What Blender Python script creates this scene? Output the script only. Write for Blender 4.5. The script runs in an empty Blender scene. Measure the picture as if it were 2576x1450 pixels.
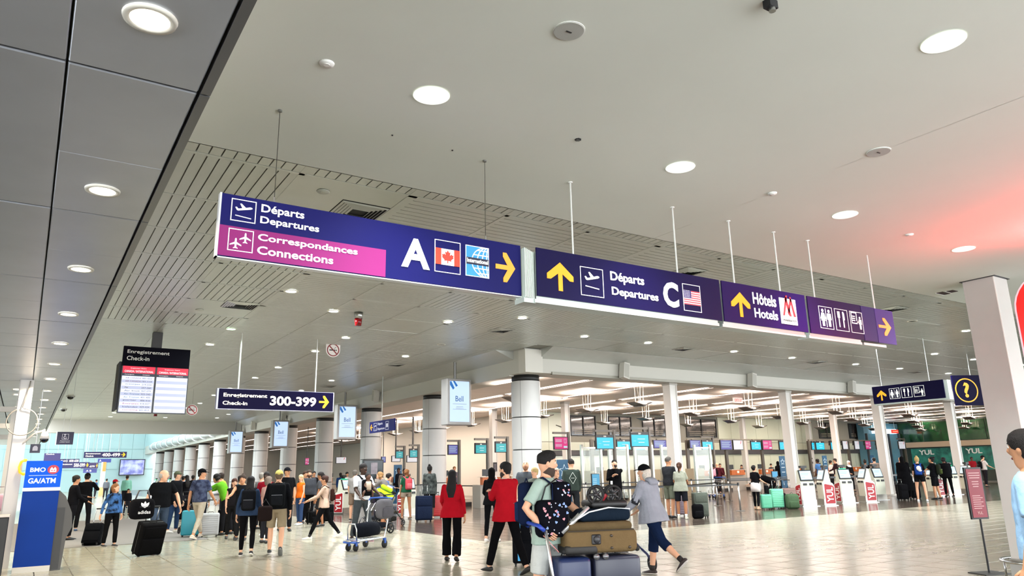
import bpy, bmesh, math, random
from mathutils import Vector, Matrix
random.seed(7)
PI = math.pi
sc = bpy.context.scene
# ------------------------------------------------------------------ camera
FPX = 1825.37
RX = Vector((0.84311, -0.11783, -0.52467)); RY = Vector((-0.53722, -0.21149, -0.81649))
def _c(p): return Vector((p[0]-1288., -(p[1]-725.), -FPX))
_Y = _c((56., 1210.)).normalized(); _X = _c((4150., 1125.)).normalized(); _Z = _X.cross(_Y).normalized()
ROT = Matrix((_X, _Y, _Z))                      # world = ROT @ cam
EYE = Vector((0, 0, 1.6))
cd = bpy.data.cameras.new('camera'); cam = bpy.data.objects.new('camera', cd); sc.collection.objects.link(cam)
cd.sensor_width = 36; cd.sensor_fit = 'HORIZONTAL'; cd.lens = FPX/2576*36; cd.clip_end = 600; cd.clip_start = .05
cam.matrix_world = Matrix.Translation(EYE) @ ROT.to_4x4()
sc.camera = cam
def ray(px, py): return ROT @ _c((px, py))
def atz(px, py, z):                             # where the line of sight through a pixel meets height z
    d = ray(px, py); return EYE + d*((z-1.6)/d.z)
def aty(px, py, y):
    d = ray(px, py); return EYE + d*(y/d.y)
def atx(px, py, x):
    d = ray(px, py); return EYE + d*(x/d.x)
def F(px, py): return atz(px, py, 0)
def proj(P):
    c = ROT.transposed() @ (Vector(P)-EYE); return 1288+FPX*c.x/-c.z, 725-FPX*c.y/-c.z
# ------------------------------------------------------------------ world, exposure
sc.view_settings.view_transform = 'Standard'; sc.view_settings.look = 'None'
sc.view_settings.gamma = 1; sc.view_settings.use_curve_mapping = False
sc.view_settings.exposure = EXPO = 1.2
sc.cycles.use_denoising = True; sc.cycles.max_bounces = 7; sc.cycles.diffuse_bounces = 4; sc.cycles.glossy_bounces = 3
sc.cycles.transmission_bounces = 4; sc.cycles.transparent_max_bounces = 8
sc.cycles.caustics_reflective = False; sc.cycles.caustics_refractive = False; sc.cycles.sample_clamp_indirect = 6
w = bpy.data.worlds.new('world'); sc.world = w; w.use_nodes = True
bg = w.node_tree.nodes['Background']; bg.inputs[0].default_value = (.93, .97, 1, 1); bg.inputs[1].default_value = 4.0
DOWNLIGHT_W = 40.0        # one recessed lamp
# ------------------------------------------------------------------ helpers
C = sc.collection
def lin(c):
    if isinstance(c, str):
        c = c.lstrip('#'); c = [int(c[i:i+2], 16)/255 for i in (0, 2, 4)]
    return tuple((x/12.92 if x <= .04045 else ((x+.055)/1.055)**2.4) for x in c[:3])
_m = {}
def mat(col, rough=.6, metal=0., emit=0., noise=0., ns=8., bump=0., bs=60., spec=.5, alpha=None, col2=None, coat=0., trans=0.):
    key = (col if isinstance(col, str) else tuple(col), rough, metal, emit, noise, ns, bump, bs, spec, alpha, col2, coat, trans)
    if key in _m: return _m[key]
    m = bpy.data.materials.new('mat%d' % len(_m)); m.use_nodes = True; nt = m.node_tree; b = nt.nodes['Principled BSDF']
    c = lin(col)+(1,)
    b.inputs['Base Color'].default_value = c; b.inputs['Roughness'].default_value = rough; b.inputs['Metallic'].default_value = metal
    b.inputs['Specular IOR Level'].default_value = spec
    if coat: b.inputs['Coat Weight'].default_value = coat
    if trans: b.inputs['Transmission Weight'].default_value = trans
    if emit:
        b.inputs['Base Color'].default_value = (c[0]*.25, c[1]*.25, c[2]*.25, 1)
        b.inputs['Emission Color'].default_value = c; b.inputs['Emission Strength'].default_value = emit*.55
    if alpha is not None: b.inputs['Alpha'].default_value = alpha
    if noise or bump or col2:
        tc = nt.nodes.new('ShaderNodeTexCoord')
    if noise or col2:
        n = nt.nodes.new('ShaderNodeTexNoise'); n.inputs['Scale'].default_value = ns; n.inputs['Detail'].default_value = 4
        nt.links.new(tc.outputs['Object'], n.inputs['Vector'])
        r = nt.nodes.new('ShaderNodeValToRGB'); nt.links.new(n.outputs['Fac'], r.inputs['Fac'])
        k = max(0, 1-noise)
        r.color_ramp.elements[0].position = .38 if col2 else .3; r.color_ramp.elements[1].position = .62 if col2 else .7
        r.color_ramp.elements[0].color = (lin(col2)+(1,)) if col2 else (c[0]*k, c[1]*k, c[2]*k, 1); r.color_ramp.elements[1].color = c
        nt.links.new(r.outputs['Color'], b.inputs['Base Color'])
    if bump:
        n2 = nt.nodes.new('ShaderNodeTexNoise'); n2.inputs['Scale'].default_value = bs; n2.inputs['Detail'].default_value = 3
        nt.links.new(tc.outputs['Object'], n2.inputs['Vector'])
        bp = nt.nodes.new('ShaderNodeBump'); bp.inputs['Strength'].default_value = bump; bp.inputs['Distance'].default_value = .02
        nt.links.new(n2.outputs['Fac'], bp.inputs['Height']); nt.links.new(bp.outputs['Normal'], b.inputs['Normal'])
    _m[key] = m; return m
class MB:
    def __init__(s): s.v = []; s.f = []; s.M = Matrix.Identity(4)
    def add(s, vs, fs, M=None):
        o = len(s.v); T = s.M @ M if M is not None else s.M
        s.v += [tuple(T @ Vector(p)) for p in vs]; s.f += [tuple(i+o for i in f) for f in fs]
    def box(s, x0, x1, y0, y1, z0, z1, M=None):
        s.add([(x0,y0,z0),(x1,y0,z0),(x1,y1,z0),(x0,y1,z0),(x0,y0,z1),(x1,y0,z1),(x1,y1,z1),(x0,y1,z1)],
              [(0,3,2,1),(4,5,6,7),(0,1,5,4),(1,2,6,5),(2,3,7,6),(3,0,4,7)], M)
        return s
    def prism(s, pts, t0, t1, axis='y', M=None):
        """extrude a 2D outline along an axis: 'y' -> pts are (x,z); 'z' -> (x,y); 'x' -> (y,z)"""
        n = len(pts)
        g = {'y': lambda a, b, t: (a, t, b), 'z': lambda a, b, t: (a, b, t), 'x': lambda a, b, t: (t, a, b)}[axis]
        vs = [g(a, b, t0) for a, b in pts]+[g(a, b, t1) for a, b in pts]
        fs = [tuple(range(n)), tuple(range(2*n-1, n-1, -1))]+[(i, i+n, (i+1) % n+n, (i+1) % n) for i in range(n)]
        s.add(vs, fs, M); return s
    def tube(s, pts, rad, n=8, ref=(1, 0, 0), M=None, cap=True):
        pts = [Vector(p) for p in pts]; N = len(pts)
        if not isinstance(rad, (list, tuple)): rad = [rad]*N
        ref = Vector(ref); vs = []; fs = []
        for i, p in enumerate(pts):
            t = (pts[min(i+1, N-1)]-pts[max(i-1, 0)])
            if t.length < 1e-9: t = Vector((0, 0, 1))
            t.normalize(); a = ref - t*ref.dot(t)
            if a.length < 1e-3: a = t.orthogonal()
            a.normalize(); b = t.cross(a)
            r = rad[i]; ra, rb = (r if isinstance(r, (list, tuple)) else (r, r))
            for k in range(n):
                q = 2*PI*k/n; vs.append(p+a*ra*math.cos(q)+b*rb*math.sin(q))
        for i in range(N-1):
            for k in range(n):
                fs.append((i*n+k, i*n+(k+1) % n, (i+1)*n+(k+1) % n, (i+1)*n+k))
        if cap: fs += [tuple(range(n-1, -1, -1)), tuple((N-1)*n+k for k in range(n))]
        s.add(vs, fs, M); return s
    def cyl(s, c, r, h, n=16, axis='z', M=None, r2=None):
        c = Vector(c); d = {'x': Vector((1,0,0)), 'y': Vector((0,1,0)), 'z': Vector((0,0,1))}[axis]*h
        return s.tube([c, c+d], [r, r if r2 is None else r2], n, ref=(0, 1, 0) if axis != 'y' else (1, 0, 0), M=M)
    def ell(s, c, r, n=10, m=7, M=None):
        if not isinstance(r, (list, tuple)): r = (r, r, r)
        vs = [(c[0], c[1], c[2]-r[2])]; fs = []
        for j in range(1, m):
            t = -PI/2+PI*j/m
            for k in range(n):
                q = 2*PI*k/n; vs.append((c[0]+r[0]*math.cos(t)*math.cos(q), c[1]+r[1]*math.cos(t)*math.sin(q), c[2]+r[2]*math.sin(t)))
        vs.append((c[0], c[1], c[2]+r[2])); L = len(vs)-1
        for k in range(n): fs.append((0, 1+(k+1) % n, 1+k)); fs.append((L, L-n+k, L-n+(k+1) % n))
        for j in range(m-2):
            for k in range(n): a = 1+j*n; fs.append((a+k, a+(k+1) % n, a+n+(k+1) % n, a+n+k))
        s.add(vs, fs, M); return s
    def rbox(s, x0, x1, y0, y1, z0, z1, r, seg=2, M=None):
        """box with rounded edges"""
        bm = bmesh.new(); bmesh.ops.create_cube(bm, size=1)
        for v in bm.verts: v.co = Vector(((x0+x1)/2+v.co.x*(x1-x0), (y0+y1)/2+v.co.y*(y1-y0), (z0+z1)/2+v.co.z*(z1-z0)))
        bmesh.ops.bevel(bm, geom=bm.edges[:], offset=r, segments=seg, profile=.5, affect='EDGES')
        bm.verts.index_update(); s.add([v.co for v in bm.verts], [[v.index for v in f.verts] for f in bm.faces], M); bm.free(); return s
    def mesh(s, name, m=None, smooth=False):
        me = bpy.data.meshes.new(name); me.from_pydata(s.v, [], s.f)
        if m: me.materials.append(m)
        if smooth: me.polygons.foreach_set('use_smooth', [True]*len(me.polygons))
        me.update(); return me
    def build(s, name, m, parent=None, smooth=False, **kw):
        return link(name, s.mesh(name, m, smooth), parent, **kw)
def link(name, me, parent=None, label=None, cat=None, group=None, kind=None, loc=None, rot=None):
    o = bpy.data.objects.new(name, me); C.objects.link(o)
    if parent is not None: o.parent = parent
    if label: o['label'] = label
    if cat: o['category'] = cat
    if group: o['group'] = group
    if kind: o['kind'] = kind
    if loc is not None: o.location = loc
    if rot is not None: o.rotation_euler = rot
    return o
def thing(name, label, cat, loc=(0, 0, 0), rz=0., group=None, kind=None, rot=None):
    return link(name, None, None, label, cat, group, kind, loc, rot if rot else (0, 0, rz))
def autosmooth(me, deg=35):
    bm = bmesh.new(); bm.from_mesh(me)
    for e in bm.edges:
        e.smooth = not (len(e.link_faces) == 2 and e.calc_face_angle(0) > math.radians(deg))
    for f in bm.faces: f.smooth = True
    bm.to_mesh(me); bm.free()
def copy_thing(o, loc=None, rz=None, label=None):
    def cp(x, par):
        c = x.copy(); C.objects.link(c)
        if par is not None: c.parent = par
        for ch in kids.get(x, []): cp(ch, c)
        return c
    kids = {}
    def walk(x):
        kids[x] = list(x.children)
        for ch in kids[x]: walk(ch)
    walk(o); r = cp(o, None)
    if loc is not None: r.location = loc
    if rz is not None: r.rotation_euler[2] = rz
    if label: r['label'] = label
    return r
# ---- lettering
_fc = {}
def glyphs(txt, bold=0.):
    k = (txt, bold)
    if k not in _fc:
        cu = bpy.data.curves.new('t', 'FONT'); cu.body = txt; cu.size = 1; cu.offset = bold; cu.extrude = .012; cu.resolution_u = 3
        ob = bpy.data.objects.new('t', cu); me = bpy.data.meshes.new_from_object(ob)
        vs = [v.co.copy() for v in me.vertices]; fs = [tuple(p.vertices) for p in me.polygons]
        bpy.data.objects.remove(ob); bpy.data.curves.remove(cu); bpy.data.meshes.remove(me)
        xs = [v.x for v in vs] or [0, 1]; ys = [v.y for v in vs] or [0, 1]
        _fc[k] = (vs, fs, min(xs), max(xs), min(ys), max(ys))
    return _fc[k]
def text(mb, txt, x0, x1, z0, z1, y=0., bold=.015, d=.004, flip=False, rot=False):
    """write txt into the rectangle x0..x1, z0..z1 on the plane facing -y"""
    vs, fs, a, b, c, e = glyphs(txt, bold); out = []
    for v in vs:
        u = (v.x-a)/(b-a); t = (v.y-c)/(e-c); yy = y-d if v.z > 0 else y
        if rot: u, t = 1-t, u
        out.append((x0+(x1-x0)*u, yy, z0+(z1-z0)*t))
    mb.add(out, fs)
def frame2(mb, x0, x1, z0, z1, t, y=0., d=.004):
    mb.box(x0, x1, y-d, y, z0, z0+t).box(x0, x1, y-d, y, z1-t, z1).box(x0, x0+t, y-d, y, z0+t, z1-t).box(x1-t, x1, y-d, y, z0+t, z1-t)
def poly(mb, pts, x0, z0, sx, sz=None, y=0., d=.004):
    sz = sx if sz is None else sz; mb.prism([(x0+a*sx, z0+b*sz) for a, b in pts], y-d, y, 'y')
ARROW = [(0, .42), (.62, .42), (.36, .12), (.36, -.0), (.5, -.0), (1, .5), (.5, 1), (.36, 1), (.36, .88), (.62, .58), (0, .58)]
def arrow(mb, x0, x1, z0, z1, up=False, left=False, y=0., d=.005):
    pts = [(0, .42), (.60, .42), (.38, .14), (.38, 0), (.56, 0), (1, .5), (.56, 1), (.38, 1), (.38, .86), (.60, .58), (0, .58)]
    if up: pts = [(1-b, a) for a, b in pts]
    if left: pts = [(1-a, b) for a, b in pts]
    mb.prism([(x0+(x1-x0)*a, z0+(z1-z0)*b) for a, b in pts], y-d, y, 'y')
def man(mb, x, z, h, y=0., woman=False, d=.004):
    n = 10; r = .1*h; mb.prism([(x+r*math.cos(2*PI*k/n), z+.9*h+r*math.sin(2*PI*k/n)) for k in range(n)], y-d, y)
    if woman:
        mb.prism([(x-.12*h, z+.77*h), (x+.12*h, z+.77*h), (x+.24*h, z+.42*h), (x+.19*h, z+.40*h), (x+.13*h, z+.55*h), (x+.2*h, z+.3*h), (x+.1*h, z+.3*h), (x+.1*h, z), (x+.02*h, z), (x+.02*h, z+.28*h),
                  (x-.02*h, z+.28*h), (x-.02*h, z), (x-.1*h, z), (x-.1*h, z+.3*h), (x-.2*h, z+.3*h), (x-.13*h, z+.55*h), (x-.19*h, z+.40*h), (x-.24*h, z+.42*h)], y-d, y)
    else:
        mb.prism([(x-.17*h, z+.77*h), (x+.17*h, z+.77*h), (x+.2*h, z+.4*h), (x+.13*h, z+.4*h), (x+.11*h, z+.62*h), (x+.1*h, z), (x+.02*h, z), (x+.01*h, z+.38*h),
                  (x-.01*h, z+.38*h), (x-.02*h, z), (x-.1*h, z), (x-.11*h, z+.62*h), (x-.13*h, z+.4*h), (x-.2*h, z+.4*h)], y-d, y)
PLANE_UP = [(.02, .42), (.1, .44), (.2, .34), (.42, .40), (.28, .68), (.36, .70), (.62, .46), (.86, .54), (.97, .52), (1, .46), (.9, .40), (.2, .22), (.12, .24)]
def takeoff(mb, x0, z0, s, y=0.):
    poly(mb, [(a, .25+b*.95) for a, b in PLANE_UP], x0+.1*s, z0+.1*s, .8*s, y=y)
    mb.prism([(x0+.14*s, z0+.2*s), (x0+.86*s, z0+.13*s), (x0+.86*s, z0+.17*s), (x0+.14*s, z0+.24*s)], y-.004, y)
def topplane(mb, x, z, s, y=0.):
    poly(mb, [(0, 1), (.07, .92), (.08, .62), (.5, .38), (.5, .28), (.08, .42), (.07, .16), (.2, .06), (.2, 0), (0, .04), (-.2, 0), (-.2, .06), (-.07, .16), (-.08, .42), (-.5, .28), (-.5, .38), (-.08, .62), (-.07, .92)], x, z, s, y=y)
def fork_knife(mb, x0, z0, s, y=0.):
    for k in (-1, 0, 1): mb.box(x0+.3*s+k*.07*s-.02*s, x0+.3*s+k*.07*s+.02*s, y-.004, y, z0+.62*s, z0+.86*s)
    mb.box(x0+.21*s, x0+.39*s, y-.004, y, z0+.56*s, z0+.63*s); mb.box(x0+.27*s, x0+.33*s, y-.004, y, z0+.12*s, z0+.57*s)
    poly(mb, [(.6, .12), (.68, .12), (.68, .45), (.75, .5), (.73, .8), (.66, .88), (.6, .86)], x0, z0, s, y=y)
def kiosk_icon(mb, x0, z0, s, y=0.):
    frame2(mb, x0+.1*s, x0+.55*s, z0+.32*s, z0+.88*s, .05*s, y)
    for k in range(3): mb.box(x0+.17*s, x0+.4*s, y-.004, y, z0+(.45+.1*k)*s, z0+(.5+.1*k)*s)
    man(mb, x0+.78*s, z0+.08*s, .62*s, y); mb.box(x0+.5*s, x0+.72*s, y-.004, y, z0+.4*s, z0+.45*s)
def ngon(x, z, rx, rz=None, n=24): 
    rz = rz or rx; return [(x+rx*math.cos(2*PI*k/n), z+rz*math.sin(2*PI*k/n)) for k in range(n)]
def ring2(mb, x, z, r, t, y=0., d=.004, n=28, a0=0., a1=2*PI):
    vs = []; fs = []
    for k in range(n+1):
        q = a0+(a1-a0)*k/n; c, s_ = math.cos(q), math.sin(q)
        vs += [(x+r*c, y-d, z+r*s_), (x+(r-t)*c, y-d, z+(r-t)*s_), (x+r*c, y, z+r*s_), (x+(r-t)*c, y, z+(r-t)*s_)]
    for k in range(n):
        a = 4*k; fs += [(a, a+4, a+5, a+1), (a, a+2, a+6, a+4), (a+1, a+5, a+7, a+3)]
    mb.add(vs, fs)
# common materials
WHITE = mat('#e9e9e4', .5); LETTER = mat('#f7f6f0', .55, emit=.28); YEL = mat('#f7ad12', .5, emit=.3)
STEEL = mat('#b9bab8', .3, 1., bump=.02); DARK = mat('#17171a', .5); RUBBER = mat('#141414', .75)
CHROME = mat('#c9c9c9', .18, 1.); NAVY = mat('#150f4e', .45, emit=.05); BLACKP = mat('#0c0c0e', .35)
LETTER = mat('#fbfaf4', .55); YEL = mat('#f9a60a', .5); LETTER_ON = mat('#fff6dc', .5, emit=1.6); YEL_ON = mat('#ffc20a', .5, emit=1.1)
NAVY = mat('#100c46', .5, spec=.08); NIGHT = mat('#0a0626', .5, spec=.06)
# ================================================================== SETTING
G = .557                                         # floor tile module
XE, YE = .92+15*G, 15.15                         # where the dark tiles begin
fl = MB().box(-14, 75, -6, 125, -.12, -.012).build('floor', mat('#4c483f', .6), kind='structure', label='polished stone tile floor, pale in the concourse and dark brown in the check-in hall')
TL = mat('#a5a08c', .2, noise=.16, ns=2.2, col2=None, bump=.006, bs=2, spec=.6)
TD = mat('#54493f', .14, noise=.25, ns=2.5, bump=.02, bs=3, spec=.6)
def tile_mb(mb, x, y, s=G, g=.0055):
    a, b, c, d = x+g, x+s-g, y+g, y+s-g; e = .005
    mb.add([(a, c, -.012), (b, c, -.012), (b, d, -.012), (a, d, -.012), (a+e, c+e, 0), (b-e, c+e, 0), (b-e, d-e, 0), (a+e, d-e, 0)],
           [(4, 5, 6, 7), (0, 1, 5, 4), (1, 2, 6, 5), (2, 3, 7, 6), (3, 0, 4, 7)])
cand = []; Mx = .92-26*G; My = YE-44*G
for i in range(0, 150):
    for j in range(0, 92):
        x, y = Mx+i*G, My+j*G
        if y > YE+34*G and x < XE or y > 42: continue
        dark = x > XE-.01 and y > YE-.01
        fwd = .53*x+.81*y
        vis = False
        if fwd > 2:
            u, v = proj((x+G/2, y+G/2, 0)); vis = -60 < u < 2640 and v < 1500
        if -6 < x < 60: cand.append((fwd if vis else 999, x, y, dark))
cand.sort(); tmb = MB(); tile_mb(tmb, 0, 0); tml = tmb.mesh('tile', TL); tmd = tmb.mesh('tile_dark', TD)
sl, sd = MB(), MB(); nt_ = 0
for fw, x, y, dark in cand:
    if nt_ < 300 and fw < 900: link('floor_tile', tmd if dark else tml, fl, loc=(x, y, 0)); nt_ += 1
    elif fw < 60: tile_mb(sd if dark else sl, x, y)
sl.build('pale_tiles', TL, fl, kind='stuff'); sd.build('dark_tiles', TD, fl, kind='stuff')
# beyond the tile grid the joints are too fine to see
MB().box(-14, XE, YE+34*G, 125, -.012, 0).build('far_floor', TL, fl, kind='stuff'); MB().box(XE, 75, 42.2, 125, -.012, 0).build('far_dark_floor', TD, fl, kind='stuff')
MB().box(-5.6, 4.3, 21.3, 34.6, 0, .012).build('floor_mat', mat('#7d7a76', .95, noise=.2, ns=60, bump=.3, bs=200), kind='structure', label='grey carpet strip across the pale tiles of the concourse')

# ---- ceiling 1: low metal panel ceiling on the left
S8 = .8125
ZL = 3.55; ZW = 4.2; ZS = 5.75; ZH = 5.15; ZB = 4.9
MP = mat('#bcc1ca', .34, .55, noise=.12, ns=1.5, bump=.10, bs=1.1)
cl = MB().box(-14, .58, -6, 50, ZL+.05, ZL+.3).build('ceiling', mat('#2a2622', .8), kind='structure', label='low grey ceiling of large metal panels over the left walkway')
gx = [-.075*S8-k*.735*S8 for k in range(0, 20)]; pw = .715*S8
def panel(w_, l_, t=.012):
    m_ = MB(); m_.rbox(0, w_, 0, l_-.004, 0, .05, .006, 1); return m_.mesh('panel', MP)
pm1 = panel(pw, 1.42*S8); npan = 0
P0 = 4.62*S8; PS = 2.85*S8; far = MB()
xs_ = [-.075*S8+.01]+[-.075*S8-k*.745*S8-pw+.0 for k in range(0, 14)]
for ix, x in enumerate(xs_):
    for j in range(-2, 40):
        for h in (0, 1):
            y = P0+j*PS/2*1 if False else P0+j*PS+h*1.424*S8
            if y > 49: continue
            u = v = 0
            if .53*x+.81*y > .5:
                u, v = proj((x+pw, y+1.4*S8, ZL))
            if u > -20 and v > -200 and y > 1.2 and y < 30: link('ceiling_panel', pm1, cl, loc=(x, y+(.020 if h == 0 else .004), ZL+random.uniform(0, .004))); npan += 1
            else: far.rbox(x, x+pw, y+.01, y+1.42*S8, ZL, ZL+.05, .006, 1)
far.build('far_panels', MP, cl, kind='stuff')
MS = mat('#77797c', .35, .75, bump=.03, bs=2)
for j in range(-1, 17):
    MB().box(.670*S8, .73*S8, P0+j*PS+.012, P0+(j+1)*PS-.004, ZL-.002, ZL+.06).build('edge_panel', MS, cl)
MB().box(.70*S8, .73*S8, -6, 50, ZL+.05, 5.9).build('trim_1', mat('#c9c8c0', .6), kind='structure', label='upright fascia between the low metal ceiling and the higher ceilings')
# ---- ceiling 2: smooth white plaster, with round holes for the lamps
WH = mat('#e2e5da', .75, noise=.03, ns=1.2)
WL = [tuple(atz(*p, ZW)[:2]) for p in [(1089,236),(1710,421),(2373,104),(2126,540),(2421,627)]]
rl = .118
XS = 7.2*S8; YW = 7.2*S8
def holed(x0, x1, y0, y1, holes, name, parent, z0=ZW, t=.3):
    """slab whose underside has round holes, built from square cells"""
    mb = MB(); c = .3
    cs = [(hx, hy) for hx, hy in holes if x0+c < hx < x1-c and y0+c < hy < y1-c]
    def q(a, b, d, e): 
        if b-a > 1e-4 and e-d > 1e-4: mb.add([(a, d, z0), (b, d, z0), (b, e, z0), (a, e, z0)], [(3, 2, 1, 0)])
    ys = sorted({y0, y1} | {v for _, hy in cs for v in (hy-c, hy+c)})
    for a, b in zip(ys, ys[1:]):
        row = sorted(h for h in cs if h[1]-c < (a+b)/2 < h[1]+c); x = x0
        for hx, hy in row:
            q(x, hx-c, a, b); x = hx+c
        q(x, x1, a, b)
    # rows that share a cell must be cut at the same heights
    for hx, hy in cs:
        pass
    n = 32
    for hx, hy in cs:
        o = len(mb.v); vs = []
        for k in range(n):
            an = 2*PI*k/n; cx, sy = math.cos(an), math.sin(an); m_ = max(abs(cx), abs(sy))
            vs += [(hx+rl*cx, hy+rl*sy, z0), (hx+c*cx/m_, hy+c*sy/m_, z0)]
        fs = [(2*k, 2*((k+1) % n), 2*((k+1) % n)+1, 2*k+1) for k in range(n)]
        mb.add(vs, fs)
    mb.box(x0, x1, y0, y1, z0+t, z0+t+.02); mb.box(x0, x1, y1-.01, y1, z0, z0+t)
    return mb.build(name, WH, parent)
cw = link('ceiling', None, None, kind='structure', label='smooth white plaster ceiling above the hanging signs'); 
# group the lamp rows so that cells never overlap half way
rows = {}
for h in WL: rows.setdefault(round(h[1]/1.5), []).append(h)
WL = [(x, sum(q[1] for q in r)/len(r)) for r in rows.values() for x, _ in r]
more = [(WL[0][0]+(k-0)*2.49, WL[0][1]-2.32) for k in (0,)]
holed(.72*S8, XS-.002, -6, YW, WL, 'plaster_panel', cw); holed(XS+.002, 34, -6, YW, WL, 'plaster_panel', cw)
# ---- ceiling 3: slatted metal ceiling
SM = mat('#bfc1bb', .33, .3, noise=.05, ns=3, bump=.02, bs=8)
cs_ = MB().box(.72*S8, 62, YW-.3, 61.6, ZS+.03, ZS+.2).build('ceiling', mat('#84837c', .8), kind='structure', label='light grey ceiling of narrow metal slats in square bays')
M_ = 1.733; X0 = 2.82; Y0 = 9.64
wb = .155
def board(mb, x0, x1, y0, y1): mb.box(x0, x1, y0, y1, ZS, ZS+.025)
bars = MB(); stuff = MB(); nb = 0; bcache = {}
lampxy = []
def inside(i, j):
    x, y = X0+(i+.5)*M_, Y0+(j+.5)*M_
    return (y < 20.7 or x < 14.1) and y < 61.5
for i in range(-2, 33):
    for j in range(-3, 30):
        if not inside(i, j): continue
        x0, y0 = X0+i*M_, Y0+j*M_
        x0c = max(x0, .72*S8+.02); x1c = min(x0+M_, 61) ; y1c = y0+M_
        if x0 < 14.1 and y0+M_ > 20.7: x1c = min(x1c, 14.19)
        elif x0 > 14.1: y1c = min(y1c, 20.85)
        if x1c <= x0c+.05 or y0 < YW-1.8: continue
        wide = .15 if i % 3 == 1 else .08
        bars.box(x0c, x1c, y0-.035, y0+.035, ZS-.004, ZS+.03)
        if x0 > 1: bars.box(x0-wide/2, x0+wide/2, y0, y1c, ZS-.004, ZS+.03)
        plain = (i == 0 and j in (0, 5, 10, 15)) or (i in (3, 7, 10, 14) and j == 5) or (i in (6, 13) and j == 1)
        if plain: (stuff if False else bars).box(x0c+.045, x1c-.045, y0+.045, y1c-.045, ZS+.004, ZS+.03); continue
        if j < 0: along_y = True
        elif x0 < 4.0: along_y = y0 < 21.5
        elif j < 3: along_y = x0 > 12.5 and (i+j) % 3 == 0
        else: along_y = (x0-8.0) > (y0-14.9)-.1 and x0 > 7.9
        near = i < 2 and 0 <= j < 7 and along_y or (i < 4 and j < 0)
        n = 11; g = .009
        for k in range(n):
            if along_y:
                a, b = x0+k*M_/n+g, x0+(k+1)*M_/n-g; a = max(a, x0c); 
                if b <= a or b > x1c+.01: continue
                if near and nb < 290:
                    key = (round(b-a, 3), round(y1c-y0, 3))
                    if key not in bcache: bcache[key] = MB().box(0, b-a, .045, y1c-y0-.045, 0, .025).mesh('slat', SM)
                    link('ceiling_slat', bcache[key], cs_, loc=(a, y0, ZS)); nb += 1
                else: board(stuff, a, b, y0+.045, y1c-.045)
            else:
                a, b = y0+k*M_/n+g, y0+(k+1)*M_/n-g
                if b > y1c: continue
                board(stuff, x0c+.045, x1c-.045, a, b)
bars.build('ceiling_bar', SM, cs_, kind='stuff'); stuff.build('slat_field', SM, cs_, kind='stuff')
# ---- beams round the check-in hall
BM = mat('#c9c7be', .55)
b = MB(); b.box(14.25, 62, 20.9, 21.9, ZB+.04, 6.0); b.build('trim_2', BM, kind='structure', label='pale beam running right above the front of the check-in hall')
MB().box(15.4, 62, 20.84, 20.95, ZB, ZB+.10).build('trim_3', mat('#8d8a80', .4, .5), kind='structure', label='metal track under the right-hand beam')
b = MB(); b.box(14.25, 15.3, 21.9, 120, ZB, 6.0); b.build('trim_4', BM, kind='structure', label='pale beam running away along the row of round columns')
MB().prism([(20.1, ZS), (20.9, ZS-.30), (20.9, ZS+.1), (20.1, ZS+.1)], 14.9, 62, 'x').build('trim_5', SM, kind='structure', label='sloping soffit between the slatted ceiling and the right-hand beam')
MB().prism([(13.5, ZS), (14.25, ZS-.30), (14.25, ZS+.1), (13.5, ZS+.1)], 21.6, 60.5, 'y').build('trim_6', SM, kind='structure', label='sloping soffit between the slatted ceiling and the long beam')
b = MB().box(14.2, 14.95, 20.78, 21.2, ZB+.02, ZS-.02); b.build('trim_7', mat('#d6d3ca', .5), kind='structure', label='boxed corner where the two beams meet over the round column')
MB().box(-14, 14.2, 61.3, 62.0, ZB-.05, 6.1).box(-14, 14.2, 62, 63.2, ZB, ZB+.4).build('trim_8', mat('#b5b4ae', .5), kind='structure', label='deep bulkhead across the concourse before the bright atrium')
# ---- ceiling 4: check-in hall
HC = mat('#e3d6cc', .38, .1, noise=.06, ns=.7, bump=.05, bs=2)
ch = MB().box(15.3, 80, 21.9, 37.7, ZH+.03, ZH+.2).box(15.3, 34, 37.7, 112, ZH+.03, ZH+.2).build('ceiling', mat('#5d5650', .8), kind='structure', label='glossy pale ceiling of the check-in hall')
hp = {}
for i in range(18):
    for j in range(26):
        x = 15.4+i*3.58; y = 21.95+j*3.58
        if x > 76 or (y > 37 and x > 32): continue
        W_ = 3.56-.26; L_ = min(3.56, 37.7-y) if (y < 37.7 and x > 32) else 3.56
        key = round(L_, 2)
        if key not in hp: hp[key] = MB().box(0, W_, 0, L_, 0, .04).mesh('panel', HC)
        link('ceiling_panel', hp[key], ch, loc=(x+.13, y, ZH))
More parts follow.
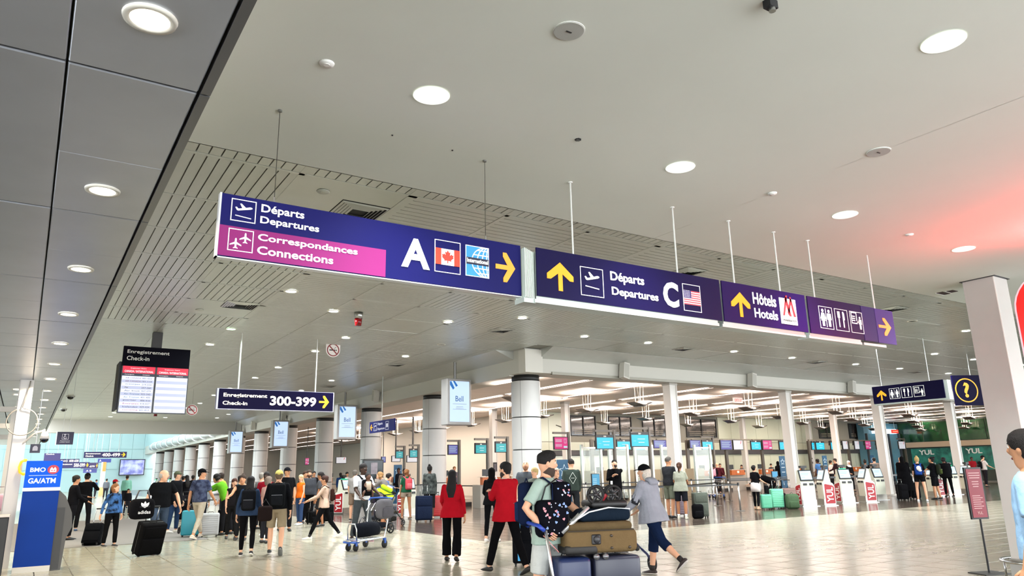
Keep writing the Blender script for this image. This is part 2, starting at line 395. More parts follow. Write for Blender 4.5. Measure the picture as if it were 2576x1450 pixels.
# ---- walls of the check-in hall
GL = mat('#cfd3bb', .22, noise=.04, ns=.8, spec=.7); BK = mat('#8f8c7f', .7)
wb_ = MB().box(26, 80, 37.75, 38.1, 0, 6).build('wall_back', BK, kind='structure', label='pale green glass wall behind the check-in desks')
wins = []
for k, (a, bpx) in enumerate([((1436, 1500), (1043, 1097)), ((1532, 1590), (1043, 1098)), ((1618, 1677), (1044, 1099)), ((1728, 1804), (1046, 1101)), ((2062, 2101), (1056, 1104)), ((2138, 2160), (1060, 1104)), ((2172, 2198), (1062, 1105))]):
    p = aty(a[0], bpx[1], 37.7); q = aty(a[1], bpx[1], 37.7); r = aty(a[0], bpx[0], 37.7)
    wins.append((p.x, q.x, max(p.z, 3.2), 5.0))
x = 26.0; k = 0; cut = sorted(wins)
wp = {}
while x < 79:
    wd = 1.42
    for z0, z1 in ((0, 2.44), (2.78, 3.3), (3.32, 5.15)):
        key = (z0, z1)
        hit = z0 > 3.3 and any(a < x+wd and b > x for a, b, _, _ in wins)
        if hit: continue
        if key not in wp: wp[key] = MB().box(0, wd-.02, 0, .04, z0, z1-.015).mesh('panel', GL)
        link('wall_panel', wp[key], wb_, loc=(x, 37.7, 0))
    x += wd
MB().box(26, 79, 37.5, 37.76, 2.46, 2.74).build('trim_9', mat('#3a3a3c', .5), kind='structure', label='dark rail along the green glass wall')
GW = mat('#3c3a36', .08, noise=.7, ns=1.2, spec=.8)
for n_, (a, b_, c, d) in enumerate(wins):
    o = MB().box(a, b_, 37.72, 37.75, c, d).build('window_%d' % (n_+1), GW, kind='structure', label='dark internal office window high in the green glass wall')
    m_ = MB(); frame2(m_, a, b_, c, d, .05, 37.72, .05); m_.build('window_frame', DARK, o)
    MB().box((a+b_)/2-.03, (a+b_)/2+.03, 37.66, 37.72, c, d).build('mullion', DARK, o)
    bl = MB()
    for q in range(3): bl.box(a+.3, b_-.3, 37.70, 37.72, c+.15+q*.12, c+.19+q*.12)
    bl.build('desk_shape', mat('#8d8270', .4), o)
MB().box(25.7, 26, 37.6, 60, 0, 6).build('wall_side', mat('#cfc8ba', .6), kind='structure', label='pale side wall deeper in the check-in hall')
wr = MB().box(66, 66.3, 12, 38, 0, 6).build('wall_right', mat('#2f3a33', .4), kind='structure', label='far right wall with green glass and a teal mural')
MB().box(15.3, 34, 111, 111.3, 0, 6).build('wall_far', mat('#d5cdc0', .6), kind='structure', label='far end wall of the check-in hall')
MB().box(33.7, 34, 38.1, 111, 0, 6).build('wall_side', mat('#cfc6b8', .55), kind='structure', label='beige wall beyond the left-hand check-in desks')
# details on the right wall: green glass above, mural below
m_ = MB(); gg = mat('#1d4a2a', .1, noise=.6, ns=.6, spec=.8)
for k in range(9): m_ = MB().box(65.94, 66, 14+k*2.6, 16.5+k*2.6, 3.35, 5.0); m_.build('glass_pane', gg, wr)
MB().box(65.8, 66, 12, 38, 2.85, 3.3).build('pale_band', mat('#cdb79a', .5), wr)
MB().box(65.93, 66, 12, 36, .9, 2.75).build('mural', mat('#12564d', .5, col2='#2f8b7c', ns=1.6), wr)
for k in range(6):
    tm = MB(); text(tm, 'YUL', 0, 1.3, 0, .42, 0, .03)
    o = tm.build('lettering', LETTER, wr); o.matrix_local = Matrix.Translation((65.9, 35.3-k*3.9, 2.2)) @ Matrix.Rotation(-PI/2, 4, 'Z')
# glazed entry (blue) at the right end of the green wall
e = thing('glass_entrance', 'blue tinted glazed entrance at the right end of the green wall', 'entrance', (60.5, 36.6, 0), kind='structure')
MB().box(0, 5.4, .3, .9, 0, 5.0).build('glass_screen', mat('#5f93a8', .12, noise=.3, ns=.5), e); MB().box(1.2, 4.6, 0, .3, 4.1, 4.5).build('light_band', mat('#dff3ff', .4, emit=1.5), e)
for k in range(4): MB().box(.1+k*1.7, .2+k*1.7, .1, .3, 0, 4.1).build('post', mat('#3a3f44', .4), e)
# ---- atrium beyond the bulkhead
AW = mat('#b0cdd0', .6)
for k in range(14): MB().box(-17.6, 14.3, 64+k*4.0, 66.9+k*4.0, 12.6, 12.8).build('ceiling', mat('#dfeaea', .6), kind='structure', label='white roof strip added unseen over the atrium to cut its daylight')  # out of view, added to dim the open atrium
aw = MB().box(-18, 15.5, 118, 118.4, 0, 14).build('wall_front', AW, kind='structure', label='white atrium wall far down the concourse')
MB().box(-18, -17.6, 62, 118, 0, 14).build('wall_left', AW, kind='structure', label='white side wall of the atrium')
MB().box(14.3, 15.3, 63, 118, 6.0, 14).build('wall_right', AW, kind='structure', label='white upper wall of the atrium above the columns')
for i in range(22):
    for z0, z1 in ((2.9, 5.6), (5.65, 8.4), (8.45, 11)):
        MB().box(-17.4+i*1.5, -17.4+i*1.5+1.47, 117.93, 118, z0, z1).build('wall_panel', AW, aw)
for k in range(12): 
    o = MB().box(-16+k*2.5, -14+k*2.5, 117.9, 117.98, 8.9, 12.6).build('window_%d' % (k+10), mat('#bfe4ea', .2, emit=.9), kind='structure', label='tall daylit atrium window')
    m_ = MB(); frame2(m_, -16+k*2.5, -14+k*2.5, 8.9, 12.6, .1, 117.9, .06); m_.build('window_frame', WHITE, o)
MB().box(-18, -8, 117.5, 117.9, 0, 2.9).build('trim_10', mat('#8fb7b9', .3), kind='structure', label='teal glazing at the foot of the atrium wall')
for k_, yb in enumerate((70.1, 76.1, 82.1, 86.1, 87.3, 94, 101, 108)): MB().box(-17.6, 14.3, yb-.15, yb+.15, 10.0, 10.4).build('trim_%d' % (20+k_), mat('#dfe6e6', .5), kind='structure', label='white roof beam across the open atrium')
sg = [('#3b3f3c', (343, 372, 1152, 1182)), ('#5b7a3a', (278, 316, 1197, 1210)), ('#c9cfcf', (224, 244, 1165, 1215)), ('#9fb6ba', (160, 206, 1185, 1235))]
# ---- entrance side, left edge of the frame: lit shop front
ws = MB().box(-9, -8.7, 18, 50, 0, 3.5).build('wall_left', mat('#8aa3a3', .4, noise=.3, ns=.5), kind='structure', label='glazed shop front along the left edge')
MB().box(-8.7, -8.6, 20, 48, 2.2, 2.9).build('shop_fascia', mat('#a03338', .4, noise=.4, ns=.6), ws)
for k in range(9): MB().box(-8.7, -8.55, 19.5+k*3.2, 19.7+k*3.2, 0, 3.5).build('mullion', STEEL, ws)
for k in range(5):
    MB().box(-8.65, -8.2, 20+k*4, 23+k*4, .9, 1.0).build('shelf', WHITE, ws)
# ================================================================== LAMPS
LENS_W = mat('#fff3dc', .5, emit=9.); LENS_C = mat('#fbfff2', .5, emit=9.); LENS_G = mat('#c6ffd0', .5, emit=6.)
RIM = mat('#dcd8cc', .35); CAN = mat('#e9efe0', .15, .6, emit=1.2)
def spot(par, watt, col, r=.1, z=-.03, spread=150):
    l = bpy.data.lights.new('lamp_light', 'AREA'); l.shape = 'DISK'; l.size = 2*r; l.energy = watt; l.color = col; l.spread = math.radians(spread)
    o = bpy.data.objects.new('lamp_light', l); C.objects.link(o); o.parent = par; o.location = (0, 0, z); return o
_lm = {}
def lamp_meshes(r, lens):
    k = (r, lens.name)
    if k not in _lm:
        m1 = MB(); n = 28
        prof = [(r*.70, -.004), (r*.73, -.012), (r*.96, -.014), (r, 0.0)]
        vs = [(a*math.cos(2*PI*q/n), a*math.sin(2*PI*q/n), z) for a, z in prof for q in range(n)]
        fs = [(j*n+q, j*n+(q+1) % n, (j+1)*n+(q+1) % n, (j+1)*n+q) for j in range(3) for q in range(n)]
        m1.add(vs, fs); m2 = MB().cyl((0, 0, -.010), r*.72, .008, n)
        _lm[k] = (m1.mesh('rim', RIM, True), m2.mesh('lens', lens))
    return _lm[k]
def downlight(p, r, lens, label, group, watt, col=(1, .95, .88), z=None):
    t = thing('ceiling_downlight', label, 'light', (p[0], p[1], z if z is not None else p[2]), 0, group)
    a, b = lamp_meshes(r, lens); link('trim_ring', a, t); link('lens', b, t)
    if watt: spot(t, watt, col, r*.7)
    return t
DW = DOWNLIGHT_W
ORD = ['first', 'second', 'third', 'fourth', 'fifth', 'sixth', 'seventh', 'eighth', 'ninth', 'tenth', 'eleventh', 'twelfth', 'thirteenth', 'fourteenth', 'fifteenth', 'sixteenth', 'seventeenth', 'eighteenth', 'nineteenth']
ORD += ['twentieth']+['twenty-'+o for o in ORD[:9]]+['thirtieth']+['thirty-'+o for o in ORD[:9]]+['fortieth']+['forty-'+o for o in ORD[:9]]
for k in range(0, 17):                            # the row over the left walkway
    x, y = .285*S8, 3.91*S8+k*2.85*S8
    downlight((x, y), .112, LENS_W, 'warm downlight in the low panel ceiling, %s of its row from the top' % ORD[k], 'downlights in a row in the low panel ceiling', DW*.8, (1, .86, .66), ZL)
for k, y in enumerate((19.32, 20.5, 24, 25.2, 29.2)):
    downlight((-.33, y), .1, LENS_W, 'small far downlight left of the main row, %s nearest of five' % ORD[k], 'far pairs of downlights over the left walkway', 0, (1, .86, .66), ZL)
WLB = ['lowest-left recessed downlight in the smooth white ceiling, nearest the wire-hung sign', 'recessed downlight above the middle of the second hanging sign', 'large recessed downlight near the top right corner of the picture', 'recessed downlight above the rest-room sign', 'recessed downlight closest to the square white pillar']
for k, (x, y) in enumerate(WL):
    t = thing('recessed_downlight', WLB[k if k < 5 else 4], 'light', (x, y, ZW), 0)
    n = 32; prof = [(rl+.012, -.006), (rl, -.004), (rl-.004, .03), (.085, .13), (.07, .20)]
    m_ = MB(); vs = [(a*math.cos(2*PI*q/n), a*math.sin(2*PI*q/n), z) for a, z in prof for q in range(n)]
    m_.add(vs, [(j*n+q, j*n+(q+1) % n, (j+1)*n+(q+1) % n, (j+1)*n+q) for j in range(4) for q in range(n)]); m_.build('reflector', CAN, t, True)
    MB().cyl((0, 0, .185), .075, .01, n).build('lens', LENS_C, t); spot(t, DW*1.1, (.95, 1, .96), .07, .17, 120)
SPX = [(732,733),(839,783),(870,850),(793,884),(700,925),(642,951),(1127,810),(1020,897),(834,958),(758,983),(1314,800),(1470,847),(1630,863),(1823,823),(2042,852),(1846,885),(1992,901),(2192,871),(2152,917),(2263,928),(2351,891),(2430,833),(2385,940),(2571,919),(2449,905),(528,867),(580,978),(539,995),(503,1015),(575,1043),(546,1052),(515,1063),(416,1051),(278,1049),(263,1061),(470,1027),(288,1039)]
SPX = sorted(p for p in SPX if atz(*p, ZS).y < 60.5)
for k, p in enumerate(SPX):
    q = atz(*p, ZS-.006)
    downlight(q, .17, LENS_C, 'round white downlight in the slatted ceiling, %s from the left' % ORD[k], 'downlights in the slatted ceiling', DW*2.3 if k % 2 == 0 or k < 24 else 0, (.93, .97, 1))
q = atz(581, 828, ZS-.006); downlight(q, .17, LENS_G, 'greenish downlight in the slatted ceiling above the check-in board', None, DW, (.8, 1, .85))
# hidden second circuit: unlit lamps
for i, p in enumerate([(1110, 867), (904, 934), (2295, 808), (2045, 820)]):
    q = atz(*p, ZS-.006); downlight(q, .15, mat('#9b9d98', .2, .8), 'unlit downlight in the slatted ceiling, '+['above the nearest advert screen', 'above the 300-399 sign', 'right of the rest-room sign', 'behind the rest-room sign'][i], 'unlit downlights in the slatted ceiling', 0)
# uplighters and strip lights of the check-in hall
UPLIT = mat('#ffe9dc', .5, emit=3.2)
for i in range(14):
    x = 15.4+i*3.58
    for (y0, y1) in ([(22.2, 29.4), (29.9, 37.2)] if x > 32 else [(22.2, 29.4), (29.9, 37.1), (37.6, 52), (52.5, 80), (80.5, 110)]):
        t = thing('uplight_band', 'glowing strip light of the check-in ceiling, %s line from the left, %s length' % (ORD[i], 'front' if y0 < 25 else 'second' if y0 < 35 else 'third' if y0 < 45 else 'fourth' if y0 < 70 else 'farthest'), 'light', (x, y0, ZH-.002), 0, 'strip lights of the check-in hall')
        MB().box(-.13, .10, 0, y1-y0, 0, .01).build('band_glow', UPLIT, t); MB().box(.10, .125, 0, y1-y0, -.035, .01).build('edge_strip', mat('#4c443e', .5), t)
TRAY = mat('#4a4440', .35, .5); 
def uplighter():
    t = thing('hanging_uplighter', 'dark gull-wing uplighter hanging on four rods', 'light', (0, 0, 0), 0, 'hanging uplighters in the check-in hall')
    m_ = MB()
    for s in (-1, 1):
        m_.add([(s*.05, -.32, 0), (s*.52, -.26, .13), (s*.52, .26, .13), (s*.05, .32, 0), (s*.05, -.32, .03), (s*.50, -.25, .16), (s*.50, .25, .16), (s*.05, .32, .03)],
               [(0, 3, 2, 1), (4, 5, 6, 7), (0, 1, 5, 4), (1, 2, 6, 5), (2, 3, 7, 6), (3, 0, 4, 7)])
    m_.box(-.06, .06, -.3, .3, -.03, .04); m_.build('tray', TRAY, t)
    m_ = MB(); m_.ell((0, 0, .05), (.09, .16, .07)); m_.build('lamp_housing', STEEL, t, True)
    for s in (-1, 1):
        MB().box(s*.22-.08, s*.22+.08, -.16, .16, .11, .13).build('lamp', mat('#fff1e2', .5, emit=4), t)
        for r in (-1, 1): MB().tube([(s*.13, r*.1, .1), (s*.17, r*.1, .92)], .008, 5).build('rod', mat('#e8d8c4', .3, .6), t)
    l = bpy.data.lights.new('up_light', 'AREA'); l.shape = 'DISK'; l.size = .35; l.energy = 110; l.color = (1, .84, .74); l.spread = math.radians(140)
    o = bpy.data.objects.new('up_light', l); C.objects.link(o); o.parent = t; o.location = (0, 0, .20); o.rotation_euler = (PI, 0, 0)
    return t
up0 = uplighter(); spots = []
for i in range(7):
    for j in range(4): spots.append((22.0+i*7.16, 23.5+j*3.6))
for i in range(2):
    for j in range(4, 12): spots.append((21.9+i*6.6, 23.5+j*3.6))
spots += [(15.6, 23.5)]
for k, (x, y) in enumerate(spots):
    o = up0 if k == 0 else copy_thing(up0); o.location = (x, y, 4.2)
    o['label'] = 'dark gull-wing uplighter, '+('%s row from the front, %s from the left' % (ORD[k % 4], ORD[k//4]) if k < 28 else 'left wing, %s line, %s from the front' % (ORD[(k-28)//8], ORD[(k-28) % 8]) if k < 44 else 'alone at the corner column')
# added fill: bare area lights under the hall and left wing ceilings
for i in range(5):
    l = bpy.data.lights.new('bay_fill', 'AREA'); l.shape = 'RECTANGLE'; l.size = .25; l.size_y = 12; l.energy = 420; l.color = (1, .84, .74)
    o = bpy.data.objects.new('bay_fill', l); C.objects.link(o); o.location = (18.98+i*7.16, 29, ZH-.03)
for i in range(3):
    l = bpy.data.lights.new('bay_fill', 'AREA'); l.shape = 'RECTANGLE'; l.size = .25; l.size_y = 12; l.energy = 420; l.color = (1, .84, .74)
    o = bpy.data.objects.new('bay_fill', l); C.objects.link(o); o.location = (22.4, 46+i*18, ZH-.03)

# ================================================================== THINGS ON THE CEILINGS
def speaker(px, py, r, label):
    p = atz(px, py, ZW); t = thing('ceiling_speaker', label, 'speaker', p)
    MB().cyl((0, 0, -.008), r, .008, 32).build('grille', mat('#b3b3ab', .6, bump=.4, bs=500), t); MB().cyl((0, 0, -.004), r*1.07, .004, 32).build('rim', WHITE, t)
    MB().box(-.02, .02, -.004, .004, -.011, -.008).build('badge', DARK, t)
speaker(1431, 77, .092, 'round grey loudspeaker in the white ceiling at the top centre'); speaker(2210, 382, .092, 'round grey loudspeaker on the joint of the white ceiling')
def disc(px, py, z, r, m, label, name='smoke_detector', cat='detector', h=.012):
    p = atz(px, py, z); t = thing(name, label, cat, p); MB().cyl((0, 0, -h), r*.9, h, 20, r2=r).build('cover', m, t, True); MB().cyl((0, 0, -h-.004), r*.4, .004, 12).build('centre', m, t)
disc(822, 159, ZW, .05, WHITE, 'small round white cover in the white ceiling left of the top'); disc(1943, 486, ZW, .045, WHITE, 'small round white cover on the ceiling joint above the second sign'); disc(2288, 590, ZW, .045, WHITE, 'small white cover in the ceiling near the square pillar')
for p, l in [((987, 340), 'tiny dark screw hole in the white ceiling, left one of two'), ((1138, 378), 'tiny dark screw hole in the white ceiling, right one of two')]: disc(*p, ZW, .008, DARK, l, 'ceiling_anchor', 'anchor', .004)
p = atz(1454, 351, ZW); t = thing('broken_socket', 'small dark broken fitting in the white ceiling above the wire-hung sign', 'fitting', p); MB().cyl((0, 0, -.005), .028, .006, 7).build('hole', DARK, t); MB().box(-.02, .015, -.01, .005, -.012, -.004).build('clip', mat('#5a5a55', .4, .6), t)
p = atz(1940, 2, ZW); t = thing('ceiling_sensor', 'small dark bracket at the top edge of the picture', 'sensor', p); MB().box(-.04, .03, -.02, .03, -.05, 0).build('body', DARK, t); MB().cyl((0, 0, -.07), .02, .02, 10).build('tip', STEEL, t)
# smoke heads and vents of the slatted ceiling
def vent(px, py, label, s=.62):
    p = atz(px, py, ZS); t = thing('ceiling_vent', label, 'vent', (p.x, p.y, ZS+.004))
    MB().box(-s/2, s/2, -s/2, s/2, -.004, .02).build('backing', mat('#141414', .8), t)
    for k in range(5):
        r = s/2-.01-k*.055; m_ = MB()
        m_.add([(-r, -r, -.012), (r, -r, -.012), (r, r, -.012), (-r, r, -.012), (-r+.03, -r+.03, -.03), (r-.03, -r+.03, -.03), (r-.03, r-.03, -.03), (-r+.03, r-.03, -.03)],
               [(0, 1, 5, 4), (1, 2, 6, 5), (2, 3, 7, 6), (3, 0, 4, 7)]); m_.build('louvre', SM, t)
vent(900, 533, 'square louvred air vent above the wire-hung departures sign', .8)
vent(605, 768, 'square louvred air vent below the wire-hung departures sign', .8)
for p, l in [((1261, 831), 'dark air vent above the corner of the beams'), ((994, 918), 'dark air vent above the second round column'), ((826, 972), 'dark air vent beside the 300-399 sign'), ((1719, 878), 'dark air vent under the hotels sign'), ((2245, 777), 'dark air vent right of the rest-room sign'),
             ((2055, 911), 'dark air vent above the far square columns'), ((2306, 936), 'small dark air vent above the question mark sign'), ((1730, 684), 'dark air vent just above the letter C sign')]: vent(*p, l)
for p, l in [((813, 482), 'round plain cover in the slatted ceiling next to the big vent'), ((502, 780), 'round plain cover in the slatted ceiling above the check-in board')]: disc(*p, ZS, .1, mat('#b5b7af', .5), l, 'ceiling_speaker', 'speaker')
for p, l in [((178, 997), 'nearer dark dome camera under the slatted ceiling'), ((160, 1029), 'farther dark dome camera under the slatted ceiling')]:
    q = atz(*p, ZS); t = thing('dome_camera', l, 'camera', q); MB().cyl((0, 0, -.05), .2, .05, 20).build('collar', SM, t); MB().tube([(0, 0, -.05), (0, 0, -.1), (0, 0, -.15), (0, 0, -.18)], [.17, .155, .10, .03], 16).build('dome', mat('#0a0908', .1), t, True)
# dark pair of vents by the pillar
for k, p in enumerate([(2373, 738), (2395, 733)]):
    q = atz(*p, ZW); t = thing('ceiling_slot', ['wider dark slot in the white ceiling by the square pillar', 'narrower dark slot in the white ceiling by the square pillar'][k], 'vent', q); MB().box(-.12+.04*k, .12-.04*k, -.05, .05, -.006, 0).build('opening', mat('#3a2320', .8), t); MB().box(-.13+.04*k, .13-.04*k, .05, .06, -.01, 0).build('lip', WHITE, t)
# alarm beacon, no smoking plates
q = atz(902, 785, ZS); q = Vector((6.95, 17.95, ZS)); t = thing('alarm_beacon', 'red and silver alarm beacon hanging under the slatted ceiling', 'beacon', q)
MB().cyl((0, 0, -.16), .115, .16, 20).build('base', STEEL, t, True); MB().cyl((0, 0, -.36), .085, .2, 16, r2=.1).build('lens', mat('#7a0d12', .15), t, True)
q = atz(391, 1044, ZS-.35); t = thing('alarm_beacon', 'small red alarm beacon below the check-in board', 'beacon', q); MB().cyl((0, 0, -.1), .1, .25, 12).build('lens', mat('#7a0d12', .2), t); MB().cyl((0, 0, .15), .12, .2, 12).build('base', STEEL, t)
def nosmoke(px, py, Y, h, label, plate=True):
    p = aty(px, py, Y); t = thing('no_smoking_sign', label, 'sign', p); r = h*.42
    if plate: MB().prism([(-r*1.15, h*.6), (r*1.15, h*.6)]+[(r*1.15*math.cos(a), r*1.15*math.sin(a)) for a in [-k*PI/12 for k in range(13)]], 0, .02, 'y').build('plate', mat('#e6ddda', .5), t)
    else: MB().prism(ngon(0, 0, r*1.12), 0, .02).build('plate', mat('#b0aaa5', .5), t)
    m_ = MB(); ring2(m_, 0, 0, r, r*.16, 0); m_.prism([(-.72*r, .6*r), (-.6*r, .72*r), (.72*r, -.6*r), (.6*r, -.72*r)], -.006, 0); m_.build('red_ring', mat('#7e1517', .5), t)
    m_ = MB(); m_.box(-.6*r, .35*r, -.003, 0, -.12*r, .06*r); m_.box(.42*r, .6*r, -.003, 0, -.12*r, .06*r)
    for k in range(4): m_.box((.1+.1*k)*r, (.17+.1*k)*r, -.003, 0, (.15+.08*k)*r, (.22+.1*k)*r)
    m_.build('cigarette', DARK, t)
    MB().tube([(0, .01, h*.55), (0, .01, ZS-p.z)], .008, 5).build('hanger', STEEL, t)
nosmoke(838, 881, 23, .5, 'white no-smoking plate with red ring under the slatted ceiling'); nosmoke(483, 1032, 38, .55, 'small grey no-smoking roundel beside the check-in board', False)

# ================================================================== HANGING SIGNS
def wire(par, x, y, z0, z1, r, name, m):
    MB().tube([(x, y, z0), (x, y, z1)], r, 6).build(name, m, par)
# sign A
AY = 6.07*S8; ax0, ax1 = 1.12, 4.12; az0, az1 = 3.36, 3.905
cz = lambda z: 1.6+(z-1.6)*S8
A0 = ax0*S8; Aw = (ax1-ax0)*S8; Az = cz(az0); Ah = (az1-az0)*S8
t = thing('departures_sign', 'long wire-hung sign in blue and pink with a big letter A and a right arrow', 'sign', (A0, AY, Az))
MB().box(0, Aw, .006, .05, 0, Ah).build('sign_box', mat('#0d0c12', .35), t); MB().box(-.012, 0, .0, .055, -.012, Ah+.004).box(-.012, Aw+.004, .0, .055, -.012, -.004).build('edge_trim', mat('#d8dade', .3, .5), t)
GLO = dict(spec=.6)
MB().box(0, Aw, 0, .006, 0, Ah).build('blue_panel', mat('#131352', .42, spec=.12), t); MB().box(0, .493*Aw, -.002, 0, .004, .49*Ah).build('pink_panel', mat('#872a69', .42, spec=.12), t)
U = lambda a: a*Aw; V = lambda b: b*Ah
L = MB(); text(L, 'Départs', U(.108), U(.232), V(.755), V(.925), -.002, .02); text(L, 'Departures', U(.107), U(.278), V(.575), V(.725), -.002, .02); L.build('lettering', LETTER, t)
L = MB(); text(L, 'Correspondances', U(.104), U(.40), V(.29), V(.435), -.002, .02); text(L, 'Connections', U(.104), U(.325), V(.10), V(.235), -.002, .02); L.build('lettering', LETTER, t)
L = MB(); text(L, 'A', U(.545), U(.645), V(.24), V(.78), -.002, .035); L.build('letter_a', mat('#dfe9df', .5), t)
L = MB(); s_ = V(.36); frame2(L, U(.026), U(.026)+U(.068), V(.58), V(.94), .006, -.002); takeoff(L, U(.03), V(.60), U(.06), -.002); L.build('plane_pictogram', LETTER, t)
L = MB(); frame2(L, U(.024), U(.092), V(.10), V(.455), .006, -.002); topplane(L, U(.045), V(.14), V(.17), -.002); topplane(L, U(.07), V(.24), V(.17), -.002); L.build('planes_pictogram', LETTER, t)
def canada(t, x0, x1, z0, z1, y):
    w_ = x1-x0; h_ = z1-z0
    L = MB(); frame2(L, x0, x1, z0, z1, .006, y); L.build('flag_frame', LETTER, t)
    fz0, fz1 = z0+.24*h_, z0+.74*h_
    MB().box(x0+.006, x1-.006, y-.003, y, fz0, fz1).build('flag_white', mat('#e4ebe0', .5), t)
    MB().box(x0+.006, x0+.25*w_, y-.005, y, fz0, fz1).box(x1-.25*w_, x1-.006, y-.005, y, fz0, fz1).build('flag_bars', mat('#f1361b', .5), t)
    half = [(0, 1), (.1, .82), (.22, .88), (.17, .58), (.32, .72), (.37, .64), (.5, .66), (.45, .5), (.5, .44), (.28, .26), (.3, .17), (.03, .21), (.03, 0)]
    pts = half+[(-a, b) for a, b in half[::-1][:-1]]
    L = MB(); L.prism([(x0+w_/2+a*w_*.44, fz0+.06*h_+b*.40*h_) for a, b in pts], y-.007, y-.003); L.build('maple_leaf', mat('#e8301c', .5), t)
canada(t, U(.662), U(.758), V(.235), V(.84), -.002)
gx0, gx1, gz0, gz1 = U(.777), U(.868), V(.24), V(.83)
MB().box(gx0, gx1, -.004, 0, gz0, gz1).build('globe_panel', mat('#2f8dd0', .4), t)
L = MB(); frame2(L, gx0, gx1, gz0, gz1, .006, -.004)
gc, gzc, gr = gx1, (gz0+gz1)/2, (gz1-gz0)*.52
def arc_strip(L, f, n=16, t_=.006, y=-.004):
    pts = [f(k/n) for k in range(n+1)]
    for a, b in zip(pts, pts[1:]):
        dx, dz = b[0]-a[0], b[1]-a[1]; l = math.hypot(dx, dz) or 1; nx, nz = -dz/l*t_/2, dx/l*t_/2
        if min(a[0], b[0]) < gx0 or max(a[0], b[0]) > gx1 or max(a[1], b[1]) > gz1 or min(a[1], b[1]) < gz0: continue
        L.prism([(a[0]-nx, a[1]-nz), (b[0]-nx, b[1]-nz), (b[0]+nx, b[1]+nz), (a[0]+nx, a[1]+nz)], y-.003, y)
GW_ = (gx1-gx0)*.72
for e_ in (1., .68, .38, .12): arc_strip(L, lambda q, e_=e_: (gc-GW_*e_*math.cos(-PI/2+PI*q)-.003, gzc+gr*.98*math.sin(-PI/2+PI*q)), 20, .008)
for zz in (-.72, -.42, .42, .72):
    L.box(gc-GW_*math.sqrt(1-zz*zz), gc, -.0075, -.004, gzc+gr*zz-.004, gzc+gr*zz+.004)
L.build('globe_lines', LETTER, t)
MB().box(gx0+.008, gx1-.004, -.010, -.004, gzc-V(.065), gzc+V(.065)).build('dark_band', mat('#0c0b2c', .5), t)
L = MB(); text(L, 'International', gx0+.012, gx1-.012, gzc-V(.035), gzc+V(.045), -.010, .02); L.build('lettering', LETTER, t)
L = MB(); arrow(L, U(.895), U(.975), V(.22), V(.80), y=-.002); L.build('arrow', mat('#f0a02c', .5), t)
for px_ in (1.558, 3.714):
    wire(t, px_*S8-A0, .03, Ah, ZW-Az, .0025, 'wire', mat('#55544f', .3, .9)); MB().cyl((px_*S8-A0, .03, ZW-Az-.012), .017, .012, 12).build('ceiling_cup', mat('#7c7c78', .4, .6), t); MB().cyl((px_*S8-A0, .03, Ah), .008, .045, 8).build('wire_grip', CHROME, t)
# signs C, hotel and services: boxes on rods
CY = 6.0*S8; Cz = cz(3.365); Chh = (3.893-3.365)*S8
ALU = mat('#b9c2bd', .35, .4)
def rodsign(x0, x1, label, col, rods, back=True):
    t = thing('hanging_sign', label, 'sign', (x0*S8, CY, Cz)); W_ = (x1-x0)*S8
    MB().box(0, W_, 0, .012, 0, Chh).build('face_panel', mat(col, .42, spec=.12), t)
    MB().box(-.015, W_-.03, .02, .17, -.055, -.025).box(-.0, W_-.05, .02, .16, -.025, 0).build('bottom_rail', ALU, t); MB().box(.005, W_-.02, .012, .15, 0, Chh-.03).build('sign_box', ALU, t)
    for r in rods: wire(t, (r-x0)*S8, .10, Chh-.03, ZW-Cz, .0085, 'rod', mat('#c9cac4', .4)); MB().cyl(((r-x0)*S8, .10, ZW-Cz-.008), .022, .008, 12).build('rod_plate', WHITE, t)
    return t, W_
t, Wc = rodsign(4.275, 7.105, 'blue and purple hanging sign with a big letter C, a flag and an up arrow', '#0c0636', (4.87, 6.5))
m_ = MB()
for k in range(7): m_.box(-.115+k*.016, -.107+k*.016, .01+.003*k, .16, -.02, Chh-.015-.004*k)
m_.build('folded_side_fins', mat('#cfdccf', .5), t); MB().box(-.118, .0, .03, .17, -.06, -.02).build('side_rail', ALU, t)
U = lambda a: a*Wc; V = lambda b: b*Chh
L = MB(); arrow(L, U(.045), U(.17), V(.16), V(.76), up=True, y=-.001); L.build('arrow', YEL, t)
L = MB(); frame2(L, U(.205), U(.32), V(.14), V(.76), .006, -.001); takeoff(L, U(.215), V(.24), U(.095), -.001); L.build('plane_pictogram', LETTER, t)
L = MB(); text(L, 'Départs', U(.358), U(.54), V(.5), V(.76), -.001, .02); text(L, 'Departures', U(.362), U(.615), V(.19), V(.42), -.001, .02); L.build('lettering', LETTER, t)
L = MB(); text(L, 'C', U(.645), U(.735), V(.15), V(.74), -.001, .04); L.build('letter_c', mat('#e6ebe4', .5), t)
fx0, fx1, fz0, fz1 = U(.762), U(.87), V(.12), V(.76)
L = MB(); frame2(L, fx0, fx1, fz0, fz1, .006, -.001); L.build('flag_frame', LETTER, t)
L = MB(); a, b = fz0+.24*(fz1-fz0), fz0+.76*(fz1-fz0); st = (b-a)/13
MB().box(fx0+.006, fx1-.006, -.004, 0, a, b).build('flag_white', mat('#e8e6e6', .5), t)
for k in range(0, 13, 2): L.box(fx0+.006, fx1-.006, -.006, -.004, a+k*st, a+(k+1)*st)
L.build('flag_stripes', mat('#c33a4a', .5), t); MB().box(fx0+.006, fx0+.45*(fx1-fx0), -.008, -.006, b-7*st, b).build('flag_canton', mat('#352a6a', .5), t)
L = MB()
for i in range(6):
    for j in range(5): L.prism(ngon(fx0+.012+i*.0145, b-7*st+.012+j*.0155, .0035, n=5), -.010, -.008)
L.build('stars', LETTER, t)
t, Wc = rodsign(7.148, 8.845, 'purple hanging sign for hotels with a white logo square', '#170745', (7.55, 8.49))
U = lambda a: a*Wc
